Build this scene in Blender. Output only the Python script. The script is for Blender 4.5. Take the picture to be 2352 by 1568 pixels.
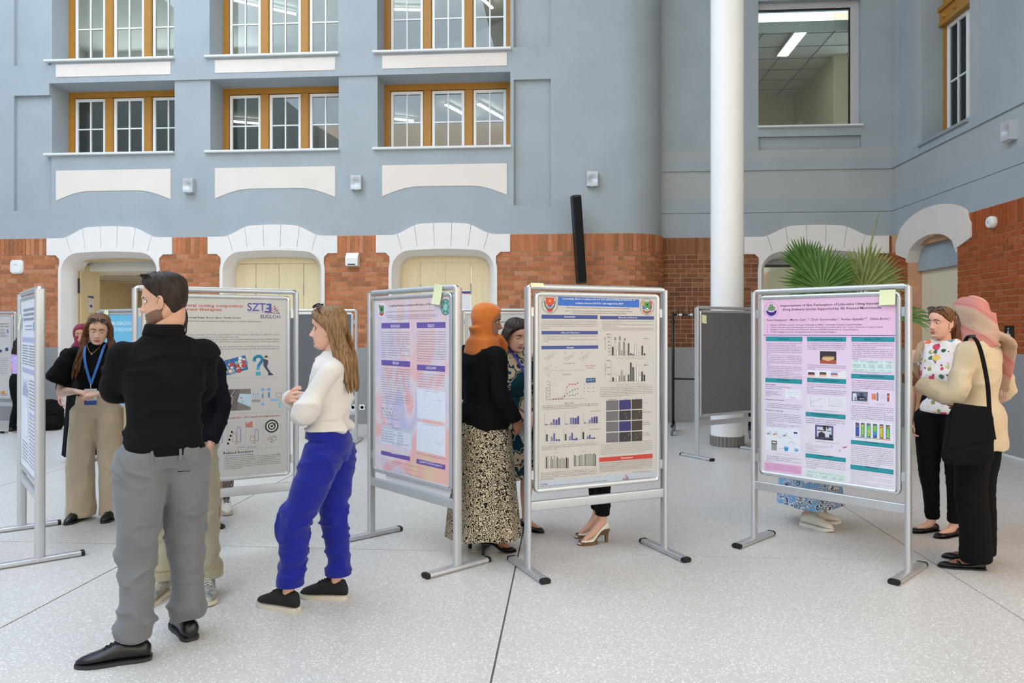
import bpy, bmesh, math, random
import numpy as np
from mathutils import Vector, Matrix, Euler
for _o in list(bpy.data.objects):
    bpy.data.objects.remove(_o)
SC = bpy.context.scene
COL = SC.collection
R = math.radians
# ------------------------------------------------------------------ camera
FPX, CX, HY, CAMH = 1705.0, 1176.0, 760.0, 1.5
YAW = math.atan(124 / 1705.0)
CA, SA = math.cos(YAW), math.sin(YAW)
cam_d = bpy.data.cameras.new('camera')
cam = bpy.data.objects.new('camera', cam_d)
COL.objects.link(cam)
cam.location = (0, 0, CAMH)
cam.rotation_euler = (R(90), 0, YAW)
cam_d.sensor_width = 36.0
cam_d.lens = 36.0 * FPX / 2352.0
cam_d.shift_y = (HY - 784.0) / 2352.0
cam_d.clip_end = 200
SC.camera = cam
# ------------------------------------------------------------------ light
SKY_STRENGTH = 3.4
w = bpy.data.worlds.new('sky'); SC.world = w
w.use_nodes = True
_n, _l = w.node_tree.nodes, w.node_tree.links
_bg = _n['Background']
_bg.inputs[0].default_value = (0.80, 0.96, 1.17, 1)
_bg.inputs[1].default_value = SKY_STRENGTH
sun_d = bpy.data.lights.new('sun', 'SUN'); sun_d.energy = 20.0; sun_d.angle = R(1.5); sun_d.color = (1.0, .85, .62)
sun = bpy.data.objects.new('sun', sun_d); COL.objects.link(sun)
sun.rotation_euler = Vector((.8, -.38, -.5)).to_track_quat('-Z', 'Y').to_euler()
SC.view_settings.view_transform = 'Standard'
SC.view_settings.look = 'None'
SC.view_settings.gamma = 1.0
SC.view_settings.use_curve_mapping = False
SC.view_settings.exposure = 0.0

# ------------------------------------------------------------------ picking helpers (photo pixel -> place in the hall)
def ray(px, py):
    x = (px - CX) / FPX
    return Vector((x * CA - SA, x * SA + CA, -(py - HY) / FPX))
def at(px, py, d):
    r = ray(px, py)
    return Vector((0, 0, CAMH)) + r * d
def gnd(px, py, z=0.0):
    r = ray(px, py); return Vector((0, 0, CAMH)) + r * ((z - CAMH) / r.z)
def onY(px, py, Y):
    r = ray(px, py); return Vector((0, 0, CAMH)) + r * (Y / r.y)
def onX(px, py, X):
    r = ray(px, py); return Vector((0, 0, CAMH)) + r * (X / r.x)

# ------------------------------------------------------------------ materials
def lin(c):
    out = []
    for v in c[:3]:
        v = v / 255.0
        out.append(v / 12.92 if v <= 0.04045 else ((v + 0.055) / 1.055) ** 2.4)
    return tuple(out) + (1.0,)
MATS = {}
def mat(name, col, rough=0.6, metal=0.0, var=0.0, vscale=6.0, bump=0.0, bscale=150.0, spec=0.5, coat=0.0, emit=None, estr=0.0, alpha=1.0, trans=0.0, sheen=0.0, stretch=None, col2=None):
    """Principled material; colour varies with procedural noise, fine relief from a second noise."""
    if name in MATS: return MATS[name]
    m = bpy.data.materials.new(name); m.use_nodes = True
    nt = m.node_tree; n = nt.nodes; l = nt.links
    p = n['Principled BSDF']
    c = lin(col)
    p.inputs['Base Color'].default_value = c
    p.inputs['Roughness'].default_value = rough
    p.inputs['Metallic'].default_value = metal
    p.inputs['Specular IOR Level'].default_value = spec
    p.inputs['Coat Weight'].default_value = coat
    p.inputs['Sheen Weight'].default_value = sheen
    p.inputs['Alpha'].default_value = alpha
    p.inputs['Transmission Weight'].default_value = trans
    if emit is not None:
        p.inputs['Emission Color'].default_value = lin(emit); p.inputs['Emission Strength'].default_value = estr
    if var > 0 or bump > 0 or col2:
        tc = n.new('ShaderNodeTexCoord')
        src = tc.outputs['Object']
        if stretch:
            mp = n.new('ShaderNodeMapping'); mp.inputs['Scale'].default_value = stretch
            l.new(src, mp.inputs[0]); src = mp.outputs[0]
        if var > 0 or col2:
            nz = n.new('ShaderNodeTexNoise'); nz.inputs['Scale'].default_value = vscale; nz.inputs['Detail'].default_value = 5
            l.new(src, nz.inputs[0])
            mx = n.new('ShaderNodeMix'); mx.data_type = 'RGBA'
            rp = n.new('ShaderNodeMapRange'); rp.inputs[1].default_value = 0.3; rp.inputs[2].default_value = 0.7
            l.new(nz.outputs[0], rp.inputs[0]); l.new(rp.outputs[0], mx.inputs[0])
            d = lin(col2) if col2 else tuple(min(1, v * (1 + var)) for v in c[:3]) + (1,)
            mx.inputs[6].default_value = c if col2 else tuple(v * (1 - var) for v in c[:3]) + (1,)
            mx.inputs[7].default_value = d
            l.new(mx.outputs[2], p.inputs['Base Color'])
        if bump > 0:
            nb = n.new('ShaderNodeTexNoise'); nb.inputs['Scale'].default_value = bscale; nb.inputs['Detail'].default_value = 3
            l.new(src, nb.inputs[0])
            bp = n.new('ShaderNodeBump'); bp.inputs['Strength'].default_value = bump; bp.inputs['Distance'].default_value = 0.003
            l.new(nb.outputs[0], bp.inputs['Height']); l.new(bp.outputs[0], p.inputs['Normal'])
    MATS[name] = m
    return m

def ramp_mat(name, stops, build, rough=0.7, bump=0.0, spec=0.4, interp='LINEAR', sheen=0.0):
    """Principled whose colour is a ramp over a factor socket returned by build(nodes, links, objcoord)."""
    if name in MATS: return MATS[name]
    m = bpy.data.materials.new(name); m.use_nodes = True
    nt = m.node_tree; n = nt.nodes; l = nt.links
    p = n['Principled BSDF']; p.inputs['Roughness'].default_value = rough; p.inputs['Specular IOR Level'].default_value = spec
    p.inputs['Sheen Weight'].default_value = sheen
    tc = n.new('ShaderNodeTexCoord')
    f = build(n, l, tc.outputs['Object'])
    cr = n.new('ShaderNodeValToRGB'); cr.color_ramp.interpolation = interp
    el = cr.color_ramp.elements
    while len(el) < len(stops): el.new(0.5)
    for e, (pos, c) in zip(el, stops):
        e.position = pos; e.color = lin(c)
    l.new(f, cr.inputs[0]); l.new(cr.outputs[0], p.inputs['Base Color'])
    if bump:
        bp = n.new('ShaderNodeBump'); bp.inputs['Strength'].default_value = bump; bp.inputs['Distance'].default_value = 0.004
        l.new(f, bp.inputs['Height']); l.new(bp.outputs[0], p.inputs['Normal'])
    MATS[name] = m
    return m

def glass_mat(name, tint=(235, 242, 240), refl=0.03):
    """Thin window pane: mostly see-through with a mirror-like share by angle."""
    if name in MATS: return MATS[name]
    m = bpy.data.materials.new(name); m.use_nodes = True
    nt = m.node_tree; n = nt.nodes; l = nt.links
    n.remove(n['Principled BSDF'])
    t = n.new('ShaderNodeBsdfTransparent'); t.inputs[0].default_value = lin(tint)
    g = n.new('ShaderNodeBsdfGlossy'); g.inputs['Roughness'].default_value = 0.01
    lw = n.new('ShaderNodeFresnel'); lw.inputs[0].default_value = 1.5
    ad = n.new('ShaderNodeMath'); ad.operation = 'ADD'; ad.inputs[1].default_value = refl; ad.use_clamp = True
    mx = n.new('ShaderNodeMixShader')
    l.new(lw.outputs[0], ad.inputs[0]); l.new(ad.outputs[0], mx.inputs[0])
    l.new(t.outputs[0], mx.inputs[1]); l.new(g.outputs[0], mx.inputs[2])
    l.new(mx.outputs[0], n['Material Output'].inputs[0])
    MATS[name] = m
    return m

# ------------------------------------------------------------------ mesh building
class MB:
    def __init__(self): self.v = []; self.f = []; self.m = []
    def add(self, vs, fs, mi=0):
        b = len(self.v)
        self.v.extend([tuple(p) for p in vs])
        for f in fs: self.f.append(tuple(i + b for i in f)); self.m.append(mi)
        return self
    def merge(self, o, mi=None):
        b = len(self.v); self.v.extend(o.v)
        for f, k in zip(o.f, o.m): self.f.append(tuple(i + b for i in f)); self.m.append(k if mi is None else mi)
        return self
    def box(self, a, b, mi=0):
        x0, y0, z0 = [min(p, q) for p, q in zip(a, b)]; x1, y1, z1 = [max(p, q) for p, q in zip(a, b)]
        return self.add([(x0,y0,z0),(x1,y0,z0),(x1,y1,z0),(x0,y1,z0),(x0,y0,z1),(x1,y0,z1),(x1,y1,z1),(x0,y1,z1)],
                        [(0,3,2,1),(4,5,6,7),(0,1,5,4),(1,2,6,5),(2,3,7,6),(3,0,4,7)], mi)
    def cbox(self, a, b, ch=0.004, mi=0):
        """box with chamfered edges"""
        x0, y0, z0 = [min(p, q) for p, q in zip(a, b)]; x1, y1, z1 = [max(p, q) for p, q in zip(a, b)]
        c = min(ch, (x1-x0)*.45, (y1-y0)*.45, (z1-z0)*.45)
        bm = bmesh.new()
        bmesh.ops.create_cube(bm, size=1.0)
        for v in bm.verts:
            v.co = Vector(((x0+x1)/2+v.co.x*(x1-x0), (y0+y1)/2+v.co.y*(y1-y0), (z0+z1)/2+v.co.z*(z1-z0)))
        bmesh.ops.bevel(bm, geom=bm.edges[:], offset=c, segments=1, affect='EDGES', profile=.5)
        bm.verts.index_update()
        self.add([tuple(v.co) for v in bm.verts], [tuple(v.index for v in f.verts) for f in bm.faces], mi)
        bm.free(); return self
    def prism(self, poly, fn, d0, d1, mi=0):
        """poly: list of 2-D points; fn(a,b,d)->3-D; extruded from d0 to d1"""
        n = len(poly)
        vs = [fn(a, b, d0) for a, b in poly] + [fn(a, b, d1) for a, b in poly]
        fs = [tuple(range(n)), tuple(range(2*n-1, n-1, -1))]
        fs += [(i, i+n, (i+1) % n + n, (i+1) % n) for i in range(n)]
        return self.add(vs, fs, mi)
    def rings(self, rs, closed=True, cap=True, mi=0):
        """loft through rings of equal point count"""
        n = len(rs[0]); vs = [p for r in rs for p in r]; fs = []
        for k in range(len(rs)-1):
            for i in range(n if closed else n-1):
                j = (i+1) % n
                fs.append((k*n+i, k*n+j, (k+1)*n+j, (k+1)*n+i))
        if cap and closed:
            fs.append(tuple(range(n-1, -1, -1))); fs.append(tuple(range((len(rs)-1)*n, len(rs)*n)))
        return self.add(vs, fs, mi)
    def tube(self, pts, rad, n=8, mi=0, side=None, cap=True, power=2.0):
        """tube along points; rad: one number, list, or list of (ra, rb) with ra along 'side'"""
        pts = [Vector(p) for p in pts]; k = len(pts)
        if not isinstance(rad, (list, tuple)): rad = [rad]*k
        rs = []; prev = Vector(side) if side is not None else None
        for i, p in enumerate(pts):
            t = (pts[min(i+1, k-1)] - pts[max(i-1, 0)])
            t = t.normalized() if t.length > 1e-9 else Vector((0, 0, 1))
            if prev is None:
                prev = t.cross(Vector((0, 0, 1)))
                if prev.length < 0.1: prev = t.cross(Vector((0, 1, 0)))
            a = (prev - t*prev.dot(t)); a = a.normalized() if a.length > 1e-6 else t.orthogonal().normalized()
            b = t.cross(a)
            if side is None: prev = a
            ra, rb = rad[i] if isinstance(rad[i], (list, tuple)) else (rad[i], rad[i])
            ring = []
            for q in range(n):
                th = 2*math.pi*q/n; c, s = math.cos(th), math.sin(th)
                if power != 2.0:
                    c = math.copysign(abs(c)**(2/power), c); s = math.copysign(abs(s)**(2/power), s)
                ring.append(p + a*(ra*c) + b*(rb*s))
            rs.append(ring)
        return self.rings(rs, cap=cap, mi=mi)
    def lathe(self, prof, c, n=24, mi=0, axis='z'):
        rs = []
        for r, h in prof:
            ring = []
            for q in range(n):
                th = 2*math.pi*q/n
                x, y = r*math.cos(th), r*math.sin(th)
                ring.append((c[0]+x, c[1]+y, c[2]+h) if axis == 'z' else ((c[0]+x, c[1]-h, c[2]+y) if axis == 'y' else (c[0]+h, c[1]+x, c[2]+y)))
            rs.append(ring)
        return self.rings(rs, mi=mi)
    def ell(self, c, r, nu=16, nv=10, mi=0):
        vs = [(c[0], c[1], c[2]-r[2])]; fs = []
        for i in range(1, nv):
            ph = -math.pi/2 + math.pi*i/nv
            for j in range(nu):
                th = 2*math.pi*j/nu
                vs.append((c[0]+r[0]*math.cos(ph)*math.cos(th), c[1]+r[1]*math.cos(ph)*math.sin(th), c[2]+r[2]*math.sin(ph)))
        vs.append((c[0], c[1], c[2]+r[2])); t = len(vs)-1
        for j in range(nu):
            k = (j+1) % nu
            fs.append((0, 1+k, 1+j)); fs.append((t, 1+(nv-2)*nu+j, 1+(nv-2)*nu+k))
            for i in range(nv-2):
                a = 1+i*nu; fs.append((a+j, a+k, a+nu+k, a+nu+j))
        return self.add(vs, fs, mi)
    def xf(self, M):
        self.v = [tuple(M @ Vector(p)) for p in self.v]; return self
    def mesh(self, name, mats, smooth=None):
        me = bpy.data.meshes.new(name)
        me.from_pydata(self.v, [], self.f)
        for m in (mats if isinstance(mats, (list, tuple)) else [mats]): me.materials.append(m)
        if isinstance(mats, (list, tuple)) and len(mats) > 1: me.polygons.foreach_set('material_index', self.m)
        if smooth is not None:
            me.polygons.foreach_set('use_smooth', [True]*len(me.polygons))
            if smooth < 180: me.set_sharp_from_angle(angle=R(smooth))
        me.update()
        return me
    def build(self, name, mats, parent=None, smooth=None):
        return link(name, self.mesh(name, mats, smooth), parent)
def link(name, data, parent=None):
    o = bpy.data.objects.new(name, data); COL.objects.link(o)
    if parent is not None: o.parent = parent
    return o
def tag(o, label=None, cat=None, group=None, kind=None):
    if label: o['label'] = label
    if cat: o['category'] = cat
    if group: o['group'] = group
    if kind: o['kind'] = kind
    return o
def empty(name, loc=(0, 0, 0), rz=0.0):
    o = bpy.data.objects.new(name, None); COL.objects.link(o)
    o.empty_display_size = 0.1
    o.location = loc; o.rotation_euler = (0, 0, rz); return o
def copy_tree(o, parent=None):
    c = o.copy(); COL.objects.link(c); c.parent = parent
    for ch in [x for x in KIDS.get(o.name, [])]: copy_tree(ch, c)
    return c
KIDS = {}
def index_kids(o):
    KIDS[o.name] = list(o.children)
    for c in o.children: index_kids(c)
def fXZ(Y): return lambda a, b, d: (a, Y + d, b)
# ------------------------------------------------------------------ setting: materials
def plaster(name, col, var=0.05, bump=0.5):
    return mat(name, col, rough=0.9, var=var, vscale=1.6, bump=bump, bscale=90, spec=0.2)
M_blue = plaster('plaster_blue', (166, 175, 180))
M_bluel = plaster('plaster_blue_light', (174, 178, 178))
M_cream = plaster('plaster_cream', (232, 222, 212), 0.03)
M_white = plaster('plaster_white', (236, 232, 228), 0.02, 0.2)
M_beige = plaster('plaster_beige', (228, 214, 184), 0.03, 0.1)
M_greige = plaster('plaster_greige', (205, 200, 188), 0.03, 0.1)
M_greyp = plaster('plaster_grey', (150, 150, 150), 0.03, 0.1)
M_ceil = plaster('ceiling_white', (238, 236, 230), 0.02, 0.05)
M_ochre = mat('ochre_paint', (176, 122, 38), rough=0.45, var=0.06, vscale=8, bump=0.1)
M_wpaint = mat('white_paint', (240, 240, 238), rough=0.35, var=0.02)
M_sill = mat('sill_metal', (225, 226, 226), rough=0.4, var=0.03)
M_black = mat('black_metal', (16, 16, 17), rough=0.45, var=0.1)
M_glass = glass_mat('window_glass')
M_dark = mat('rubber_black', (14, 14, 15), rough=0.6, var=0.1)
M_led_fill = mat('led_fill', (255, 255, 255), emit=(255, 246, 228), estr=16.0)
M_led = mat('led_strip', (255, 255, 255), emit=(255, 252, 244), estr=14.0)
M_plinth = ramp_mat('granite_grey', [(0.3, (128, 128, 128)), (0.5, (152, 152, 152)), (0.68, (176, 176, 175))],
    lambda n, l, s: (lambda z: (l.new(s, z.inputs[0]), z.outputs[0])[1])(next(iter([(lambda q: (setattr(q.inputs['Scale'], 'default_value', 160), setattr(q.inputs['Detail'], 'default_value', 2), q)[2])(n.new('ShaderNodeTexNoise'))]))), rough=0.75)
M_wood = mat('maple_wood', (232, 214, 172), rough=0.5, var=0.05, vscale=3, stretch=(6, 6, 0.5), bump=0.05)
M_wood2 = mat('maple_edge', (205, 180, 134), rough=0.5, var=0.06, vscale=3, stretch=(6, 6, 0.5))
def brick_material(name, stops):
    m = bpy.data.materials.new(name); m.use_nodes = True
    n = m.node_tree.nodes; l = m.node_tree.links; p = n['Principled BSDF']; p.inputs['Roughness'].default_value = 0.85
    p.inputs['Specular IOR Level'].default_value = 0.25
    oi = n.new('ShaderNodeObjectInfo'); ge = n.new('ShaderNodeNewGeometry')
    ad = n.new('ShaderNodeMath'); ad.operation = 'ADD'; fr = n.new('ShaderNodeMath'); fr.operation = 'FRACT'
    l.new(oi.outputs['Random'], ad.inputs[0]); l.new(ge.outputs['Random Per Island'], ad.inputs[1]); l.new(ad.outputs[0], fr.inputs[0])
    nz = n.new('ShaderNodeTexNoise'); nz.inputs['Scale'].default_value = 1.1; nz.inputs['Detail'].default_value = 4
    l.new(ge.outputs['Position'], nz.inputs[0])
    a2 = n.new('ShaderNodeMath'); a2.operation = 'MULTIPLY_ADD'; a2.inputs[1].default_value = 0.55
    s2 = n.new('ShaderNodeMath'); s2.operation = 'MULTIPLY'; s2.inputs[1].default_value = 0.55
    l.new(nz.outputs[0], s2.inputs[0]); l.new(fr.outputs[0], a2.inputs[0]); l.new(s2.outputs[0], a2.inputs[2])
    cr = n.new('ShaderNodeValToRGB'); el = cr.color_ramp.elements
    for _ in range(3): el.new(0.5)
    for e, (q, c) in zip(el, stops):
        e.position = q; e.color = lin(c)
    l.new(a2.outputs[0], cr.inputs[0])
    n2 = n.new('ShaderNodeTexNoise'); n2.inputs['Scale'].default_value = 22; n2.inputs['Detail'].default_value = 6
    l.new(ge.outputs['Position'], n2.inputs[0])
    mx = n.new('ShaderNodeMix'); mx.data_type = 'RGBA'; mx.blend_type = 'MULTIPLY'; mx.inputs[0].default_value = 0.55
    gr = n.new('ShaderNodeValToRGB'); gr.color_ramp.elements[0].position = 0.3; gr.color_ramp.elements[0].color = (0.6, 0.58, 0.56, 1); gr.color_ramp.elements[1].position = 0.6
    l.new(n2.outputs[0], gr.inputs[0]); l.new(cr.outputs[0], mx.inputs[6]); l.new(gr.outputs[0], mx.inputs[7]); l.new(mx.outputs[2], p.inputs['Base Color'])
    bp = n.new('ShaderNodeBump'); bp.inputs['Strength'].default_value = 0.5; bp.inputs['Distance'].default_value = 0.004
    l.new(n2.outputs[0], bp.inputs['Height']); l.new(bp.outputs[0], p.inputs['Normal'])
    return m
M_brick = brick_material('brick_clay', [(0.1, (140, 98, 70)), (0.32, (172, 112, 76)), (0.5, (190, 118, 78)), (0.68, (200, 128, 88)), (0.9, (206, 146, 110))])
M_brick_shaded = brick_material('brick_clay_shaded', [(0.1, (104, 74, 50)), (0.32, (126, 82, 54)), (0.5, (138, 88, 58)), (0.68, (148, 96, 64)), (0.9, (160, 112, 80))])  # alcove copy of the brick, with the recess shade put into its colours
M_brick2 = brick_material('brick_clay_new', [(0.1, (150, 82, 44)), (0.32, (164, 84, 42)), (0.5, (172, 88, 44)), (0.68, (178, 92, 48)), (0.9, (184, 104, 62))])
M_mortar = mat('mortar', (196, 170, 146), rough=0.95, var=0.12, vscale=5, bump=0.4, bscale=120)
def terrazzo():
    m = bpy.data.materials.new('terrazzo'); m.use_nodes = True
    n = m.node_tree.nodes; l = m.node_tree.links; p = n['Principled BSDF']
    p.inputs['Roughness'].default_value = 0.33; p.inputs['Specular IOR Level'].default_value = 0.45
    tc = n.new('ShaderNodeTexCoord')
    def chips(scale, lo, hi):
        v = n.new('ShaderNodeTexVoronoi'); v.inputs['Scale'].default_value = scale; v.inputs['Randomness'].default_value = 1
        l.new(tc.outputs['Object'], v.inputs[0])
        mr = n.new('ShaderNodeMapRange'); mr.inputs[1].default_value = lo; mr.inputs[2].default_value = hi; mr.inputs[3].default_value = 1; mr.inputs[4].default_value = 0
        l.new(v.outputs['Distance'], mr.inputs[0])
        return v, mr
    v1, f1 = chips(75, 0.28, 0.4)
    v2, f2 = chips(140, 0.25, 0.4)
    base = n.new('ShaderNodeTexNoise'); base.inputs['Scale'].default_value = 1.2; base.inputs['Detail'].default_value = 4
    l.new(tc.outputs['Object'], base.inputs[0])
    b = n.new('ShaderNodeMix'); b.data_type = 'RGBA'; l.new(base.outputs[0], b.inputs[0])
    b.inputs[6].default_value = lin((196, 192, 187)); b.inputs[7].default_value = lin((206, 203, 199))
    cr = n.new('ShaderNodeValToRGB'); cr.color_ramp.elements[0].color = lin((182, 176, 170)); cr.color_ramp.elements[1].color = lin((238, 236, 233))
    cr.color_ramp.elements[0].position = 0.25; cr.color_ramp.elements[1].position = 0.55
    l.new(v1.outputs['Color'], cr.inputs[0])
    mx = n.new('ShaderNodeMix'); mx.data_type = 'RGBA'; l.new(f1.outputs[0], mx.inputs[0]); l.new(b.outputs[2], mx.inputs[6]); l.new(cr.outputs[0], mx.inputs[7])
    cr2 = n.new('ShaderNodeValToRGB'); cr2.color_ramp.elements[0].color = lin((176, 170, 164)); cr2.color_ramp.elements[1].color = lin((230, 228, 224))
    l.new(v2.outputs['Color'], cr2.inputs[0])
    mx2 = n.new('ShaderNodeMix'); mx2.data_type = 'RGBA'
    h = n.new('ShaderNodeMath'); h.operation = 'MULTIPLY'; h.inputs[1].default_value = 0.6
    l.new(f2.outputs[0], h.inputs[0]); l.new(h.outputs[0], mx2.inputs[0]); l.new(mx.outputs[2], mx2.inputs[6]); l.new(cr2.outputs[0], mx2.inputs[7])
    l.new(mx2.outputs[2], p.inputs['Base Color'])
    return m
M_floor = terrazzo()
M_joint = mat('joint_filler', (104, 100, 96), rough=0.8, var=0.1)

def struct(name, mb, mats, label=None, cat=None, parent=None, smooth=None):
    o = mb.build(name, mats, parent, smooth)
    o['kind'] = 'structure'
    if label: o['label'] = label
    if cat and parent is None: o['category'] = cat
    return o

# ------------------------------------------------------------------ floor: big terrazzo slabs with open joints
Y0 = 11.87; REC = 0.66; Y1 = Y0 + REC
YB = Y0 - 0.04; YB1 = Y1 - 0.04
XL = -11.5; YN = -9.0
XR = onY(2050, 400, Y1).x
floor = struct('floor', MB().box((XL, YN, -0.2), (XR+4.5, Y1+8, -0.006)), M_joint, 'pale speckled terrazzo floor of large slabs with dark joints', 'floor')
jx = [XL, -8.09, -5.47, -2.85, -0.32, 2.37, 4.99, XR+4.5]; jy = [YN, -5.2, -0.1, 5.02, 10.1, Y1+8]
for i in range(len(jx)-1):
    for j in range(len(jy)-1):
        struct('floor_slab', MB().box((jx[i]+.005, jy[j]+.005, -0.05), (jx[i+1]-.005, jy[j+1]-.005, 0.0)), M_floor, parent=floor)

# ------------------------------------------------------------------ back wall
C3 = [onY(255, 0, Y0).x, onY(628, 0, Y0).x, onY(1018, 0, Y0).x]
ZTOP = 11.0
zsill_l = onY(482, 347, Y0).z; zhead_l = onY(482, 182, Y0).z; zsill_u = onY(482, 129, Y0).z; zhead_u = zsill_u + 2.2
WH = 1.085
XK = onY(1432, 0, Y0).x
XNL0, XNL1 = onY(32, 0, Y0).x, onY(118, 0, Y0).x
XNR0, XNR1 = onY(1180, 0, Y0).x, onY(1265, 0, Y0).x
ZW = 3.05
xs = sorted([XL, XNL0, XNL1, XNR0, XNR1, XK] + [c-WH for c in C3] + [c+WH for c in C3])
zn = [onY(70, 484, Y0).z, onY(70, 219, Y0).z, onY(70, 151, Y0).z]; zr = [onY(1220, 471, Y0).z, onY(1220, 182, Y0).z, onY(1220, 108, Y0).z]
zs = sorted([ZW, zsill_l, zhead_l, zsill_u, zhead_u, ZTOP] + zn + zr)
wb = MB()
def cell_depth(x, z):
    for c in C3:
        if c-WH < x < c+WH:
            if zsill_l < z < zhead_l or zsill_u < z < zhead_u: return None
    if XNL0 < x < XNL1 and (zn[0] < z < zn[1] or zn[2] < z < zhead_u): return 0.07
    if XNR0 < x < XNR1 and (zr[0] < z < zr[1] or zr[2] < z < zhead_u): return 0.07
    if C3[0] < x < C3[2] and zsill_l < z < zhead_l: return 0.03
    return 0.0
for i in range(len(xs)-1):
    if xs[i+1]-xs[i] < 1e-4: continue
    k = 0
    while k < len(zs)-1:
        d = cell_depth((xs[i]+xs[i+1])/2, (zs[k]+zs[k+1])/2); k2 = k
        while k2+1 < len(zs)-1 and cell_depth((xs[i]+xs[i+1])/2, (zs[k2+1]+zs[k2+2])/2) == d: k2 += 1
        if d is not None: wb.box((xs[i], Y0+d, zs[k]), (xs[i+1], Y0+0.62, zs[k2+1]))
        k = k2+1
# rounded plaster corner
def arcpts(x0, yc, r, n=14, a0=0, a1=90):
    return [(x0 + r*math.sin(R(a0+(a1-a0)*i/n)), yc - r*math.cos(R(a0+(a1-a0)*i/n))) for i in range(n+1)]
pc = arcpts(XK, Y1, REC)
poly = pc + [(XK, Y1)]
wb.add([(x, y, ZW) for x, y in pc] + [(x, y, ZTOP) for x, y in pc], [(i, i+1, i+1+len(pc), i+len(pc)) for i in range(len(pc)-1)])
wall_back = struct('wall_back', wb, M_blue, 'tall blue plaster wall with two rows of windows over brick', 'wall', smooth=35)
# groove lines that run along the wall
def relief(name, px0, py0, px1, py1, Y, m, parent, d=0.012, z0=None, z1=None):
    a = onY(px0, py0, Y); b = onY(px1, py1, Y)
    return struct(name, MB().box((a.x, Y-d, z0 if z0 else a.z), (b.x, Y+.01, z1 if z1 else b.z)), m, parent=parent)
for c, (pu0, pu1, pl0, pl1) in zip(C3, [((129, 155), (392, 171), 391, 461), ((494, 139), (770, 160), 386, 455), ((878, 127), (1164, 147), 376, 449)]):
    x0 = onY(pu0[0], 0, Y0).x; x1 = onY(pu1[0], 0, Y0).x
    zt = onY(494, 139, Y0).z; zb = onY(494, 168, Y0).z
    struct('cream_panel', MB().box((x0, Y0-.008, zb), (x1, Y0+.02, zt)), M_cream, parent=wall_back)
    zt = onY(494, 386, Y0).z; zb = onY(494, 456, Y0).z; zm = onY(600, 433, Y0).z
    pts = [(x0, zt), (x0, zb)]
    n = 8; L = x1-x0
    for q in range(1, n): t = q/n; pts.append((x0 + L*.30*t, zb + (zm-zb)*math.sin(t*math.pi/2)))
    pts += [(x0+L*.30, zm), (x1-L*.30, zm)]
    for q in range(n-1, 0, -1): t = q/n; pts.append((x1 - L*.30*t, zb + (zm-zb)*math.sin(t*math.pi/2)))
    pts += [(x1, zb), (x1, zt)]
    struct('cream_panel', MB().prism(pts, fXZ(Y0), -.008, .02), M_cream, parent=wall_back)

# ------------------------------------------------------------------ windows
def casement(parent, x0, x1, z0, z1, Y, cols, rows):
    t = 0.05; b = 0.022; D = 0.05
    mb = MB()
    for a, c in (((x0, z0), (x0+t, z1)), ((x1-t, z0), (x1, z1)), ((x0+t, z0), (x1-t, z0+t)), ((x0+t, z1-t), (x1-t, z1))):
        mb.cbox((a[0], Y-D/2, a[1]), (c[0], Y+D/2, c[1]), .006)
    o = struct('casement', mb, M_wpaint, parent=parent)
    xi = [x0+t+(x1-x0-2*t)*k/cols for k in range(cols+1)]; zi = [z0+t] + [z0+t+(z1-z0-2*t)*k/rows for k in range(1, rows)] + [z1-t]
    for k in range(1, cols): struct('glazing_bar', MB().box((xi[k]-b/2, Y-.02, z0+t), (xi[k]+b/2, Y+.02, z1-t)), M_wpaint, parent=o)
    for k in range(1, rows): struct('glazing_bar', MB().box((x0+t, Y-.018, zi[k]-b/2), (x1-t, Y+.018, zi[k]+b/2)), M_wpaint, parent=o)
    for i in range(cols):
        for k in range(rows):
            struct('pane', MB().box((xi[i], Y-.003, zi[k]), (xi[i+1], Y+.003, zi[k+1])), M_glass, parent=o)
wn = 0
YW = Y0 + 0.54
for row in range(2):
    for bi, c in enumerate(C3):
        wn += 1
        z0, z1 = ((zsill_l, zhead_l), (zsill_u, zhead_u))[row]
        x0, x1 = c-WH, c+WH
        fr = MB()
        cw = (2*WH - 0.10*2 - 0.14*2)/3
        fr.box((x0, YW-.05, z0), (x0+.10, YW+.05, z1)); fr.box((x1-.10, YW-.05, z0), (x1, YW+.05, z1))
        fr.box((x0+.10, YW-.05, z1-.10), (x1-.10, YW+.05, z1)); fr.box((x0+.10, YW-.05, z0), (x1-.10, YW+.05, z0+.03))
        for k in range(2):
            xx = x0+.10+cw*(k+1)+.14*k
            fr.cbox((xx, YW-.06, z0), (xx+.14, YW+.05, z1-.10), .012)
        lab = '%s row window with ochre frame above the %s arched doorway' % (('lower', 'upper')[row], ('left', 'second', 'third')[bi])
        wo = struct('window_%d' % wn, fr, M_ochre, lab, 'window')
        struct('sill', MB().cbox((x0-.07, Y0-.06, z0-.035), (x1+.02, YW, z0+.004), .008), M_sill, parent=wo)
        for k in range(3):
            xx = x0+.10+(cw+.14)*k
            if row == 0: casement(wo, xx+.004, xx+cw-.004, z0+.02, z1-.11, YW, 2, 2)
            else: casement(wo, xx+.004, xx+cw-.004, z0+.02, z1-.11, YW, 2, 3)

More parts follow.
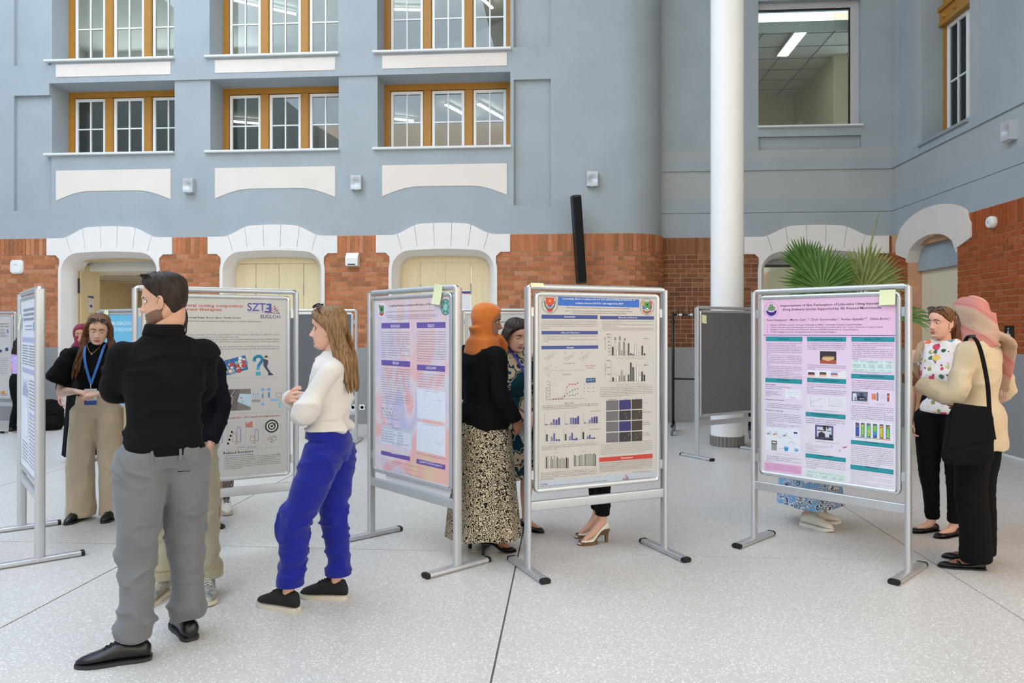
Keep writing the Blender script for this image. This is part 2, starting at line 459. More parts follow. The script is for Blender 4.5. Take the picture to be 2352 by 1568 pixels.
# rooms behind the windows: floors, back walls, stair flights, hung light strips
RB = Y0 + 5.2
rm = MB()
rm.box((XL, RB, 3.0), (XNR1+.6, RB+.2, 9.6)); rm.box((XL-.2, Y0+.6, 3.0), (XL, RB, 9.6)); rm.box((XNR1+.6, Y0+.6, 3.0), (XNR1+.8, RB, 9.6))
wall_inner = struct('wall_inner', rm, M_greige, 'pale inner wall of the rooms behind the ochre windows', 'wall')
struct('ceiling_inner', MB().box((XL, Y0+.6, 8.2), (XNR1+.6, RB, 8.5)), M_ceil, 'white ceiling of the upper rooms behind the windows', 'ceiling')
struct('floor_inner', MB().box((XL, Y0+.6, 5.72), (XNR1+.6, RB, 5.98)).box((XL, Y0+.6, 3.3), (XNR1+.6, RB, 3.5)), M_greige, 'floor slabs of the rooms behind the windows', 'floor')
def stair(px, X0, z0, X1, z1, y, label, m):
    s = empty(px, (0, 0, 0)); tag(s, label, 'staircase')
    n = 12; th = .16; wdt = 1.1
    mb = MB(); ang = math.atan2(z1-z0, X1-X0)
    mb.prism([(X0, z0-th), (X1, z1-th), (X1, z1+.02), (X0, z0+.02)], fXZ(y), 0, wdt); mb.build('stringer', m, s)
    for k in range(n):
        t = k/n; a = X0+(X1-X0)*t; b = X0+(X1-X0)*(t+1/n); zz = z0+(z1-z0)*(t+.5/n)
        MB().box((a, y, zz), (b, y+wdt, zz+.05)).build('step', m, s)
    MB().prism([(X0, z0+.02), (X1, z1+.02), (X1, z1+.9), (X0, z0+.9)], fXZ(y), -.05, -.02).build('balustrade', M_greyp, s)
stair('staircase', C3[1]+.7, 5.98, C3[2]+1.0, 7.25, Y0+3.7, 'grey stair flight rising behind the upper third window', M_greyp)
stair('staircase', C3[1]+.9, 3.5, C3[2]+1.0, 4.75, Y0+3.7, 'grey stair flight rising behind the lower third window', M_greyp)
def led(x0, y0, z0, x1, y1, z1, label):
    t = empty('strip_light', ((x0+x1)/2, (y0+y1)/2, (z0+z1)/2)); tag(t, label, 'ceiling light', 'light strips behind the windows')
    o = Vector(t.location); a = Vector((x0, y0, z0))-o; b = Vector((x1, y1, z1))-o
    MB().tube([a, b], [(.035, .03)]*2, n=4, side=(0, 0, 1)).build('housing', M_wpaint, t)
    dn = Vector((0, 0, -.022))
    MB().tube([a+dn, b+dn], [(.03, .015)]*2, n=4, side=(0, 1, 0)).build('diffuser', M_led, t)
random.seed(5)
for k, (x0, y0, x1, y1, w_) in enumerate([(-7.9, 1.3, -6.9, 1.9, 'left'), (-6.7, 2.4, -5.6, 3.2, 'left'), (-5.0, 1.2, -4.2, 2.2, 'second'), (-4.4, 3.0, -2.9, 3.2, 'second'), (-3.9, 1.4, -2.6, 1.6, 'second'), (-2.2, 1.2, -1.5, 3.2, 'third'), (-1.3, 1.9, -.5, 1.5, 'third'), (-.45, 1.3, .05, 2.4, 'third')]):
    led(x0, Y0+y0, 8.1, x1, Y0+y1, 8.1, '%s slanted light strip behind the %s upper window' % (('near', 'far', 'left', 'far', 'near', 'left', 'middle', 'right')[k], w_))
for k, (x0, y0, x1, y1) in enumerate([(-7.0, 2.2, -6.0, 2.6), (-4.2, 2.0, -3.0, 2.6), (-2.2, 1.6, -1.8, 2.6), (-1.6, 1.6, -1.2, 2.6), (-.8, 3.0, .2, 3.0)]):
    led(x0, Y0+y0, 5.66, x1, Y0+y1, 5.66, ('short light strip behind the left lower window', 'short light strip behind the second lower window', 'left of two short light strips behind the third lower window', 'right of two short light strips behind the third lower window', 'deepest light strip behind the third lower window')[k])
# tall outer window of the upper left room: daylight seen through the first upper window
wo = struct('window_9', MB().box((XL+.4, RB-.06, 6.2), (XL+.5, RB-.01, 8.0)).box((-7.1, RB-.06, 6.2), (-7.0, RB-.01, 8.0)), M_wpaint, 'bright far window seen through the upper left window', 'window')
struct('pane', MB().box((XL+.5, RB-.03, 6.2), (-7.1, RB-.01, 8.0)), mat('daylight_pane', (255, 255, 255), emit=(240, 248, 255), estr=2.2), parent=wo)

# ------------------------------------------------------------------ arched stone surrounds
def arch_outer(x):
    x = abs(x)
    if x > .84: return 3.05
    if x < .34: return 3.05 + .19 - .012*(x/.34)**2
    t = (.84-x)/.50
    return 3.05 + .178*(t*t*(3-2*t))
OW, OT, OR_ = .86, 2.83, .34
def arch_inner(x, w=OW, top=OT, r=OR_):
    x = abs(x)
    if x >= w: return None
    if x < w-r: return top + .02*(1-(x/(w-r))**2)
    q = x-(w-r); return top - r + math.sqrt(max(0, r*r-q*q))
def arch_surround(idx, label, O, U, fn, sc=1.0):
    """O: centre along wall; fn(a,z,d)->world; joints between the blocks are open"""
    tops = [-1.09, -.74, -.46, -.15, .15, .46, .74, 1.09]; bots = [-.86, -.66, -.41, -.135, .135, .41, .66, .86]
    root = None
    for k in range(7):
        t0, t1, b0, b1 = tops[k]+.003, tops[k+1]-.003, bots[k]+.003, bots[k+1]-.003
        pts = []
        n = 8
        for q in range(n+1): x = t0+(t1-t0)*q/n; pts.append((x, arch_outer(x)))
        if k == 6: pts += [(1.087, 2.765), (.93, 2.765), (.865, 2.70), (.86, 2.50)]
        lo = []
        for q in range(n+1):
            x = b1+(b0-b1)*q/n; z = arch_inner(max(-.8599, min(.8599, x))); lo.append((x, z))
        pts += lo
        if k == 0: pts += [(-.86, 2.50), (-.865, 2.70), (-.93, 2.765), (-1.087, 2.765)]
        pts = [(O+U*a*sc, b) for a, b in pts]
        mb = MB().prism(pts, fn, -.022, .22)
        if root is None:
            root = struct('trim_%d' % idx, MB().prism([(O+U*a*sc, b) for a, b in [(-1.05, 2.8), (-.9, 3.0), (0, 3.15), (.9, 3.0), (1.05, 2.8)] + [(x, arch_inner(x)+.03) for x in (.7, .5, .2, -.2, -.5, -.7)]], fn, .0, .2), M_white, label, 'door surround')
        struct('voussoir', mb, M_white, parent=root)
    # moulded reveal swept round the opening
    path = [(-OW, 0.0, 1, 0), (-OW, 1.3, 1, 0)]
    for q in range(0, 11):
        a = math.pi - math.pi/2*q/10; path.append((-OW+OR_+OR_*math.cos(a), OT-OR_+OR_*math.sin(a), -math.cos(a), -math.sin(a)))
    for q in range(1, 5): path.append((-(OW-OR_)*(1-q/2.5), OT+.02*(1-(1-q/2.5)**2), 0, -1))
    for q in range(0, 11):
        a = math.pi/2 - math.pi/2*q/10; path.append((OW-OR_+OR_*math.cos(a), OT-OR_+OR_*math.sin(a), -math.cos(a), -math.sin(a)))
    path += [(OW, 1.3, -1, 0), (OW, 0.0, -1, 0)]
    sect = [(-.02, .03), (-.02, -.03), (.03, -.03), (.045, .0), (.06, .06), (.10, .12), (.115, .2), (.115, .42), (-.02, .42)]
    rs = [[fn(O+U*(x+nx*o)*sc, z+nz*o, d) for o, d in sect] for x, z, nx, nz in path]
    struct('reveal', MB().rings(rs), M_white, parent=root, smooth=40)
    return root
for k, c in enumerate(C3):
    arch_surround(k+1, 'white stone arch surround of the %s doorway from the left' % ('first', 'second', 'third')[k], c, 1, fXZ(YB))

# ------------------------------------------------------------------ brick zones
BL, BH, BG = 0.192, 0.0745, 0.012
_bm = {}; BM = [M_brick]
def brick_mesh(kind, L, H, D=0.05):
    key = (kind, round(L, 3), round(H, 3), BM[0].name)
    if key not in _bm:
        _bm[key] = MB().box((-L/2, 0, -H/2), (L/2, D, H/2)).mesh(kind, BM[0])
    return _bm[key]
def lay(parent, bricks, limit, key):
    """bricks: (x, y, z, rz, L, H, kind). The largest in view become parts, the rest one joined part."""
    bricks.sort(key=key)
    rest = {}
    cnt = {}
    for b in bricks:
        x, y, z, rz, L, H, kind = b
        cnt[kind] = cnt.get(kind, 0)+1
        if cnt[kind] <= limit:
            o = link(kind, brick_mesh(kind, L, H), parent); o.location = (x, y, z); o.rotation_euler = (0, 0, rz)
        else: rest.setdefault(kind, []).append(b)
    for kind, bs in rest.items():
        mb = MB()
        for x, y, z, rz, L, H, _ in bs:
            c, s = math.cos(rz), math.sin(rz)
            t = MB().box((-L/2, 0, -H/2), (L/2, .05, H/2))
            mb.add([(x+p[0]*c-p[1]*s, y+p[0]*s+p[1]*c, z+p[2]) for p in t.v], t.f)
        o = mb.build(kind+'work', BM[0], parent); o['kind'] = 'stuff'
def courses(x0, x1, z0, z1, place, out, seed=1):
    rnd = random.Random(seed)
    n = int((z1-z0)/(BH)); h = (z1-z0)/n
    for k in range(n):
        x = x0; off = (k % 2)*.5
        first = True
        while x < x1-0.02:
            L = BL*.5 if (first and off) else (BL if rnd.random() > .16 else BL*.5)
            first = False
            L = min(L, x1-x)
            if x1-(x+L) < .045: L = x1-x
            out.append(place(x+L/2, z0+h*(k+.5), L-BG, h-BG, 'brick', rnd)); x += L
def soldiers(x0, x1, z0, z1, place, out, seed=2):
    rnd = random.Random(seed)
    n = max(1, round((x1-x0)/.074)); w_ = (x1-x0)/n
    for k in range(n): out.append(place(x0+w_*(k+.5), (z0+z1)/2, w_-.008, z1-z0-.01, 'soldier_brick', rnd))
PZ = onY(845, 798, Y0).z
bw = []
flat = lambda x, z, L, H, k, rnd: (x, YB+rnd.uniform(-.002, .002), z, 0.0, L, H, k)
spans = [(XL, C3[0]-.87), (C3[0]+.87, C3[1]-.87), (C3[1]+.87, C3[2]-.87), (C3[2]+.87, XK)]
mo = MB()
for i, (a, b) in enumerate(spans):
    courses(a, b, PZ, 2.765, flat, bw, 10+i)
    sa_ = a if i == 0 else a+.22; sb_ = b if i == 3 else b-.22
    soldiers(sa_, sb_, 2.765, 3.05, flat, bw, 20+i)
    mo.box((a, YB+.009, 0), (b, Y0+.6, 3.05))
for c in C3: mo.box((c-.88, YB+.1, 2.9), (c+.88, Y0+.6, 3.06))
RC = REC + .04
def curved(x, z, L, H, k, rnd):
    a = (x-XK)/RC; return (XK+RC*math.sin(a), Y1-RC*math.cos(a), z, a, L, H, k)
arcL = RC*math.pi/2
courses(XK, XK+arcL, PZ, 2.765, curved, bw, 31); soldiers(XK, XK+arcL, 2.765, 3.05, curved, bw, 32)
pcm = arcpts(XK, Y1, RC-.012, 16)
mo.add([(x, y, 0) for x, y in pcm] + [(x, y, 3.05) for x, y in pcm] + [(XK, Y1, 3.05)], [(i, i+1, i+1+len(pcm), i+len(pcm)) for i in range(len(pcm)-1)] + [(i+len(pcm), i+1+len(pcm), 2*len(pcm)) for i in range(len(pcm)-1)])
wall_brick = struct('wall_brick', mo, M_mortar, 'orange brick ground storey with soldier course below the blue plaster', 'wall', smooth=35)
def bkey(b):
    p = Vector((b[0], b[1], b[2])); hid = 0 if (b[2] > 1.72 and b[0] > -8.6) else 50
    return hid + p.length
lay(wall_brick, bw, 300, bkey)
for i, (a, b) in enumerate(spans):
    n = max(1, round((b-a)/1.3))
    for k in range(n):
        struct('plinth_slab', MB().cbox((a+(b-a)*k/n+.002, YB-.03, 0), (a+(b-a)*(k+1)/n-.002, YB+.1, PZ-.003), .006), M_plinth, parent=wall_brick)
pa = arcpts(XK, Y1, RC+.03, 16)
pi_ = arcpts(XK, Y1, RC-.1, 16)
rs = [[(p[0], p[1], 0), (p[0], p[1], PZ-.003), (q[0], q[1], PZ-.003), (q[0], q[1], 0)] for p, q in zip(pa, pi_)]
struct('plinth_slab', MB().rings(rs), M_plinth, parent=wall_brick, smooth=35)

# ------------------------------------------------------------------ alcove wall (set back, right of the rounded corner)
XA0 = XK + REC
CA4 = onY(1872, 0, Y1).x
wx0, wx1 = onY(1742, 0, Y1).x, onY(1978, 0, Y1).x
wz0, wz1 = onY(1760, 290, Y1).z, onY(1760, 2, Y1).z
rz0, rz1 = onY(1760, 363, Y1).z, onY(1760, 314, Y1).z
ba0, ba1 = onY(1600, 394, Y1).z, onY(1600, 371, Y1).z
bb1 = onY(1600, 461, Y1).z; bb0 = onY(1600, 490, Y1).z
al = MB()
al.box((XA0-.1, Y1, ba1), (wx0, Y1+.5, ZTOP)); al.box((wx1, Y1, ba1), (XR+.3, Y1+.5, ZTOP))
al.box((wx0, Y1, wz1), (wx1, Y1+.5, ZTOP)); al.box((wx0, Y1, rz1), (wx1, Y1+.5, wz0)); al.box((wx0, Y1+.06, rz0-.01), (wx1, Y1+.5, rz1))
al.box((XA0-.1, Y1-.03, ba0), (XR+.3, Y1+.5, ba1)); al.box((XA0-.1, Y1+.0, bb1), (XR+.3, Y1+.5, ba0)); al.box((XA0-.1, Y1-.025, bb0), (XR+.3, Y1+.5, bb1)); al.box((XA0-.1, Y1-.02, ZW), (XR+.3, Y1+.5, bb0-.006))
wall_alcove = struct('wall_alcove', al, M_blue, 'set-back blue grey plaster wall with moulded bands behind the column', 'wall')
struct('paint_band', MB().box((XA0-.05, Y1-.004, ba1), (XR, Y1+.01, onY(1600, 347, Y1).z)), M_bluel, parent=wall_alcove)
struct('paint_band', MB().box((XA0-.05, Y1-.004, bb1), (XR, Y1+.01, ba0)), M_bluel, parent=wall_alcove)
YG = Y1 + .14
wo = struct('window_7', MB().box((wx0, YG-.02, wz0), (wx0+.012, YG+.04, wz1)).box((wx1-.13, YG-.03, wz0+.02), (wx1-.0, YG+.05, wz1)).box((wx0, YG-.02, wz1-.1), (wx1-.13, YG+.05, wz1)).box((wx0, YG-.02, wz0), (wx1-.13, YG+.05, wz0+.03)), mat('light_grey_frame', (190, 190, 192), rough=0.5, var=0.03), 'large single-pane window high in the alcove wall', 'window')
struct('gasket', MB().box((wx1-.15, YG-.02, wz0+.03), (wx1-.13, YG+.02, wz1-.1)).box((wx0, YG-.02, wz1-.12), (wx1-.13, YG+.02, wz1-.1)), M_black, parent=wo)
struct('pane', MB().box((wx0, YG, wz0+.03), (wx1-.15, YG+.008, wz1-.12)), M_glass, parent=wo)
struct('sill', MB().cbox((wx0-.02, Y1-.06, wz0-.03), (wx1+.02, YG, wz0+.002), .006), M_sill, parent=wo)
# room behind the big pane
R4 = Y1 + 4.0
rm = MB().box((wx0-1.2, R4, 4), (XR+2.5, R4+.2, 7.4)).box((wx0-1.4, Y1+.5, 4), (wx0-1.2, R4, 7.4)).box((wx1+.12, Y1+1.6, 4), (wx1+.4, R4, 7.4)).box((wx0-1.2, Y1+.5, 4.0), (XR+2.5, R4, 4.2))
wall_room = struct('wall_room', rm, M_beige, 'beige wall of the room behind the large pane', 'wall')
ce = MB().box((wx0-1.2, Y1+.5, 6.62), (XR+2.5, R4, 6.8))
for k in range(8): ce.box((wx0-1.2, Y1+.55+.6*k, 6.612), (XR+2.5, Y1+.565+.6*k, 6.622), 1)
for k in range(9): ce.box((wx0-1.0+.6*k, Y1+.5, 6.612), (wx0-.985+.6*k, R4, 6.622), 1)
struct('ceiling_room', ce, [M_ceil, M_greyp], 'gridded white ceiling of the room behind the large pane', 'ceiling')
p_ = onY(1790, 142, Y1)
t = empty('ceiling_light', (3.98, Y1+.95, 6.6)); tag(t, 'bright oblong ceiling light seen through the large pane', 'ceiling light')
MB().box((-.11, -.55, -.03), (.11, .55, .01)).build('housing', M_wpaint, t); MB().box((-.09, -.53, -.036), (.09, .53, -.03)).build('diffuser', M_led, t)
# ground storey of the alcove
arch_surround(4, 'white stone arch surround of the glazed doorway behind the palm', CA4, 1, fXZ(YB1), sc=1.06)
ba_ = []
f4 = lambda x, z, L, H, k, rnd: (x, YB1+rnd.uniform(-.002, .002), z, 0.0, L, H, k)
mo = MB()
OWa = .87*1.06
for i, (a, b) in enumerate([(XK+RC, CA4-OWa), (CA4+OWa, XR)]):
    courses(a, b, PZ, 2.765, f4, ba_, 40+i); soldiers(a if i == 0 else a+.24, b-.24 if i == 0 else b, 2.765, 3.05, f4, ba_, 50+i)
    mo.box((a-.05, YB1+.009, 0), (b, Y1+.5, 3.05))
mo.box((CA4-OWa, YB1+.1, 2.9), (CA4+OWa, Y1+.5, 3.06))
BM[0] = M_brick_shaded
wall_alcove_brick = struct('wall_alcove_brick', mo, M_mortar, 'brick ground storey of the set-back wall, shade put into its colour', 'wall')
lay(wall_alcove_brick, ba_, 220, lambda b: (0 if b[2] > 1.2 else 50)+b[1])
for i, (a, b) in enumerate([(XK+RC, CA4-OWa), (CA4+OWa, XR)]):
    struct('plinth_slab', MB().cbox((a+.002, YB1-.03, 0), (b-.002, YB1+.1, PZ-.003), .006), M_plinth, parent=wall_alcove_brick)
# glazed door in the alcove arch, bright passage behind it
dr = struct('door_4', MB().box((CA4-.80, Y1+.3, 0), (CA4-.76, Y1+.36, 2.62)).box((CA4+.72, Y1+.3, 0), (CA4+.76, Y1+.36, 2.62)).box((CA4-.80, Y1+.3, 2.58), (CA4+.76, Y1+.36, 2.62)).box((CA4+.25, Y1+.3, 0), (CA4+.285, Y1+.36, 2.58)), M_black, 'glazed door with thin black frame in the arch behind the palm', 'door')
struct('pane', MB().box((CA4-.76, Y1+.32, .02), (CA4+.25, Y1+.33, 2.58)), M_glass, parent=dr)
struct('pane', MB().box((CA4+.285, Y1+.32, .02), (CA4+.72, Y1+.33, 2.58)), M_glass, parent=dr)
struct('transom_panel', MB().box((CA4-.95, Y1+.31, 2.62), (CA4+.95, Y1+.35, 2.9)), plaster('transom_grey', (160, 166, 168)), parent=dr)
rm = MB().box((CA4-2.2, Y1+4.5, 0), (XR+4.4, Y1+4.7, 3.2)).box((CA4-2.4, Y1+.5, 0), (CA4-2.2, Y1+4.5, 3.2))
struct('wall_passage', rm, M_beige, 'cream wall of the passage behind the glazed door', 'wall')
struct('ceiling_passage', MB().box((CA4-2.2, Y1+.5, 3.0), (XR+4.4, Y1+4.5, 3.06)), M_ceil, 'white ceiling of the passage behind the glazed door', 'ceiling')
t = empty('strip_light', (CA4-.95, Y1+1.2, 2.92)); tag(t, 'long white light strip behind the glazed door', 'ceiling light')
MB().box((-.6, -.04, 0), (.6, .04, .05)).build('housing', M_wpaint, t); MB().box((-.58, -.03, -.012), (.58, .03, 0)).build('diffuser', M_led, t)

# ------------------------------------------------------------------ right wall (runs towards the viewer)
fYZ = lambda a, b, d: (XR + d, a, b)          # a along Y, d into the wall
fR = lambda a, b, d: (XR - .04 + d, a, b)
ya = onX(2142, 100, XR).y; yb = onX(2228, 100, XR).y      # window far and near edges
wzs = onX(2145, 318, XR).z
YNEAR = 3.0
rw = MB()
def rbox(y0, y1, z0, z1, d=0.0, mi=0): rw.box((XR+d, min(y0, y1), z0), (XR+.5, max(y0, y1), z1), mi)
yw0, yw1 = yb, onX(2118, 100, XR).y
rbox(Y1, yw1, ba1, ZTOP); rbox(yw0, YNEAR, ba1, ZTOP); rbox(yw1, yw0, ba1, wzs); rbox(yw1, yw0, wzs+3.6, ZTOP)
rbox(Y1+.4, YNEAR, ba0, ba1, -.03); rbox(Y1+.4, YNEAR, bb1, ba0); rbox(Y1+.4, YNEAR, bb0, bb1, -.025); rbox(Y1+.4, YNEAR, ZW, bb0-.006, -.02)
wall_right = struct('wall_right', rw, M_blue, 'blue plaster wall with moulded bands running along the right side', 'wall')
for px0, px1 in ((2051, 2064), (2101, 2116)):
    y_a, y_b = onX(px0, 100, XR).y, onX(px1, 100, XR).y
    struct('paint_band', MB().box((XR-.005, y_b, onX(2064, 332, XR).z), (XR+.01, y_a, 9)), M_bluel, parent=wall_right)
struct('paint_band', MB().box((XR-.005, onX(2116, 0, XR).y, ba1), (XR+.01, Y1, onX(2064, 332, XR).z)), M_bluel, parent=wall_right)
struct('paint_band', MB().box((XR-.005, onX(2248, 100, XR).y, ba1), (XR+.01, yw0, 9)), M_bluel, parent=wall_right)
struct('paint_band', MB().box((XR-.005, YNEAR, bb1), (XR+.01, Y1, ba0)), M_bluel, parent=wall_right)
# window in it
XF = XR + .30
fr = MB().box((XF, yw1-.07, wzs), (XF+.1, yw1, wzs+3.6)).box((XF, yw0, wzs), (XF+.1, yw0+.07, wzs+3.6)).box((XF-.05, yw0, wzs+1.78), (XF+.1, yw1, wzs+1.96)).box((XF-.08, yw0, wzs+1.96), (XF+.1, yw1, wzs+2.02)).box((XF-.07, yw0, wzs+1.74), (XF+.1, yw1, wzs+1.78))
for k in range(5): fr.ell((XF-.05, yw1-.15-.3*k, wzs+1.87), (.04, .045, .045), 8, 6)
wo = struct('window_8', fr, M_ochre, 'tall white casement window with ochre beam on the right wall', 'window')
def casement_y(y0, y1, z0, z1, cols, rows):
    t = .055; b = .022
    mb = MB()
    for a, c in (((y0, z0), (y0+t, z1)), ((y1-t, z0), (y1, z1)), ((y0+t, z0), (y1-t, z0+t)), ((y0+t, z1-t), (y1-t, z1))):
        mb.cbox((XF+.02, a[0], a[1]), (XF+.08, c[0], c[1]), .006)
    o = struct('casement', mb, M_wpaint, parent=wo)
    yi = [y0+t+(y1-y0-2*t)*k/cols for k in range(cols+1)]; zi = [z0+t+(z1-z0-2*t)*k/rows for k in range(rows+1)]
    for k in range(1, cols): struct('glazing_bar', MB().box((XF+.03, yi[k]-b/2, z0+t), (XF+.07, yi[k]+b/2, z1-t)), M_wpaint, parent=o)
    for k in range(1, rows): struct('glazing_bar', MB().box((XF+.032, y0+t, zi[k]-b/2), (XF+.068, y1-t, zi[k]+b/2)), M_wpaint, parent=o)
    for i in range(cols):
        for k in range(rows): struct('pane', MB().box((XF+.046, yi[i], zi[k]), (XF+.052, yi[i+1], zi[k+1])), M_glass, parent=o)
ym = (yw0+yw1)/2
for zz0, zz1 in ((wzs+.02, wzs+1.74), (wzs+2.02, wzs+3.58)):
    casement_y(yw0+.07, ym-.01, zz0, zz1, 2, 2); casement_y(ym+.01, yw1-.07, zz0, zz1, 2, 2)
struct('sill', MB().box((XR-.06, yw0-.03, wzs-.03), (XF, yw1+.03, wzs+.004)), mat('sill_grey', (150, 156, 160), rough=.5, var=.03), parent=wo)
rm = MB().box((XR+3.2, 6, 3.2), (XR+3.4, Y1+.3, 9)).box((XR+.5, 6, 3.2), (XR+3.2, 6.2, 9)).box((XR+.5, 6, 3.2), (XR+3.2, Y1+.3, 3.3))
struct('wall_side_room', rm, M_greyp, 'grey wall of the room behind the right window', 'wall')
for k in range(3): led(XR+1.0, 8.4+.8*k, 7.2, XR+2.2, 8.3+.8*k, 7.2, '%s thin white light strip behind the right window' % ('nearest', 'middle', 'farthest')[k])
struct('ceiling_side_room', MB().box((XR+.5, 6, 7.3), (XR+3.2, Y1+.3, 7.4)), M_greyp, 'grey ceiling of the room behind the right window', 'ceiling')
# arch in the right wall: stone surround, blue tympanum, cream passage wall
yc_ = (onX(2090, 600, XR).y + onX(2206, 600, XR).y)/2; ahw = (onX(2090, 600, XR).y - onX(2206, 600, XR).y)/2
zsp = onX(2206, 580, XR).z; zap = onX(2150, 537, XR).z
def arch_r(x, hw, zs_, za): return zs_ + (za-zs_)*math.sqrt(max(0, 1-(x/hw)**2))
n = 14
inner = [(-ahw+2*ahw*q/n, arch_r(-ahw+2*ahw*q/n, ahw, zsp, zap)) for q in range(n+1)]
oh = ahw+.36; za2 = onX(2150, 472, XR).z
outer = [(oh-2*oh*q/n, max(2.765, arch_r(oh-2*oh*q/n, oh, 2.9, za2))) for q in range(n+1)]
outer = [(oh, 2.72)] + outer + [(-oh, 2.72)]
st = struct('trim_5', MB().prism([(yc_+a, b) for a, b in [(-oh, 2.72)] + [(-ahw, 2.62)] + inner + [(ahw, 2.62)] + outer], fR, -.02, .3), M_cream, 'smooth cream arch surround in the right wall', 'door surround')
struct('tympanum', MB().prism([(yc_+a, b) for a, b in inner] + [(yc_+ahw, 2.42), (yc_-ahw, 2.42)], fR, .16, .3), M_blue, parent=st)
struct('closing_panel', MB().box((XR+.18, yc_-ahw, 0), (XR+.22, yc_+ahw, 2.44)), M_beige, parent=st)
br = []
fr_ = lambda y, z, L, H, k, rnd: (XR-.04+rnd.uniform(-.002, .002), -y, z, -math.pi/2, L, H, k)
mo = MB()
yb0 = yc_-ahw
courses(-yb0, -YNEAR, PZ, 2.765, fr_, br, 60); soldiers(-(yb0-.30), -YNEAR, 2.765, 3.05, fr_, br, 61)
courses(-Y1+.0, -(yc_+ahw), PZ, 2.765, fr_, br, 62)
mo.box((XR-.031, YNEAR, 0), (XR+.4, yb0, 3.05)).box((XR-.031, yc_+ahw, 0), (XR+.4, Y1, 3.05)).box((XR+.05, yb0, 2.8), (XR+.4, yc_+ahw, 3.05))
BM[0] = M_brick2
wall_right_brick = struct('wall_right_brick', mo, mat('mortar_warm', (206, 160, 124), .95, var=.1, vscale=5), 'orange brick ground storey of the right wall', 'wall')
lay(wall_right_brick, br, 300, lambda b: abs(b[1]-8.6) + (0 if b[2] > 1.4 else 3))
for a, b in ((YNEAR, 5.0), (5.0, yb0), (yc_+ahw, Y1-.05)):
    struct('plinth_slab', MB().cbox((XR-.07, a+.002, 0), (XR+.1, b-.002, PZ-.003), .006), M_plinth, parent=wall_right_brick)
struct('baseboard_right', MB().cbox((XR-.09, YNEAR, 0), (XR-.07, yb0, .035), .004), M_sill, 'thin pale strip along the foot of the right wall', 'baseboard')
rm = MB().box((XR+.4, yc_+ahw, 0), (XR+4.2, yc_+ahw+.1, 3.0)).box((XR+4.2, yb0-1.5, 0), (XR+4.4, yc_+ahw, 3.0)).box((XR+.4, yb0-.4, 0), (XR+4.2, yb0-.3, 3.0)).box((XR+.4, yb0-.4, 2.8), (XR+4.2, yc_+ahw, 2.9))
struct('wall_side_passage', rm, M_beige, 'cream walls of the side passage in the right wall', 'wall')

# ------------------------------------------------------------------ other sides of the hall (outside the picture)
struct('wall_left', MB().box((XL-.3, YN, 0), (XL, Y0, ZTOP)), M_blue, 'blue plaster wall closing the hall on the left', 'wall')
struct('wall_near', MB().box((XL, YN-.3, 0), (XR+.5, YN, ZTOP)), M_cream, 'cream plaster wall behind the viewer', 'wall')
struct('wall_right_near', MB().box((XR, YN, 0), (XR+.4, YNEAR, ZTOP)), M_blue, 'plain blue plaster wall beside the viewer on the right', 'wall')

struct('shade_slab', MB().box((-2.4, YN, ZTOP), (XR+.5, Y1+.5, ZTOP+.3)), M_ceil, 'unseen white slab added to shade the right side of the hall', 'ceiling')  # added out of view: blocks the sky so the right side falls darker

# ------------------------------------------------------------------ doors in the back wall
YD = Y0 + .24
for k in (1, 2):
    c = C3[k]; hw = .79
    mb = MB().box((c-hw-.1, YD, 2.63), (c+hw+.1, YD+.05, 2.86))
    d = struct('door_%d' % (k+1), mb, M_wood, 'pale maple folding door in the %s archway' % ('', 'second', 'third')[k], 'door')
    xs_ = [c-hw-.1, c-.40, c-.0, c+.42, c+hw+.1] if k == 1 else [c-hw-.1, c-.42, c, c+.42, c+hw+.1]
    for q in range(4):
        lf = struct('leaf', MB().cbox((xs_[q]+.003, YD+.004, .01), (xs_[q+1]-.003, YD+.045, 2.625), .003), M_wood, parent=d)
        if q in (1, 3): struct('hinge', MB().tube([(xs_[q], YD-.004, 2.1), (xs_[q], YD-.004, 2.28)], .008, 8), mat('steel', (170, 172, 175), .35, .8), parent=lf)
# first archway: door stands open, room behind
c = C3[0]
d = struct('door_1', MB().box((c-.86, YD, 2.68), (c+.86, YD+.06, 2.86)).box((c-.80, YD, 0), (c-.74, YD+.1, 2.68)).box((c+.76, YD, 0), (c+.80, YD+.1, 2.68)), M_wood2, 'open maple door with arrow sign in the first archway', 'door')
leaf = struct('leaf', MB().cbox((0, 0, .01), (.72, .045, 2.66), .003), M_wood, parent=d)
leaf.location = (c-.73, YD+.06, 0); leaf.rotation_euler = (0, 0, R(100))
struct('hinge', MB().tube([(c-.725, YD-.004, 2.15), (c-.725, YD-.004, 2.4)], .014, 8), M_black, parent=d)
rm = MB().box((XL, Y0+7.4, 0), (C3[1]-.3, Y0+7.6, 3)).box((C3[1]-.3, Y0+.6, 0), (C3[1]-.1, Y0+7.5, 3)).box((XL-.2, Y0+.6, 0), (XL, Y0+7.5, 3))
struct('wall_lobby', rm, M_beige, 'beige wall of the room behind the open door', 'wall')
ce = MB().box((XL, Y0+1.6, 2.75), (C3[1]-.3, Y0+7.5, 2.85)).box((XL, Y0+.62, 2.55), (C3[1]-.3, Y0+1.6, 2.85))
for k in range(9): ce.box((XL, Y0+1.9+.6*k, 2.743), (C3[1]-.3, Y0+1.92+.6*k, 2.751), 1)
for k in range(9): ce.box((-9.6+.6*k, Y0+1.6, 2.743), (-9.58+.6*k, Y0+7.5, 2.751), 1)
struct('ceiling_lobby', ce, [M_ceil, M_greyp], 'gridded pale ceiling of the room behind the open door', 'ceiling')
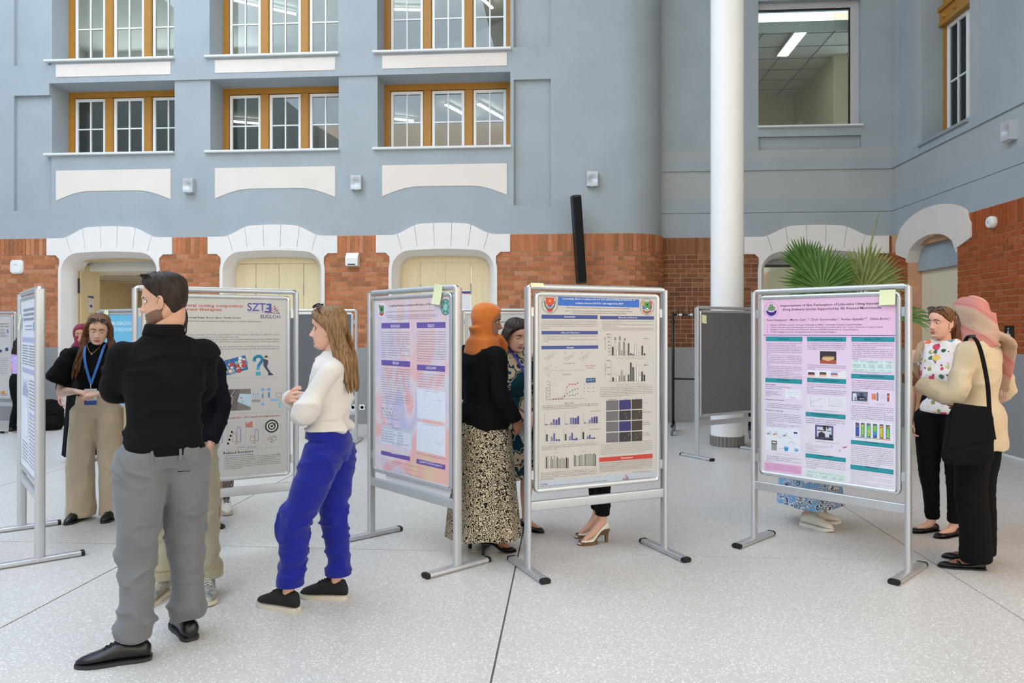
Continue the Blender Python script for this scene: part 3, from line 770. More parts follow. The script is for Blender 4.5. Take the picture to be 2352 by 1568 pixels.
for k, (dx, dy) in enumerate(((-1.2, 2.6), (.9, 2.6), (-1.2, 5.0), (.9, 5.0))):  # fill lights added to brighten the lobby
    t = empty('ceiling_light', (C3[0]+dx, Y0+dy, 2.74)); tag(t, '%s added square light brightening the room behind the open door' % ('near left', 'near right', 'far left', 'far right')[k], 'ceiling light')
    MB().box((-.3, -.3, -.02), (.3, .3, 0)).build('housing', M_wpaint, t); MB().box((-.28, -.28, -.03), (.28, .28, -.02)).build('diffuser', M_led_fill, t)

# ------------------------------------------------------------------ column
cp = at(1670, 760, 9.78); cp.z = 0
col = empty('column', cp); tag(col, 'tall round white column in front of the alcove', 'column', kind='structure')
MB().lathe([(.21, .13), (.21, ZTOP)], (0, 0, 0), 48).build('shaft', mat('column_white', (244, 243, 240), rough=.55, var=.01), col, 40)
MB().lathe([(.205, 0), (.205, .14)], (0, 0, 0), 40).build('base_core', M_joint, col, 40)
for k in range(28):
    a0 = 2*math.pi*k/28+.012; a1 = 2*math.pi*(k+1)/28-.012; am = (a0+a1)/2
    rs = [[(r_*math.cos(a), r_*math.sin(a), z) for a in (a0, am, a1)] for r_, z in ((.2, .004), (.222, .004), (.222, .128), (.2, .128))]
    MB().rings(rs, closed=False, cap=False).build('base_tile', mat('base_tile_grey', (128, 124, 118), rough=.6, var=.08), col)
# ------------------------------------------------------------------ poster stands
M_alu = mat('brushed_aluminium', (196, 199, 203), rough=0.34, metal=0.55, var=0.03, vscale=30, bump=0.03, stretch=(1, 1, 0.05))
M_chrome = mat('chrome', (215, 217, 220), rough=0.12, metal=1.0)
M_felt = mat('grey_felt', (104, 106, 110), rough=0.95, var=0.08, vscale=60, bump=0.3, bscale=300, spec=0.1)
M_back = mat('panel_back', (190, 192, 194), rough=0.6, var=0.02)
BW_, BHT = 1.02, 1.795
def rrect(w_, h_, r, n=4):
    pts = []
    for cx_, cy_, a0 in ((w_/2-r, h_/2-r, 0), (-w_/2+r, h_/2-r, 90), (-w_/2+r, -h_/2+r, 180), (w_/2-r, -h_/2+r, 270)):
        for q in range(n+1):
            a = R(a0+90*q/n); pts.append((cx_+r*math.cos(a), cy_+r*math.sin(a)))
    return pts
def build_board(front):
    """display stand: two oval posts on bar feet, crossbar, framed panel hung between the posts"""
    t = empty('poster_stand')
    H2 = BW_/2
    for s in (-1, 1):
        MB().prism(rrect(.032, .062, .0155), lambda a, b, d: (s*H2+a, b, d), .03, BHT-.02).build('post', M_alu, t, 40)
        ft = MB().prism(rrect(.068, .032, .0155), lambda a, b, d: (s*H2+a, d, .0165+b), -.235, .235).build('foot', M_alu, t, 40)
        for e in (-1, 1):
            MB().prism(rrect(.069, .033, .016), lambda a, b, d: (s*H2+a, e*(.235+d), .0165+b), -.004, .018).build('end_cap', M_dark, ft, 40)
        cpts = []
        for q in range(7):
            a = R(90*q/6); cpts.append((s*(H2-.026+.026*math.sin(a)), 0, BHT-.026+.026*math.cos(a)-.018))
        MB().tube(cpts, [(.019, .0175)]*7, 10, side=(0, 1, 0)).build('corner_joint', M_chrome, t, 50)
        for zz in (1.62, .60):
            MB().cbox((s*(H2-.016), -.008, zz-.03), (s*.470, .008, zz+.03), .002).build('bracket', M_alu, t)
        for zz in (.39, .415): MB().tube([(s*(H2+.014), 0, zz), (s*(H2+.018), 0, zz)], .006, 10).build('bolt', M_chrome, t)
    MB().prism(rrect(.034, .036, .016), lambda a, b, d: (d, a, BHT-.018+b), -H2+.026, H2-.026).build('top_rail', M_alu, t, 40)
    MB().prism(rrect(.028, .062, .008), lambda a, b, d: (d, a, .405+b), -H2+.014, H2-.014).build('crossbar', M_alu, t, 40)
    px0, px1, z0, z1 = -.468, .468, .485, 1.748
    pn = MB().box((px0+.01, -.006, z0+.01), (px1-.01, .006, z1-.01)).build('panel', M_felt if front is None else M_back, t)
    prof = [(-.0, -.006), (.0, -.011), (.006, -.017), (.016, -.018), (.026, -.014), (.031, -.008), (.031, .008), (.026, .014), (.016, .018), (.006, .017), (.0, .011), (.0, .006)]
    def rail(axis, pos, a0, a1, sgn):
        if axis == 'x': fn = lambda a, b, d: (d, b, pos + sgn*a)
        else: fn = lambda a, b, d: (pos + sgn*a, b, d)
        MB().prism(prof, fn, a0, a1).build('frame_rail', M_alu, t, 40)
    c = .034
    rail('x', z1, px0+c, px1-c, -1); rail('x', z0, px0+c, px1-c, 1); rail('z', px0, z0+c, z1-c, 1); rail('z', px1, z0+c, z1-c, -1)
    for sx in (-1, 1):
        for zz, sz in ((z0, -1), (z1, 1)):
            mb = MB(); rs = []
            for q in range(7):
                a = R(90*q/6)
                ox, oz = math.sin(a), math.cos(a)
                cxx, czz = sx*(.468-c), zz-sz*c
                ring = []
                for aa, bb in prof: rr = c-aa; ring.append((cxx+sx*ox*rr, bb*1.05, czz+sz*oz*rr))
                rs.append(ring)
            mb.rings(rs); mb.build('frame_corner', M_chrome, t, 50)
    return t
def cam2(px, d):
    xc = (px-CX)/FPX*d; return (xc*CA-d*SA, xc*SA+d*CA)
def stand(l, r, label, front=True):
    key = 'p' if front else 'n'
    if key not in PROTO:
        PROTO[key] = build_board(True if front else None); index_kids(PROTO[key]); o = PROTO[key]
    else: o = copy_tree(PROTO[key])
    mid = ((l[0]+r[0])/2, (l[1]+r[1])/2, 0)
    o.location = mid; o.rotation_euler = (0, 0, math.atan2(r[1]-l[1], r[0]-l[0]))
    tag(o, label, 'display stand', 'aluminium poster stands')
    return o
PROTO = {}
def g2(px, py): v = gnd(px, py); return (v.x, v.y)
S_A = stand(g2(50, 1215), g2(92, 1291), 'aluminium stand seen almost edge-on at the far left')
S_B = stand(cam2(320, 4.78), cam2(671, 5.25), 'aluminium stand with the red-titled white poster behind the man in black')
S_C = stand(g2(854, 1232), g2(1049, 1307), 'aluminium stand holding the pastel poster with purple headings')
S_D = stand(g2(1216, 1312), g2(1522, 1268), 'aluminium stand holding the blue-titled white poster in the centre')
S_E = stand(g2(1732.5, 1243), g2(2087, 1321), 'aluminium stand holding the pink poster with teal headings')
S_F = stand(cam2(1600, 8.76), cam2(1737, 9.29), 'empty grey felt stand in front of the white column', False)
S_G = stand(cam2(645, 10.0), cam2(818, 10.0), 'empty grey felt stand behind the woman in the white blouse', False)
S_H = stand(cam2(220, 10.3), cam2(338, 9.7), 'stand with the sky blue poster behind the woman in black and beige')
S_I = stand(cam2(-106, 11.3), cam2(45, 11.1), 'stand with a white poster at the far left against the brick wall')
S_J = stand(cam2(1062, 9.75), cam2(1238, 9.7), 'stand with the tan-banded white poster behind the woman in the patterned dress')

# ------------------------------------------------------------------ posters: printed sheets
TEXTQ = []          # queued lettering, turned to mesh in one go
INK = {}
def ink(c):
    c = tuple(c)
    if c not in INK: INK[c] = mat('ink_%d_%d_%d' % c, c, rough=0.55, var=0.02, vscale=40)
    return INK[c]
class Sheet:
    def __init__(s, standobj, label, paper, x0=-.4385, x1=.4385, z0=.515, z1=1.718):
        s.st = standobj; bpy.context.view_layer.update()
        s.M = standobj.matrix_world.copy(); s.I = s.M.inverted()
        me = MB().box((x0, -.0095, z0), (x1, -.0065, z1)).mesh('poster', paper)
        s.root = link('poster', me); s.root.location = standobj.location; s.root.rotation_euler = standobj.rotation_euler
        tag(s.root, label, 'poster', 'research posters on stands')
        s.polys = {}; s.ox = s.oy = 0; s.k = 1.0
        s.parts = {}
    def crop(s, ox, oy, k): s.ox, s.oy, s.k = ox, oy, k
    def uv(s, x, y):
        px, py = s.ox + x/s.k, s.oy + y/s.k
        o = s.I @ Vector((0, 0, CAMH)); d = (s.I.to_3x3() @ ray(px, py))
        t = (-.0095 - o.y)/d.y; p = o + d*t
        return p.x, p.z
    def poly(s, pts, col, lay=1, part='print'):
        s.polys.setdefault(part, []).append((pts, tuple(col), lay))
    def rect(s, x0, y0, x1, y1, col, lay=1, part='print'):
        a = s.uv(x0, y0); b = s.uv(x1, y1)
        # keep the box square on the sheet: take heights at the left edge
        zb = s.uv(x0, y1 - (0))[1]
        s.poly([(a[0], zb), (b[0], zb), (b[0], a[1]), (a[0], a[1])], col, lay, part)
    def box4(s, q, col, lay=1, part='print'):
        s.poly([s.uv(*p) for p in q], col, lay, part)
    def line(s, pts, w, col, lay=2, part='print'):
        u = [Vector(s.uv(*p)) for p in pts]
        if w > .01:
            for c in u[1:-1]: s.poly([(c.x+w/2*math.cos(q*.5236), c.y+w/2*math.sin(q*.5236)) for q in range(12)], col, lay, part)
        for a, b in zip(u, u[1:]):
            d = b-a
            if d.length < 1e-6: continue
            n = Vector((-d.y, d.x)).normalized()*w/2
            s.poly([tuple(a-n), tuple(b-n), tuple(b+n), tuple(a+n)], col, lay, part)
    def disc(s, x, y, r, col, lay=2, ry=None, n=20, part='print'):
        c = s.uv(x, y); rx = r; ry = ry or r
        s.poly([(c[0]+rx*math.cos(2*math.pi*q/n), c[1]+ry*math.sin(2*math.pi*q/n)) for q in range(n)], col, lay, part)
    def text(s, st, x0, x1, y, h, col=(50, 48, 52), bold=0.0, lay=3, italic=False, rot=0):
        a = s.uv(x0, y); b = s.uv(x1, y); hh = s.uv(x0, y-h)[1]-a[1]
        TEXTQ.append((s, st, a[0], a[1], (b[0]-a[0]) if x1 else None, hh, tuple(col), bold, lay, rot))
    def para(s, lines, x0, x1, y0, y1, h, col=(84, 78, 90), bold=0.0, last=None):
        n = len(lines)
        for i, t in enumerate(lines):
            if not t: continue
            xe = x1
            t0 = t
            f = 1.0
            if t.endswith('|'): t = t[:-1]; f = min(1.0, len(t)/max(len(q) for q in lines))
            s.text(t, x0, x0+(x1-x0)*f, y0+(y1-y0)*i/max(1, n-1), h, col, bold)
    def finish(s):
        for part, ps in s.polys.items():
            mb = MB(); cols = []
            for pts, c, lay in ps:
                if c not in cols: cols.append(c)
                y = -.0095-.00035*lay
                ar = sum(pts[i][0]*pts[(i+1) % len(pts)][1]-pts[(i+1) % len(pts)][0]*pts[i][1] for i in range(len(pts)))
                pp = pts if ar > 0 else pts[::-1]
                mb.add([(p[0], y, p[1]) for p in pp], [tuple(range(len(pp)))], cols.index(c))
            s.parts[part] = o_ = mb.build(part, [ink(c) for c in cols] if len(cols) > 1 else ink(cols[0]), s.root); o_['kind'] = 'stuff'
def flush_text():
    objs = []
    cache = {}
    for q in TEXTQ:
        key = (q[1], q[7])
        if key in cache: continue
        cu = bpy.data.curves.new('t', 'FONT'); cu.body = q[1]; cu.resolution_u = 1 if len(q[1]) > 14 else 3; cu.fill_mode = 'FRONT'; cu.offset = q[7]*.35
        o = bpy.data.objects.new('t', cu); COL.objects.link(o); cache[key] = o
    dg = bpy.context.evaluated_depsgraph_get()
    geo = {}
    for key, o in cache.items():
        me = o.evaluated_get(dg).to_mesh()
        v = np.empty(len(me.vertices)*3, dtype=np.float32); me.vertices.foreach_get('co', v)
        geo[key] = (v.reshape(-1, 3).copy(), [tuple(p.vertices) for p in me.polygons])
        o.evaluated_get(dg).to_mesh_clear()
    for o in cache.values():
        cu = o.data; bpy.data.objects.remove(o); bpy.data.curves.remove(cu)
    groups = {}
    for s, st, x, z, w_, h, col, bold, lay, rot in TEXTQ:
        v, f = geo[(st, bold)]
        if len(v) == 0: continue
        x0, x1 = v[:, 0].min(), v[:, 0].max()
        ky = h/0.69; kx = (w_/(x1-x0)) if w_ else ky
        vx = (v[:, 0]-x0)*kx; vz = v[:, 1]*ky
        if rot: vx, vz = -vz, vx
        pts = [(x+float(a), -.0095-.00035*lay, z+float(b)) for a, b in zip(vx, vz)]
        groups.setdefault(s, {}).setdefault(col, MB()).add(pts, f)
    for s, d in groups.items():
        mb = MB(); cols = list(d)
        for i, c in enumerate(cols): mb.merge(d[c], i)
        mb.build('lettering', [ink(c) for c in cols] if len(cols) > 1 else ink(cols[0]), s.root)['kind'] = 'stuff'
    TEXTQ.clear()
def grad_paper(name, stops, zlo=.5, zhi=1.7):
    def f(n, l, s):
        sp = n.new('ShaderNodeSeparateXYZ'); l.new(s, sp.inputs[0])
        mr = n.new('ShaderNodeMapRange'); mr.inputs[1].default_value = zlo; mr.inputs[2].default_value = zhi
        l.new(sp.outputs[2], mr.inputs[0]); return mr.outputs[0]
    return ramp_mat(name, stops, f, rough=0.5)
WP = mat('poster_paper', (192, 189, 187), rough=0.5, var=0.01)

# --- E: pink poster
E_ = Sheet(S_E, 'pink and lavender poster with teal headings on skin permeation of lidocaine', grad_paper('paper_pink', [(0, (222, 220, 232)), (.35, (222, 214, 232)), (.78, (228, 202, 228)), (.83, (230, 192, 220)), (1, (228, 188, 216))]))
TEAL = (34, 146, 158); K = (52, 40, 62); BT = (122, 106, 132)
def teal(s, x0, y0, x1, y1, t, tx0, tx1):
    s.rect(x0, y0, x1, y1, (26, 112, 124), 1); 
    a, b = s.uv(x0, y0), s.uv(x1, y0); zb = s.uv(x0, y1)[1]; e = .0025
    s.poly([(a[0]+e, zb+e), (b[0]-e, zb+e), (b[0]-e, a[1]-e), (a[0]+e, a[1]-e)], TEAL, 2)
    s.text(t, tx0, tx1, y0+(y1-y0)*.68, (y1-y0)*.38, (18, 58, 72), .03)
E_.crop(1730, 670, 5.405)
E_.text('Improvement of Skin Permeation of Lidocaine Using Innovative', 340, 1628, 185, 26, K, .035)
E_.text('Drug Delivery System Supported by 3D Printed Microneedle', 372, 1594, 233, 26, K, .035)
E_.text('Feria Hasanpour\u00b9, Martin Cseh \u00b9\u02d2\u00b2, Zsolt Geretovszky \u00b2 , Ferhan Ayaydin\u00b3\u02d2\u2074 , Szilvia Berk\u00f3\u00b9'.replace('\u02d2', ','), 172, 1698, 362, 26, (70, 54, 82), .01)
for i, (t, xe) in enumerate([('1    Institute of Pharmaceutical Technology and Regulatory Affairs, University of Szeged, Szeged, Hungary', 1350), ('2    Center of Excellence for Interdisciplinary Research, Development and Innovation, 3D Center, University of Szeged, Szeged', 1610), ('3    Hungarian Centre of Excellence for Molecular Medicine (HCEMM) Nonprofit Ltd., Szeged Hungary', 1300), ('4    Cellular Imaging Laboratory, Biological Research Centre, Szeged Hungary', 1022)]):
    E_.text(t, 175, xe, 420+28.3*i, 17, (92, 74, 104))
a = E_.uv(122, 536); b = E_.uv(1772, 536); E_.poly([(-.4385, a[1]-.002), (.4385, a[1]-.002), (.4385, a[1]+.002), (-.4385, a[1]+.002)], (84, 66, 124), 2)
# round emblem: ring of tiny letters, green leaf cluster over a blue cupped hand
def emblem(s, x, y, r, hand=True):
    c = s.uv(x, y)
    n = 36
    for q in range(n):
        if q % 6 == 5: continue
        a0 = 2*math.pi*q/n; a1 = 2*math.pi*(q+.6)/n
        s.poly([(c[0]+r*math.cos(t)*m_, c[1]+r*math.sin(t)*m_) for t, m_ in ((a0, .96), (a1, .96), (a1, 1.02), (a0, 1.02))], (120, 104, 178), 2)
    for dx, dy, w_, h_ in ((-.02, .55, .28, .2), (-.32, .14, .22, .24), (.02, .1, .2, .26), (.3, .2, .24, .24), (-.02, .36, .2, .1)):
        pts = [(c[0]+r*(dx+w_*math.cos(2*math.pi*q/10)), c[1]+r*(dy+h_*math.sin(2*math.pi*q/10))) for q in range(10)]
        s.poly(pts, (86, 134, 84), 2)
        s.poly([(c[0]+r*(dx+w_*.5*math.cos(2*math.pi*q/10)), c[1]+r*(dy+h_*.45*math.sin(2*math.pi*q/10))) for q in range(10)], (150, 186, 150), 3)
    out = [(-.74, -.02)] + [(.74*math.cos(math.pi+math.pi*q/14), -.05+.76*math.sin(math.pi+math.pi*q/14)) for q in range(1, 14)] + [(.74, -.02)]
    inn = [(.5, -.12), (.3, -.3), (0, -.32), (-.28, -.3), (-.5, -.14)]
    s.poly([(c[0]+r*a_, c[1]+r*b_) for a_, b_ in out+inn], (44, 38, 132), 2)
emblem(E_, 226, 224, .052)
teal(E_, 158, 556, 610, 612, 'Introduction', 310, 448)
teal(E_, 668, 558, 1155, 614, 'Preparation of microneedle array', 714, 1110)
teal(E_, 1220, 560, 1755, 616, 'Results of IVPT', 1385, 1588)
E_.para(['Lidocaine is a commonly used local anaesthetic with', 'limitations in permeation and onset of action.|', 'Passive penetration enhancing methods, such as', 'nanostructured lipid carriers (NLCs) can improve the', 'penetration of drugs through the skin and lead to', 'increased drug accumulation in the epidermis and', 'dermis.|', 'Active permeation enhancing methods, such as', 'microneedles (MNs) can be utilized as a painless', 'and minimally invasive device to facilitate dermal', 'drug delivery, creating micro-sized channels in the', 'skin and allowing for efficient drug transport into the', 'skin.|', 'This active approache have the potential to', 'complement the passive transport achieved by', 'NLCs, presenting an innovative and synergistic', 'effect to improving lidocaine delivery.|', 'For this purpose, we compared the ex vivo', 'permeation of lidocaine delivered by traditional', 'ointment and NLC-Gel with or without 3D'], 168, 604, 642, 1056, 13, BT, 0)
teal(E_, 152, 1066, 607, 1120, 'Formulations', 302, 450)
E_.text('Active agent', 153, 280, 1152, 14, K, .03)
E_.para(['Lidocaine base: 2-(diethylamino)-N-(2,6-', 'dimethylphenyl) acetamide|'], 153, 476, 1176, 1198, 13, BT)
E_.para(['Melting point: 66.5\u00b0C', 'Solubility <30.2 \u00b5g/mL|', 'in aqueous solution in buffer', 'at pH 7.4|'], 153, 345, 1238, 1290, 12, BT)
E_.rect(396, 1208, 594, 1318, (226, 232, 240), 1)
for cx_ in (450, 522, 560):
    E_.line([(cx_+20*math.cos(math.pi*q/3), 1258+18*math.sin(math.pi*q/3)) for q in range(7)], .0006, (110, 116, 130))
E_.line([(472, 1262), (500, 1240), (505, 1262)], .0006, (110, 116, 130)); E_.text('lidocaine', 455, 530, 1314, 12, (110, 116, 130))
E_.text('Preparation of Ointment', 153, 386, 1338, 14, K, .03)
E_.para(['The ointment base (Macrogol 400 and 1500 in a 1:1', 'ratio) was melted at 60-70 \u00b0C, and then 2%', 'lidocaine was added and stirred until cooling.|'], 173, 603, 1388, 1432, 13, BT)
E_.text('Preparation of NLC gel', 153, 372, 1470, 14, K, .03)
E_.crop(1730, 940, 7.842)
E_.para(['It involved dissolving 2% lidocaine in a mixture of', 'molten solid lipids, liquid lipid, and surfactant.|', 'The aqueous phase was heated and added to the', 'lipophilic phase to create a pre-emulsion, which', 'underwent ultrasonication to break down large lipid', 'droplets.|', 'The final NLC formulations were rapidly cooled to', 'stabilize NLC before storage.|'], 243, 870, 70, 290, 17, BT, 0)
E_.box4([(233, 318), (843, 362), (843, 784), (233, 728)], (224, 228, 240), 1)
for x, y, c in ((296, 442, (58, 104, 176)), (408, 452, (200, 86, 84)), (584, 476, (58, 104, 176))):
    E_.box4([(x-46, y), (x+30, y+10), (x+44, y-12), (x-20, y-26)], (218, 190, 170), 2); E_.box4([(x-48, y+2), (x-14, y+8), (x-10, y-14), (x-36, y-20)], c, 3); E_.box4([(x-6, y-24), (x+22, y-20), (x+24, y-56), (x-2, y-58)], (164, 208, 232), 2)
E_.box4([(730, 405), (795, 410), (798, 440), (730, 435)], (58, 44, 128), 2); E_.line([(742, 440), (740, 515)], .0012, (120, 190, 225)); E_.line([(780, 445), (800, 520)], .0012, (160, 160, 190))
for p in (((455, 492), (508, 498)), ((640, 518), (698, 524)), ((690, 572), (634, 620)), ((690, 572), (755, 634)), ((552, 710), (448, 700))): E_.line(p, .0014, (60, 60, 70))
E_.box4([(330, 556), (428, 566), (426, 740), (328, 730)], (150, 150, 146), 2); E_.box4([(332, 560), (426, 570), (426, 630), (332, 620)], (60, 52, 46), 3); E_.box4([(344, 576), (414, 582), (412, 612), (344, 606)], (220, 216, 206), 4)
E_.box4([(554, 672), (636, 680), (624, 752), (568, 746)], (44, 140, 206), 2); E_.box4([(572, 652), (610, 656), (606, 690), (578, 690)], (150, 205, 235), 3)
c0 = E_.uv(778, 730); E_.disc(778, 730, .0135, (70, 150, 216), 2, .011); E_.disc(776, 722, .008, (150, 200, 236), 3, .006)
E_.text('Preparation process of NLC', 416, 648, 800, 12, BT)
E_.para(['The optimized NLC system was jellifying with 1%', 'Carbopol\u00ae 971 NF for skin application.|', 'The pH was adjusted with trolamine to create the gel', 'structure.|'], 236, 870, 832, 926, 17, BT, 0)
E_.box4([(198, 940), (878, 1020), (872, 1182), (196, 1094)], (226, 176, 214), 1)
E_.para(['Project no TKP2021-EGA-32 has been implemented with the', 'support provided by the Ministry of Culture and Innovation of', 'Hungary from the National Research, Development and', 'Innovation Fund, financed under the TKP2021-EGA funding', 'scheme.|'], 228, 846, 974, 1082, 14, (150, 70, 120))
E_.crop(1730, 670, 5.405)
E_.para(['3D printed microneedle arrays were fabricated using a', 'biocompatible resin through stereolithography. The', 'final design contained 6x6 conical needles with a', 'needle height of 1 mm on a carrier of 7.2x7.2x1 mm.|'], 674, 1152, 642, 712, 14, BT, 0)
E_.rect(830, 736, 1032, 890, (54, 46, 48), 1); E_.box4([(830, 850), (930, 840), (1032, 850), (1032, 892), (830, 890)], (170, 84, 62), 2); E_.box4([(850, 838), (935, 858), (1010, 836), (1000, 812), (930, 806), (862, 816)], (222, 180, 136), 3)
for q in range(12): E_.box4([(866+12*q, 816), (876+12*q, 816), (871+12*q, 794)], (222, 180, 136), 3)
E_.para(['The experimental setup was: solid microneedle', 'combination with dermal drug delivery systems (poke', 'and patch).|'], 674, 1150, 912, 958, 14, BT, 0)
E_.rect(672, 968, 1154, 1060, (230, 228, 238), 1)
for x, c1 in ((722, (40, 36, 40)), (866, (40, 36, 40)), (1006, (70, 110, 190))):
    E_.rect(x-44, 1022, x+44, 1054, (234, 196, 178), 2); E_.rect(x-44, 1018, x+44, 1030, (190, 80, 72), 3); E_.rect(x-40, 996 if x < 900 else 1006, x+40, 1014, c1, 3)
    for q in range(7): E_.box4([(x-38+12*q, 1012), (x-30+12*q, 1012), (x-34+12*q, 1032)], c1, 4)
E_.text('Dermal drug delivery device', 972, 1092, 994, 9, (110, 100, 120))
teal(E_, 670, 1064, 1154, 1120, 'Rheological investigations', 750, 1072)
E_.para(['Both NLC gels and ointments exhibited suitable', 'viscosity for skin application, but the ointment viscosity', 'was higher.|', 'More viscous formulations correlate to slower drug', 'release rates, suggesting that the rheological properties', 'of the formulation can influence drug release behavior.|'], 668, 1152, 1148, 1258, 14, BT, 0)
E_.rect(666, 1282, 1152, 1448, (224, 222, 234), 1)
for x in (708, 942):
    E_.line([(x, 1300), (x, 1416), (x+160, 1424)], .0008, (80, 80, 90))
    for q in range(6): E_.line([(x-6, 1304+20*q), (x, 1304+20*q)], .0006, (80, 80, 90))
E_.line([(714, 1384), (730, 1360), (770, 1344), (858, 1320)], .0009, (190, 70, 70)); E_.line([(714, 1386), (740, 1368), (790, 1348), (858, 1332)], .0006, (150, 130, 140))
E_.line([(950, 1375), (1000, 1350), (1034, 1340), (1090, 1360), (1110, 1372), (1090, 1390), (1040, 1410), (960, 1418)], .0006, (120, 120, 130)); E_.line([(950, 1410), (1040, 1386), (1100, 1372)], .0006, (120, 120, 130))
E_.text('Flow curves of NLC gel and ointment preparations', 744, 1050, 1470, 10, (110, 100, 120))
teal(E_, 652, 1488, 1146, 1542, 'Biopharmaceutical studies', 730, 1052)
E_.crop(1730, 940, 7.842)
E_.para(['Franz diffusion cell used to measure the amount and', 'in vitro drug release test (IVRT) and in vitro drug', 'permeation test (IVPT) through the skin.|'], 948, 1650, 165, 236, 18, BT, .03)
E_.rect(1010, 262, 1115, 530, (220, 218, 230), 1)
E_.box4([(1115, 272), (1445, 300), (1442, 562), (1115, 532)], (92, 88, 140), 2); E_.box4([(1150, 310), (1410, 332), (1410, 508), (1150, 480)], (206, 212, 226), 3)
for q in ([(1160, 365), (1290, 378), (1290, 392), (1160, 380)], [(1330, 382), (1400, 388), (1400, 400), (1330, 395)], [(1175, 430), (1230, 395), (1296, 440), (1296, 508), (1175, 498)], [(1370, 440), (1428, 470), (1428, 520), (1370, 514)], [(1115, 506), (1442, 534), (1442, 562), (1115, 532)], [(1255, 285), (1315, 290), (1315, 390), (1290, 388), (1255, 340)], [(1328, 300), (1370, 304), (1352, 360), (1335, 358)]): E_.box4(q, (52, 48, 56), 4)
E_.text('Phoenix RDS automatic diffusion system', 1122, 1560, 576, 13, BT)
E_.para(['Membrane:|', 'synthetic cellulose acetate membrane (IVRT)', 'heat-separated human epidermis (IVPT)|', 'Duration time:|', '6 h (IVRT), 48 h (IVPT)|', 'Temperature: 32 \u00b0C|', 'Receptor phase: phosphate buffer pH 7.4|'], 948, 1356, 612, 760, 11, BT)
for x, y, c in ((1410, 665, (186, 190, 214)), (1560, 740, (170, 176, 190))): E_.disc(x, y, .007, c, 2)
E_.line([(1490, 700), (1530, 740)], .0006, (150, 150, 160)); E_.box4([(1610, 700), (1690, 680), (1690, 660), (1612, 682)], (190, 70, 84), 2)
teal(E_, 944, 788, 1668, 862, 'Results of IVRT', 1168, 1436)
E_.para(['In vitro release of lidocaine from NLC gel and ointment', 'formulations showed consistent release over 6 h. A', 'significant difference in drug release rate was', 'observed between NLC gel (79%) and traditional', 'ointment (44%).|'], 952, 1660, 900, 1040, 18, BT, 0)
E_.box4([(944, 1090), (1666, 1172), (1664, 1292), (944, 1200)], (204, 226, 222), 1)
E_.text('Sample     Time (h)     Cumulative drug released     R\u00b2     Release constant', 985, 1640, 1122, 13, (60, 80, 80))
E_.text('Ointment      6           492.87          0.9939    163.30', 970, 1620, 1168, 13, (60, 80, 80)); E_.text('NLC gel        6           974.29          0.9961    346.11', 970, 1620, 1192, 13, (60, 80, 80))
for x in (1085, 1170, 1440, 1520): E_.line([(x, 1108), (x, 1215)], .0007, (240, 246, 244))
E_.crop(1900, 670, 5.405)
E_.para(['The skin permeation rate from the NLC gel were 3.5', 'times higher than from the ointment, which was due', 'to the nanosized carrier system.|', 'By pretreating the skin with microneedles, the skin', 'permeation of lidocaine increased significantly. In the', 'case of the ointment, about 2 times higher', 'permeation rate was observed, while smaller', 'improvement (about 1.2 times) was detected for the', 'NLC gel.|'], 312, 826, 645, 834, 14, BT, 0)
E_.rect(306, 846, 826, 984, (206, 228, 226), 1)
for y in (892, 908, 924, 958): E_.line([(306, y), (826, y+8)], .0006, (244, 248, 248))
for x in (410, 474, 620, 728): E_.line([(x, 850), (x, 984)], .0009, (244, 248, 248))
E_.text('Sample     Time (h)    Cumulative drug      R\u00b2      Permeation', 330, 815, 860, 11, (70, 86, 90)); E_.text('permeated (\u00b5g)                        rate', 490, 800, 880, 11, (70, 86, 90))
for i, t in enumerate(['Ointment    24      106.72     0.9990     0.0852', 'NLC gel      24      374.75     0.9960     0.3100', 'Ointment     24      230.28     0.9979     0.2028', 'NLC gel MN   24      404.2      0.9774     0.354']): E_.text(t, 322, 800, (902, 918, 934, 972)[i], 10, (70, 86, 90))
E_.text('Permeation parameters of lidocaine loaded NLC gel and ointment with or', 316, 812, 992, 10, BT); E_.text('without microneedle', 492, 632, 1012, 10, BT)
teal(E_, 298, 1016, 832, 1072, 'Raman measurements', 414, 710)
E_.para(['To determine the drug penetration depth into the skin', 'layers, Raman spectroscopy was used. Cryosections', 'are made from the treated skin and investigated with', 'Raman chemical mapping. The warmer colors mean', 'the presence and higher concentration of the searched', 'component.|'], 304, 826, 1102, 1218, 14, BT, 0)
E_.box4([(304, 1234), (504, 1242), (500, 1362), (302, 1352)], (96, 104, 128), 1)
for q, c in (([(318, 1262), (362, 1256), (366, 1345), (318, 1345)], (214, 220, 232)), ([(370, 1300), (430, 1284), (480, 1310), (490, 1340), (380, 1345)], (40, 44, 60)), ([(400, 1320), (470, 1322), (470, 1332), (400, 1330)], (206, 212, 226)), ([(400, 1256), (450, 1258), (440, 1282), (410, 1278)], (48, 52, 66)), ([(340, 1302), (358, 1302), (358, 1350), (340, 1350)], (40, 96, 150))): E_.box4(q, c, 2)
E_.box4([(552, 1262), (608, 1266), (608, 1340), (552, 1334)], (224, 136, 96), 1); E_.line([(600, 1270), (572, 1298), (600, 1330)], .001, (110, 60, 40)); E_.box4([(614, 1250), (636, 1252), (636, 1354), (614, 1352)], (120, 122, 140), 1)
E_.line([(660, 1290), (724, 1292), (724, 1326), (660, 1322), (660, 1290)], .0006, (130, 120, 150)); E_.box4([(744, 1258), (772, 1260), (770, 1362), (744, 1360)], (70, 80, 100), 1); E_.box4([(750, 1268), (766, 1268), (766, 1354), (750, 1354)], (206, 62, 40), 2); E_.box4([(752, 1284), (764, 1290), (764, 1312), (752, 1306)], (222, 186, 60), 3)
E_.text('Thermo Fisher DXR Dispersive Raman', 306, 520, 1376, 9, BT); E_.text('Chemical mapping', 612, 722, 1394, 9, BT)
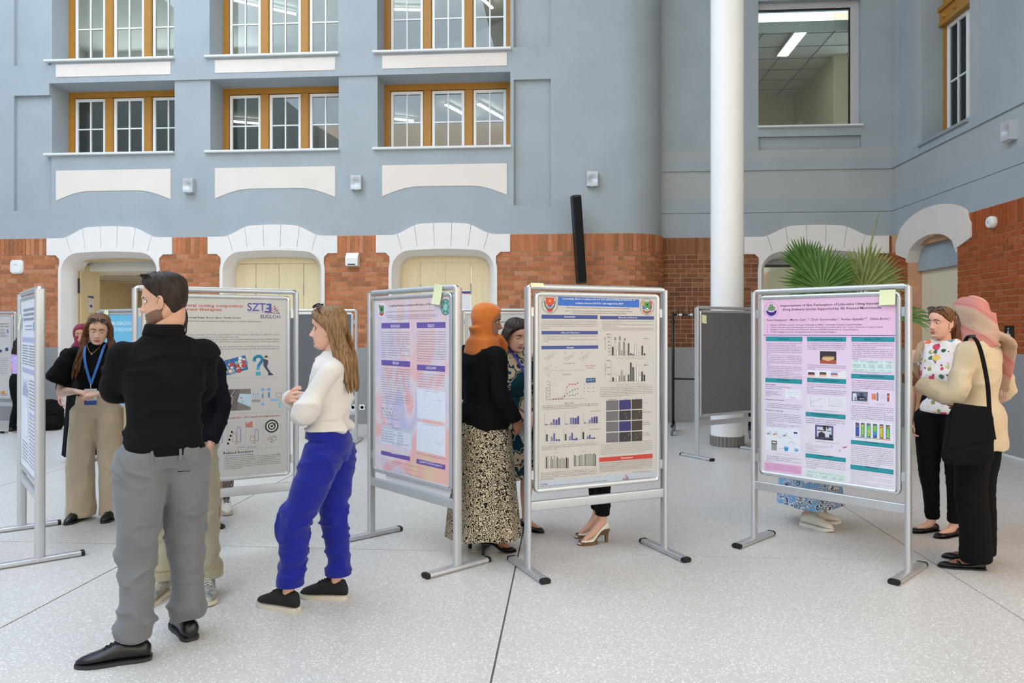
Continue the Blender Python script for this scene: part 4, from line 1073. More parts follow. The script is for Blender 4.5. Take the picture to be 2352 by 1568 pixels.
E_.para(['In the case of the ointment, most of the API was', 'detected in the middle part of the examined skin. After', 'pretreating the skin with microneedles, the API was', 'also detected in the lower part of the dermis.|', 'NLC gel shows deeper penetration of lidocaine', 'compared to the ointment. Concentrated API observed', 'in the epidermis that suggests a depot effect of the'], 300, 824, 1420, 1562, 14, BT, 0)
E_.crop(1900, 940, 7.842)
E_.text('NLC system.', 434, 590, 182, 18, BT, 0)
E_.box4([(490, 200), (1172, 248), (1168, 592), (490, 540)], (224, 222, 232), 1)
rn = random.Random(3)
hot = [(48, 84, 190), (46, 150, 200), (56, 176, 130), (120, 196, 70), (206, 206, 60), (230, 150, 50), (210, 60, 44)]
for i, (x0, y0, x1, y1, base) in enumerate([(510, 234, 578, 478, 0), (606, 240, 672, 490, 3), (712, 250, 782, 502, 3), (826, 260, 898, 514, 1), (944, 266, 1012, 524, 4), (1058, 278, 1130, 534, 3)]):
    E_.rect(x0, y0, x1, y1, (84, 86, 104), 2)
    n = 12
    for q in range(n):
        for r_ in range(3):
            k = min(6, max(0, base + rn.choice([-1, 0, 0, 1])))
            if i == 0: k = 6 if q == 1 else (1 if q == 2 else 0)
            if i == 3: k = 3 if q < 6 else (1 if q < 10 else 0)
            if i in (4, 5) and q == 1: k = 6
            ax = x0+10+(x1-x0-20)*r_/3; bx = x0+10+(x1-x0-20)*(r_+1)/3; ay = y0+30+(y1-y0-46)*q/n; by = y0+30+(y1-y0-46)*(q+1)/n
            E_.rect(ax, ay, bx, by, hot[k], 3)
for q in range(10): E_.box4([(500+64*q, 490+6*q), (564+64*q, 496+6*q), (564+64*q, 506+6*q), (500+64*q, 500+6*q)], [(58, 60, 170), (60, 90, 190), (50, 130, 170), (50, 150, 120), (60, 160, 80), (110, 170, 60), (170, 180, 60), (216, 150, 50), (220, 100, 50), (206, 60, 46)][q], 3)
teal(E_, 428, 546, 1204, 620, 'Conclusion', 696, 912)
E_.para(['The passive permeation method (NLC) was more', 'effective than the active method (microneedle) for', 'lidocaine permeation. Interestingly, when these', 'methods were used together, a synergistic effect on', 'skin permeation through the human epidermis (in vitro)', 'was observed. However, when drug permeation into', 'the deeper layer of the skin was evaluated by Raman', 'mapping, the active method facilitated lidocaine', 'permeation from the ointment, while there was no', 'additional effect with the NLC system.|'], 432, 1192, 662, 962, 18, BT, 0)
teal(E_, 420, 988, 1196, 1072, 'References', 692, 902)
E_.para(['A. Dubey, S. Lakshmi, R. Bhalani, M. Szabo-Revesz, A. Farkas, S. Berko, E. Csanyi, G. Blazso,', 'Nanostructured lipid carriers (NLCs) for skin delivery: application and comparison of drug', 'penetration, Journal of Pharmaceutics 12 (2018) 1-9.|', 'Brown M. B., Martin G. P. Dermal and transdermal delivery. Int. J. Nanomedicine, New York,', 'Sidhom, M. A. Kiss, T., Berko, S. Budai-Szucs, M. Micro-needle coated dermal drug delivery, 3,', 'J. Pharm. Sci. 2020, 4 (1) 33-41.|', 'A. Chem, T. Kiss, T. Pharm. M. Microneedle - skin drug delivery in drug permeation method,', 'Zhu, Z. M. (2021) Eur. Pharmaceut. J. Pharmacy 1, 98, 1000-1005.|'], 428, 1182, 1098, 1320, 11, BT)
E_.finish()

# --- D: white poster, blue title
D_ = Sheet(S_D, 'white poster with blue title bar, bar charts and dark micrographs', WP)
NAVY = (52, 72, 138); KB = (84, 82, 84); LT = (136, 132, 132)
def crest(s, x, y, kind):
    c = s.uv(x, y); r = .058 if kind == 0 else .056
    n = 40
    for q in range(n):
        a0 = 2*math.pi*q/n; a1 = 2*math.pi*(q+.55)/n
        s.poly([(c[0]+r*math.cos(t)*m_, c[1]+r*math.sin(t)*m_) for t, m_ in ((a0, .9), (a1, .9), (a1, 1.0), (a0, 1.0))], (96, 92, 96), 2)
    P = lambda pts, col, lay: s.poly([(c[0]+r*a_, c[1]+r*b_) for a_, b_ in pts], col, lay)
    if kind == 0:
        P([(-.72, .35), (-.62, -.2), (-.3, -.62), (.3, -.62), (.62, -.2), (.72, .35), (.6, .4), (.5, -.1), (.2, -.45), (-.2, -.45), (-.5, -.1), (-.6, .4)], (52, 92, 70), 2)
        P([(-.5, .72), (.5, .72), (.5, .1), (.3, -.1), (-.3, -.1), (-.5, .1)], (200, 66, 50), 3); P([(-.3, -.1), (.3, -.1), (.14, -.34), (-.14, -.34)], (70, 82, 160), 3)
        P([(-.12, .5), (.1, .55), (.16, .2), (.0, .3), (-.14, .16)], (226, 150, 70), 4)
        P([(-.4, -.6), (-.1, -.5), (.1, -.5), (.4, -.6), (.2, -.82), (-.2, -.82)], (176, 56, 48), 3)
    else:
        P([(-.7, .6), (-.35, .75), (-.3, -.1), (-.7, -.1)], (206, 150, 60), 2); P([(.7, .6), (.35, .75), (.3, -.1), (.7, -.1)], (196, 60, 54), 2)
        P([(-.66, .1), (-.3, .1), (-.3, -.3), (-.6, -.3)], (60, 110, 180), 3); P([(.66, 0), (.3, 0), (.3, -.3), (.6, -.3)], (60, 80, 80), 3)
        P([(-.4, .6), (.42, .6), (.42, -.1), (0, -.42), (-.4, -.1)], (66, 150, 94), 4)
        P([(-.12, .36), (.2, .4), (.12, .2), (.26, -.02), (.02, -.1), (.1, .14), (-.16, .2)], (24, 52, 36), 5); P([(-.1, -.18), (.16, -.1), (.1, -.3), (-.05, -.32)], (226, 236, 228), 5)
        P([(-.66, -.3), (-.3, -.45), (0, -.62), (.3, -.45), (.66, -.3), (.5, -.62), (0, -.86), (-.5, -.62)], (190, 54, 48), 3); P([(-.24, -.52), (.24, -.52), (.2, -.74), (-.2, -.74)], (66, 120, 80), 4)
def band(s, x0, y0, x1, y1, t, tx0, tx1, col=NAVY, tc=(226, 228, 236)):
    s.rect(x0, y0, x1, y1, col, 1); s.text(t, tx0, tx1, y0+(y1-y0)*.7, (y1-y0)*.42, tc, .03)
D_.crop(1220, 660, 6.03)
crest(D_, 258, 232, 0)
D_.box4([(373, 127), (1496, 166), (1496, 278), (373, 250)], (44, 100, 190), 1)
D_.text('Contrasting effects of ecdysteroids and their self-assembling nanoparticles on', 428, 1440, 165, 24, (226, 232, 244), .03)
D_.text('oxidative stress in SH-SY5Y cells triggered by tBHP', 608, 1276, 226, 24, (226, 232, 244), .03)
D_.text('Bizhar Ahmed Tayeb\u00b9, Renáta Minorics\u00b9, Máté Vágvölgyi\u00b2, Endre Kussier\u00b2, István Zupkó\u00b9, Attila Hunyadi\u00b2', 494, 1368, 288, 19, KB)
D_.text('\u00b9 Institute of Pharmacodynamics and Biopharmacy, University of Szeged, Eötvös str. 6, H-6720 Szeged, Hungary', 460, 1406, 328, 15, KB)
D_.text('\u00b2 Institute of Pharmacognosy, University of Szeged, Eötvös str. 6, H-6720 Szeged, Hungary', 550, 1318, 358, 15, KB)
crest(D_, 1603, 268, 1)
band(D_, 144, 376, 920, 432, 'Introduction', 462, 610)
D_.para(['Central nervous system tumors are challenging to treat, and radiotherapy that induces', 'oxidative stress is an important treatment modality for these tumors. The SH-SY5Y cells,', 'derived from human neuroblastoma SK-N-SH cell line, have been extensively utilized as an in', 'vitro neuronal model for studying neurodegeneration, neurotrauma, and developmental', 'neurotoxicity.|'], 146, 912, 468, 566, 15, LT, 0)
band(D_, 143, 602, 923, 650, 'Aims and Objectives', 414, 664)
D_.para(['To clarify the effectiveness of ecdysteroids, including their self-assembling nanoconjugates', 'in reducing oxidative stress induced by tBHP.|', 'To elucidate the possible cell protection in brain cells as a model of neurodegenerative', 'diseases.|'], 170, 914, 680, 756, 15, LT, 0)
D_.line([(143, 436), (143, 600)], .0008, (176, 172, 170)); D_.line([(926, 440), (926, 590), (143, 594)], .0008, (176, 172, 170)); D_.line([(926, 655), (926, 770), (143, 774)], .0008, (176, 172, 170))
band(D_, 142, 808, 928, 856, 'Results', 494, 588)
def mol(s, x, y, k=1.0, rings_=3):
    for q in range(rings_):
        cx_, cy_ = x+36*q*k, y-18*q*k
        s.line([(cx_+22*k*math.cos(math.pi*(i/3+1/6)), cy_+22*k*math.sin(math.pi*(i/3+1/6))) for i in range(7)], .0009, (70, 68, 72))
    s.line([(x-20*k, y+8), (x-44*k, y-14)], .0009, (70, 68, 72)); s.line([(x+8, y+22*k), (x+14, y+46*k)], .0009, (70, 68, 72))
    s.line([(x+36*(rings_-1)*k+10, y-18*rings_*k-8), (x+36*(rings_-1)*k+24*k, y-18*rings_*k-34*k), (x+36*(rings_-1)*k+54*k, y-18*rings_*k-22*k)], .0009, (70, 68, 72))
for x, t in ((216, '7'), (494, '8'), (702, '9')): mol(D_, x, 984)
for x, t in ((210, '7'), (466, '8'), (690, '9')): D_.text(t, x, x+12, 914, 14, KB, .02)
D_.text('Free ecdysteroids', 450, 606, 1060, 16, KB); D_.text('Nanoparticles', 434, 554, 1212, 16, KB); D_.text('14', 328, 346, 1118, 14, KB)
D_.text('Typical Chemical', 744, 892, 1092, 17, (196, 74, 66)); D_.text('Structures', 772, 864, 1122, 17, (196, 74, 66))
mol(D_, 214, 1128, .8, 2); mol(D_, 236, 1210, .7, 1)
D_.line([(252, 1146), (286, 1160)] + [(300+18*q, 1150+(8 if q % 2 else -4)) for q in range(25)], .0009, (70, 68, 72))
for x in (422, 616, 668, 722): D_.line([(x, 1146), (x, 1126)], .0009, (70, 68, 72))
D_.rect(758, 1254, 892, 1320, (42, 84, 128), 1); D_.text('IC\u2085\u2080  (\u00b5M)    R\u00b2', 772, 872, 1288, 16, (226, 230, 236))
for y, t, c in ((1346, '4h     16.0     0.93', (190, 70, 64)), (1400, '24     152.1     0.95', KB), (1454, '48     3020     0.38', KB)): D_.text(t, 728, 876, y, 14, c)
D_.line([(262, 1304), (262, 1568)], .0013, KB); D_.line([(262, 1548), (765, 1536)], .0013, KB)
for q in range(7): D_.line([(250, 1306+41*q), (262, 1306+41*q)], .0012, KB); D_.text(str(120-20*q), 224, 246, 1312+41*q, 13, KB)
D_.text('Inhibition % \u00b1 SEM', 214, 214+150, 1556, 15, KB, rot=1)
sg = [(290+9*q, 1546-208/(1+math.exp(-(290+9*q-478)/13))) for q in range(40)]
D_.line(sg, .0016, (186, 62, 58))
for x in (304, 342, 381, 420, 460, 496, 533, 570, 606, 644): y = 1546-208/(1+math.exp(-(x-478)/13)) - (16 if x > 620 else 0); D_.box4([(x-6, y-9), (x+6, y-9), (x+6, y+9), (x-6, y+9)], (170, 44, 44), 3)
D_.line([(380, 1540), (420, 1528), (470, 1498), (520, 1462), (570, 1424), (640, 1388)], .001, (110, 110, 116)); D_.line([(300, 1544), (460, 1516), (560, 1494), (640, 1468)], .001, (110, 110, 116))
for x, y in ((533, 1448), (570, 1424), (606, 1416), (644, 1404), (496, 1470), (533, 1496), (570, 1490), (606, 1494), (644, 1472)): D_.box4([(x-4, y-8), (x+4, y-8), (x+4, y+8), (x-4, y+8)], (60, 60, 74), 3)
D_.crop(1370, 660, 6.03)
band(D_, 50, 392, 796, 440, 'Materials and Methods', 306, 562)
D_.para(['The neuroblastoma SH-SY5Y cells were pre-treated with the tested compounds for 48 h', 'before exposing to the tBHP for 4 h.|', 'The cytotoxicity of the compounds and tBHP were assessed through the MTT assay, with the', 'determination of their IC\u2085\u2080.|', 'Confirmation of cytotoxic effects was further established through the observation of', 'morphological changes, employing fluorescence microscopy and double staining techniques.'], 80, 784, 472, 594, 14, LT, 0)
def bars(s, x0, base, step, hs, cols, w_, err=12, lay=3):
    for q, h in enumerate(hs):
        x = x0+step*q
        c = cols[q % len(cols)]
        s.box4([(x-w_/2, base-h), (x+w_/2, base-h), (x+w_/2, base), (x-w_/2, base)], (70, 68, 70), lay)
        if c != (70, 68, 70) and h > 6: s.box4([(x-w_/2+2.5, base-h+2.5), (x+w_/2-2.5, base-h+2.5), (x+w_/2-2.5, base-1), (x-w_/2+2.5, base-1)], c, lay+1)
        if err and h > 8: s.line([(x, base-h), (x, base-h-err)], .0008, (70, 68, 70))
g = [(24, 22, 24), (200, 198, 196), (216, 214, 212), (150, 148, 148), (160, 158, 158), (120, 118, 118), (206, 204, 202), (90, 88, 90), (60, 58, 62), (60, 58, 62), (206, 204, 204), (220, 218, 216), (226, 224, 222), (56, 54, 58), (30, 28, 30)]
D_.line([(204, 652), (204, 732)], .0012, KB); D_.line([(204, 752), (204, 938), (688, 938)], .0012, KB)
bars(D_, 225, 938, 31.4, [116, 184, 60, 184, 68, 184, 44, 166, 28, 16, 150, 34, 26, 130, 26], g, 22)
for x, h in ((258, 40), (324, 58), (391, 30)): D_.box4([(x-11, 732-h), (x+11, 732-h), (x+11, 732), (x-11, 732)], (126, 124, 124), 4)
for y, t in ((656, '1000'), (698, '800'), (758, '80'), (806, '60'), (850, '40'), (896, '20'), (942, '0')): D_.text(t, 184-12*len(t), 186, y, 14, KB, .02); D_.line([(192, y-5), (204, y-5)], .001, KB)
D_.text('SH-SY5Y', 652, 720, 716, 15, KB, .02); D_.text('IC\u2085\u2080 (\u00b5M) \u00b1 SEM', 124, 280, 868, 15, KB, rot=1)
for q, t in enumerate(['C', '7', '14', '8', '15', '9', '16', '10', '17', '18', '12', '19', '20', '13', '21']): D_.text(t, 219+31.4*q, 219+31.4*q+8*len(t), 976+(14 if q % 2 == 0 and q else 0), 13, KB, .02); D_.text(t, 219+31.2*q, 219+31.2*q+8*len(t), 1340+(14 if q % 2 == 0 and q else 0), 13, KB, .02)
D_.line([(204, 1016), (204, 1300), (690, 1290)], .0012, KB); D_.line([(204, 1192), (690, 1182)], .0006, LT)
bars(D_, 228, 1298, 31, [54, 32, 78, 72, 150, 80, 78, 92, 258, 196, 172, 222, 78, 132, 90], g, 22)
for y, t in ((1020, '1500'), (1116, '1000'), (1212, '500'), (1306, '0')): D_.text(t, 186-12*len(t), 188, y, 14, KB, .02); D_.line([(192, y-5), (204, y-5)], .001, KB)
D_.text('MRC-5', 658, 714, 1082, 15, KB, .02); D_.text('IC\u2085\u2080 (\u00b5M) \u00b1 SEM', 128, 280, 1234, 15, KB, rot=1)
D_.para(['Figure 3. Cytotoxic IC\u2085\u2080 value of tBHP in the absence (C) or presence of ecdysteroids (7-10, 12, 13) or their', 'self-assembled nanodrugs (14-21). Almost all ecdysteroids protected the cells. Compounds 7, 8, and 9,', 'increased oxidative stress-resistance of the SH-SY5Y cell line by up to 10-21 times. Nearly all', 'nanoconjugates exerted a strong, dose-dependent sensitizing effect on tBHP-induced oxidative damage', 'in SH-SY5Y cells, while providing protection to MRC-5 fibroblast cells, additionally free ecdysteroids', 'provided protection against tBHP-induced damage in both cell lines.|'], 50, 776, 1394, 1516, 13, (116, 114, 116), 0)
D_.crop(1370, 910, 6.82)
D_.text('Background', 196, 312, 58, 16, KB, .03); D_.text('HO', 444, 468, 50, 16, KB, .03); D_.text('PI', 624, 638, 40, 16, KB, .03)
for r_, (ya, yb) in enumerate([(68, 222), (236, 388), (402, 556), (572, 724)]):
    for c_, (xa, xb) in enumerate([(152, 346), (356, 538), (550, 716)]):
        col = [(104, 102, 110), ((42, 40, 108) if r_ in (0, 2) else (44, 42, 54)), (58, 50, 48)][c_]
        e = -14*c_*.7
        D_.box4([(xa, ya+e), (xb, ya+e-8), (xb, yb+e-10), (xa, yb+e)], col, 1)
for x, y in ((450, 272), (466, 330), (665, 250), (632, 344), (498, 604), (440, 658), (612, 604), (624, 642), (678, 590)): D_.line([(x+14, y-20), (x-4, y+10)], .0013, (220, 190, 150), 3)
for y, t in ((72, 'A'), (104, 'Control'), (228, 'B'), (258, 'tBHP (50 \u00b5M)'), (386, 'C'), (416, '8 0.1 (\u00b5M)'), (448, 'tBHP (50 \u00b5M)'), (552, 'D'), (584, '16 0.1 \u00b5M'), (616, 'tBHP (50 \u00b5M)')): D_.text(t, 726, 726+9.2*len(t), y, 15, LT, .01)
D_.para(['Figure 3. Fluorescence microscopic images for apoptotic nuclear assessment with Hoechst 33258 staining of', 'SH-SY5Y cells after 48 h incubation. Treatment with 50 \u00b5M tBHP caused cellular damage and oxidative', 'stress-induced apoptosis with observation of necrotic cells under microscope after stained with', 'Hoechst/Propidium iodide. Pre-treatment with compound 8 (0.1 \u00b5M) protected against tBHP-induced', 'cytotoxicity by maintaining cellular morphology, growth, confluency, and reducing apoptotic and necrotic', 'cell populations. Also, nanoassembled nanoconjugate 16 (0.1 \u00b5M) sensitized cells to oxidative damage,', 'evidenced by morphological changes and increased apoptotic and necrotic cell populations.|'], 58, 880, 755, 918, 12, (116, 114, 116), 0)
D_.box4([(42, 960), (880, 896), (878, 966), (42, 1028)], (188, 62, 56), 1); D_.text('Conclusion', 384, 570, 978, 26, (240, 228, 224), .03)
D_.box4([(42, 1030), (878, 968), (876, 1128), (38, 1202)], (182, 178, 178), 1)
D_.para(['Ecdysteroids demonstrated a protective effect in SH-SY5Y cells and reducing apoptosis in cells', 'against tBHP-induced cellular damage. There are some compounds potentially lead to increase', 'tumor selectivity of tBHP against neuroblastoma while protecting the normal cells. The results can', 'be directly translated into a strategy to improve the selectivity of radiotherapy, that is sensitizing', 'the tumor while protecting surrounding tissues.|'], 54, 866, 1060, 1180, 14, LT, 0)
for x0, x1, y in ((316, 462, 1038), (50, 268, 1112), (390, 716, 1124)): D_.line([(x0, y+2), (x1, y-8)], .0012, (206, 90, 84), 4)
D_.text('Contact: bifta01@gmail.com', 568, 848, 1196, 18, LT)
D_.crop(1220, 910, 6.82)
a = D_.uv(150, 1330); D_.poly([(-.4385, .515), (.4385, .515), (.4385, a[1]), (-.4385, a[1])], (176, 188, 204), 1)
D_.text('Funding:', 146, 256, 1390, 24, (84, 88, 100), .02)
D_.text('This work was funded by the National Research, Development and Innovation Office, Hungary', 146, 1190, 1424, 20, (84, 88, 100)); D_.text('(NKFIH): K134704 and TKP2021-EGA-32) by the Ministry of Innovation and Technology', 146, 1116, 1464, 20, (84, 88, 100))
def eugloh(s, x, y, k, t=True):
    for p, c in ((((0, 0), (56, -78), (84, -12), (0, 0)), (196, 84, 74)), (((24, -4), (90, -54)), (80, 110, 170)), (((6, -6), (100, -30)), (196, 84, 74)), (((58, -70), (66, -20), (106, 0), (30, 2)), (70, 90, 150))):
        s.line([(x+a_*k, y+b_*k) for a_, b_ in p], .0028, c)
eugloh(D_, 1430, 1306, 1.05)
D_.crop(1370, 910, 6.82)
D_.text('EU', 350, 402, 1362, 40, (52, 60, 120), .04); D_.text('GLOH', 404, 512, 1360, 40, (52, 60, 120))
D_.text('Annual Summit 2024 Szeged', 530, 850, 1308, 22, (96, 100, 112)); D_.text('11-14 June 2024', 600, 782, 1338, 22, (70, 74, 88), .02)
D_.crop(1220, 910, 6.82)
D_.text('LogConc [M]', 520, 656, 116, 20, KB)
D_.para(['Figure 1. Illustrates the time and dose dependency of tBHP in SH-SY5Y cells. Higher cytotoxicity', 'is observed after 4 h of incubation with tBHP, with an IC\u2085\u2080 value of 16.0 \u00b5M. This time and', 'concentration point were utilized in subsequent experiments.|'], 166, 1048, 158, 208, 15, (110, 108, 110), .01)
BL1, BL2, BL3 = (120, 118, 178), (84, 80, 164), (58, 52, 132)
for x, base, hs in ((236, 452, [12, 2, 36, 88, 80, 112]), (550, 442, [10, 2, 104, 102, 96, 126]), (842, 426, [12, 2, 54, 90, 100, 104])):
    D_.line([(x-26, base-186), (x-26, base), (x+230, base-14)], .001, KB)
    bars(D_, x, base-6, 40 if x < 500 else 37, hs, [(24, 22, 24), (90, 90, 90), BL1, BL2, BL3, BL3], 28, 10)
for x, base, hs in ((246, 704, [106, 0, 66, 122, 28, 28]), (540, 690, [98, 0, 62, 116, 22, 38]), (816, 672, [110, 0, 44, 68, 20, 26])):
    D_.line([(x-26, base-180), (x-26, base), (x+220, base-12)], .001, KB)
    bars(D_, x, base-4, 38 if x < 500 else 34, hs, [(62, 62, 54), (90, 90, 90), BL1, BL2, BL3, BL3], 26, 10)
D_.text('Free Ecdysteroids', 930, 1090, 240, 15, KB); D_.text('Their nanoparticles', 908, 1080, 524, 15, KB)
for i, (x, y) in enumerate(((288, 490), (602, 484), (884, 462), (278, 744), (570, 734), (848, 712))): D_.text('tBHP + comp. %s \u00b5M' % '789'[i % 3], x, x+130, y, 12, LT)
D_.para(['Figure 2. Calculated IC\u2085\u2080 values of tBHP on SH-SY5Y cells, both alone or pretreated with various', 'concentrations (0.3-10 \u00b5M) of the compounds which incubated for 48 h. All tested compounds', 'exhibited effects at 3.3\u00b5M.|'], 164, 1040, 794, 844, 14, (110, 108, 110), .01)
gg = [(24, 22, 24), (190, 188, 186), (220, 218, 216), (140, 138, 138), (150, 148, 148), (170, 168, 166), (200, 198, 196), (110, 108, 108), (160, 158, 156), (150, 148, 146), (180, 178, 176), (160, 158, 156), (170, 168, 166), (40, 38, 42), (60, 58, 62)]
bars(D_, 240, 1124, 24, [174, 196, 138, 186, 140, 196, 124, 174, 148, 142, 160, 152, 146, 168, 160], gg, 15, 8)
bars(D_, 684, 1090, 23, [170, 150, 160, 162, 178, 172, 152, 188, 182, 184, 196, 190, 182, 194, 182], gg, 14, 8)
D_.line([(224, 908), (224, 1126), (590, 1108)], .001, KB); D_.line([(668, 880), (668, 1092), (1012, 1068)], .001, KB)
D_.text('SH-SY5Y', 362, 436, 892, 14, LT); D_.text('MRC-5', 798, 850, 866, 14, LT)
D_.para(['Figure 3 displays the cell viability assay results of the ecdysteroids (7-10, 12, 13) or their self-', 'assembled nanodrugs (14-21), alone at a concentration of 3.3 \u00b5M after 48 h of incubation. A', 'slight decrease in cell viability can be observed with some nanoparticles in SH-SY5Y cells. All', 'the compounds showed no cytotoxicity on normal fibroblast cells (MRC-5), but rather', 'improving the viability.|'], 152, 1024, 1212, 1312, 14, (110, 108, 110), .01)
D_.finish()

# --- C: pastel poster, purple headings
def pastel():
    m = bpy.data.materials.new('paper_pastel'); m.use_nodes = True
    n = m.node_tree.nodes; l = m.node_tree.links; p = n['Principled BSDF']; p.inputs['Roughness'].default_value = .45
    tc = n.new('ShaderNodeTexCoord')
    nz = n.new('ShaderNodeTexNoise'); nz.inputs['Scale'].default_value = 2.3; nz.inputs['Detail'].default_value = 3; nz.inputs['Distortion'].default_value = 1.2
    mp = n.new('ShaderNodeMapping'); mp.inputs['Scale'].default_value = (1.6, 1, .9); mp.inputs['Location'].default_value = (.7, 0, .35)
    l.new(tc.outputs['Object'], mp.inputs[0]); l.new(mp.outputs[0], nz.inputs[0])
    cr = n.new('ShaderNodeValToRGB'); el = cr.color_ramp.elements
    st = [(.22, (226, 208, 170)), (.36, (232, 190, 170)), (.45, (236, 178, 184)), (.52, (222, 212, 220)), (.6, (206, 196, 224)), (.7, (186, 190, 216)), (.8, (160, 178, 200))]
    while len(el) < len(st): el.new(.5)
    for e, (q, c) in zip(el, st): e.position = q; e.color = lin(c)
    l.new(nz.outputs[0], cr.inputs[0])
    sp = n.new('ShaderNodeSeparateXYZ'); l.new(tc.outputs['Object'], sp.inputs[0])
    mr = n.new('ShaderNodeMapRange'); mr.inputs[1].default_value = .95; mr.inputs[2].default_value = 1.5; l.new(sp.outputs[2], mr.inputs[0])
    mx = n.new('ShaderNodeMix'); mx.data_type = 'RGBA'; mx.inputs[7].default_value = lin((214, 208, 216))
    mu = n.new('ShaderNodeMath'); mu.operation = 'MULTIPLY'; mu.inputs[1].default_value = .55; l.new(mr.outputs[0], mu.inputs[0])
    l.new(mu.outputs[0], mx.inputs[0]); l.new(cr.outputs[0], mx.inputs[6]); l.new(mx.outputs[2], p.inputs['Base Color'])
    return m
C_ = Sheet(S_C, 'pastel watercolour poster with purple heading bars on drug burden index', pastel())
PUR = (108, 88, 166); CT = (136, 124, 140)
def purp(s, x0, y0, x1, y1, t, tx0, tx1):
    s.rect(x0, y0, x1, y1, PUR, 1); s.text(t, tx0, tx1, y0+(y1-y0)*.72, (y1-y0)*.4, (236, 232, 244), .03)
    s.line([(tx0, y0+(y1-y0)*.8), (tx1, y0+(y1-y0)*.8)], .0015, (236, 232, 244), 3)
C_.crop(845, 650, 6.27)
C_.text('Drug Burden Index in correlation with balance: A Pilot study', 306, 992, 342, 32, (74, 66, 84), .01)
C_.text('Andrea Enyedi 1,2), Péter Tóth 1,2), Mária Simon 1), Bence Bernadett Szatai 2), Andrea Ganger 2), Dezső Csupor 1,3,4)', 284, 970, 422, 18, CT)
for y, x0, x1, t in ((474, 266, 996, '1) University of Szeged, Faculty of Pharmacy, Institute of Clinical Pharmacy, Szeged, Hungary 2) University of Szeged, Albert Szent-'), (498, 268, 994, 'Györgyi Health Center, Szőke Pharmacy, Szeged, Hungary 3) University of Szeged Faculty of Health Sciences and Social Studies,'), (524, 342, 908, 'Department of Physiotherapy 4) University of Pécs, Institute for Translational Medicine, Pécs, Hungary')): C_.text(t, x0, x1, y, 15, CT)
c0 = C_.uv(200, 382); C_.poly([(c0[0]+.052*math.cos(2*math.pi*q/24), c0[1]+.052*math.sin(2*math.pi*q/24)) for q in range(24)], (226, 224, 230), 1)
def mini_crest(s, c, r):
    P = lambda pts, col, lay: s.poly([(c[0]+r*a_, c[1]+r*b_) for a_, b_ in pts], col, lay)
    P([(-.6, .6), (.6, .6), (.6, -.2), (0, -.6), (-.6, -.2)], (96, 150, 110), 2); P([(-.3, .4), (.3, .4), (.3, -.1), (0, -.3), (-.3, -.1)], (40, 120, 78), 3); P([(-.14, .2), (.16, .2), (.1, -.1), (-.1, -.1)], (30, 40, 40), 4); P([(-.66, -.3), (0, -.62), (.66, -.3), (.5, -.7), (0, -.9), (-.5, -.7)], (170, 50, 50), 3); P([(-.75, .7), (-.4, .75), (-.45, .2), (-.75, .2)], (170, 130, 90), 2)
mini_crest(C_, c0, .05)
c1 = C_.uv(1120, 345); C_.poly([(c1[0]+.052*math.cos(2*math.pi*q/28), c1[1]+.052*math.sin(2*math.pi*q/28)) for q in range(28)], (54, 104, 110), 1)
for rr, col, ly in ((.046, (128, 186, 174), 2), (.03, (84, 146, 142), 3), (.022, (150, 200, 188), 4)): C_.poly([(c1[0]+rr*math.cos(2*math.pi*q/24), c1[1]+rr*math.sin(2*math.pi*q/24)) for q in range(24)], col, ly)
for q in range(6): a0 = math.pi*q/3; C_.poly([(c1[0]+.036*math.cos(a0)+.008*math.cos(t), c1[1]+.036*math.sin(a0)+.008*math.sin(t)) for t in (0, 1.5, 3, 4.5)], (60, 118, 118), 5)
purp(C_, 197, 574, 600, 652, 'BACKGROUND', 334, 462); purp(C_, 704, 566, 1120, 648, 'RESULTS', 864, 956)
C_.para(['Several diseases and disorders associated with a risk in elderly patients. A chronic or major', 'burdened by these puts for the healthcare system (1). Taking multiple diseases every taking', 'chronic, therapeutic factors (e.g. medical visual cognitive, balance), vertigo, balance', 'problems, and certain medications. During their Outpatient, Drugs (PRN) if these', 'medications have anticholinergic and/or sedative, intervention, and cause effects, are', 'influencing negatively the stability of an elderly patient. The Drug Burden Index (DBI)', 'was created, to determine the anticholinergic and/or sedative used of the patient.|', 'The Berg Balance Scale is a scale used clinical test of balance in person of balance and', 'risk of falling. The Berg Tinetti to test is just a important for assessing mobility, balance', 'and the risk of older people and estimates risk of falling sway.|', 'Our study aims to assess the elderly patients balance in correlation with the activity', "patients' drug burden index, DBI.|"], 200, 604, 712, 1066, 14, CT, .01)
C_.para(['In this pilot study we gathered 19 elderly patients data. The demographic data is', 'shown in Table 1. The most common morbidity was uncontrolled hypertension', '(68.75%), and 68.42% of the patient showed median at least one sign of falling. In our', 'of out of 8 patient people have fallen at least once previously, and 2 suffered', 'injuries, which needed admittance to the Emergency Department due to fall. The', 'mean DBI value was 0.52\u00b10.48 and the the greatest DBI value was above 1.25.', 'The Berg Balance Scale showed, that 2 patients had a low falling risk (41-56', 'points), 8 patients had a medium falling risk (21-40 points) and 2 patient had a', 'high falling risk (<20 points). If the study patients who have a high falling risk, their', 'DBI score is above 1.0. The associations between DBI and BBS and DBI and TUG', 'showed, that with increasing DBI values, the score on TUG decreasing and TUG', 'increasing, however, the association is weak, due to low values of R\u00b2 (R\u00b2=0.10', 'R\u00b2=0.25, 0.04 and 0.10; p<0.05) (Figure 2).|'], 710, 1124, 706, 1122, 14, CT, .01)
purp(C_, 197, 1104, 608, 1182, 'METHODS', 360, 446); purp(C_, 708, 1172, 1112, 1252, 'CONCLUSIONS', 840, 984)
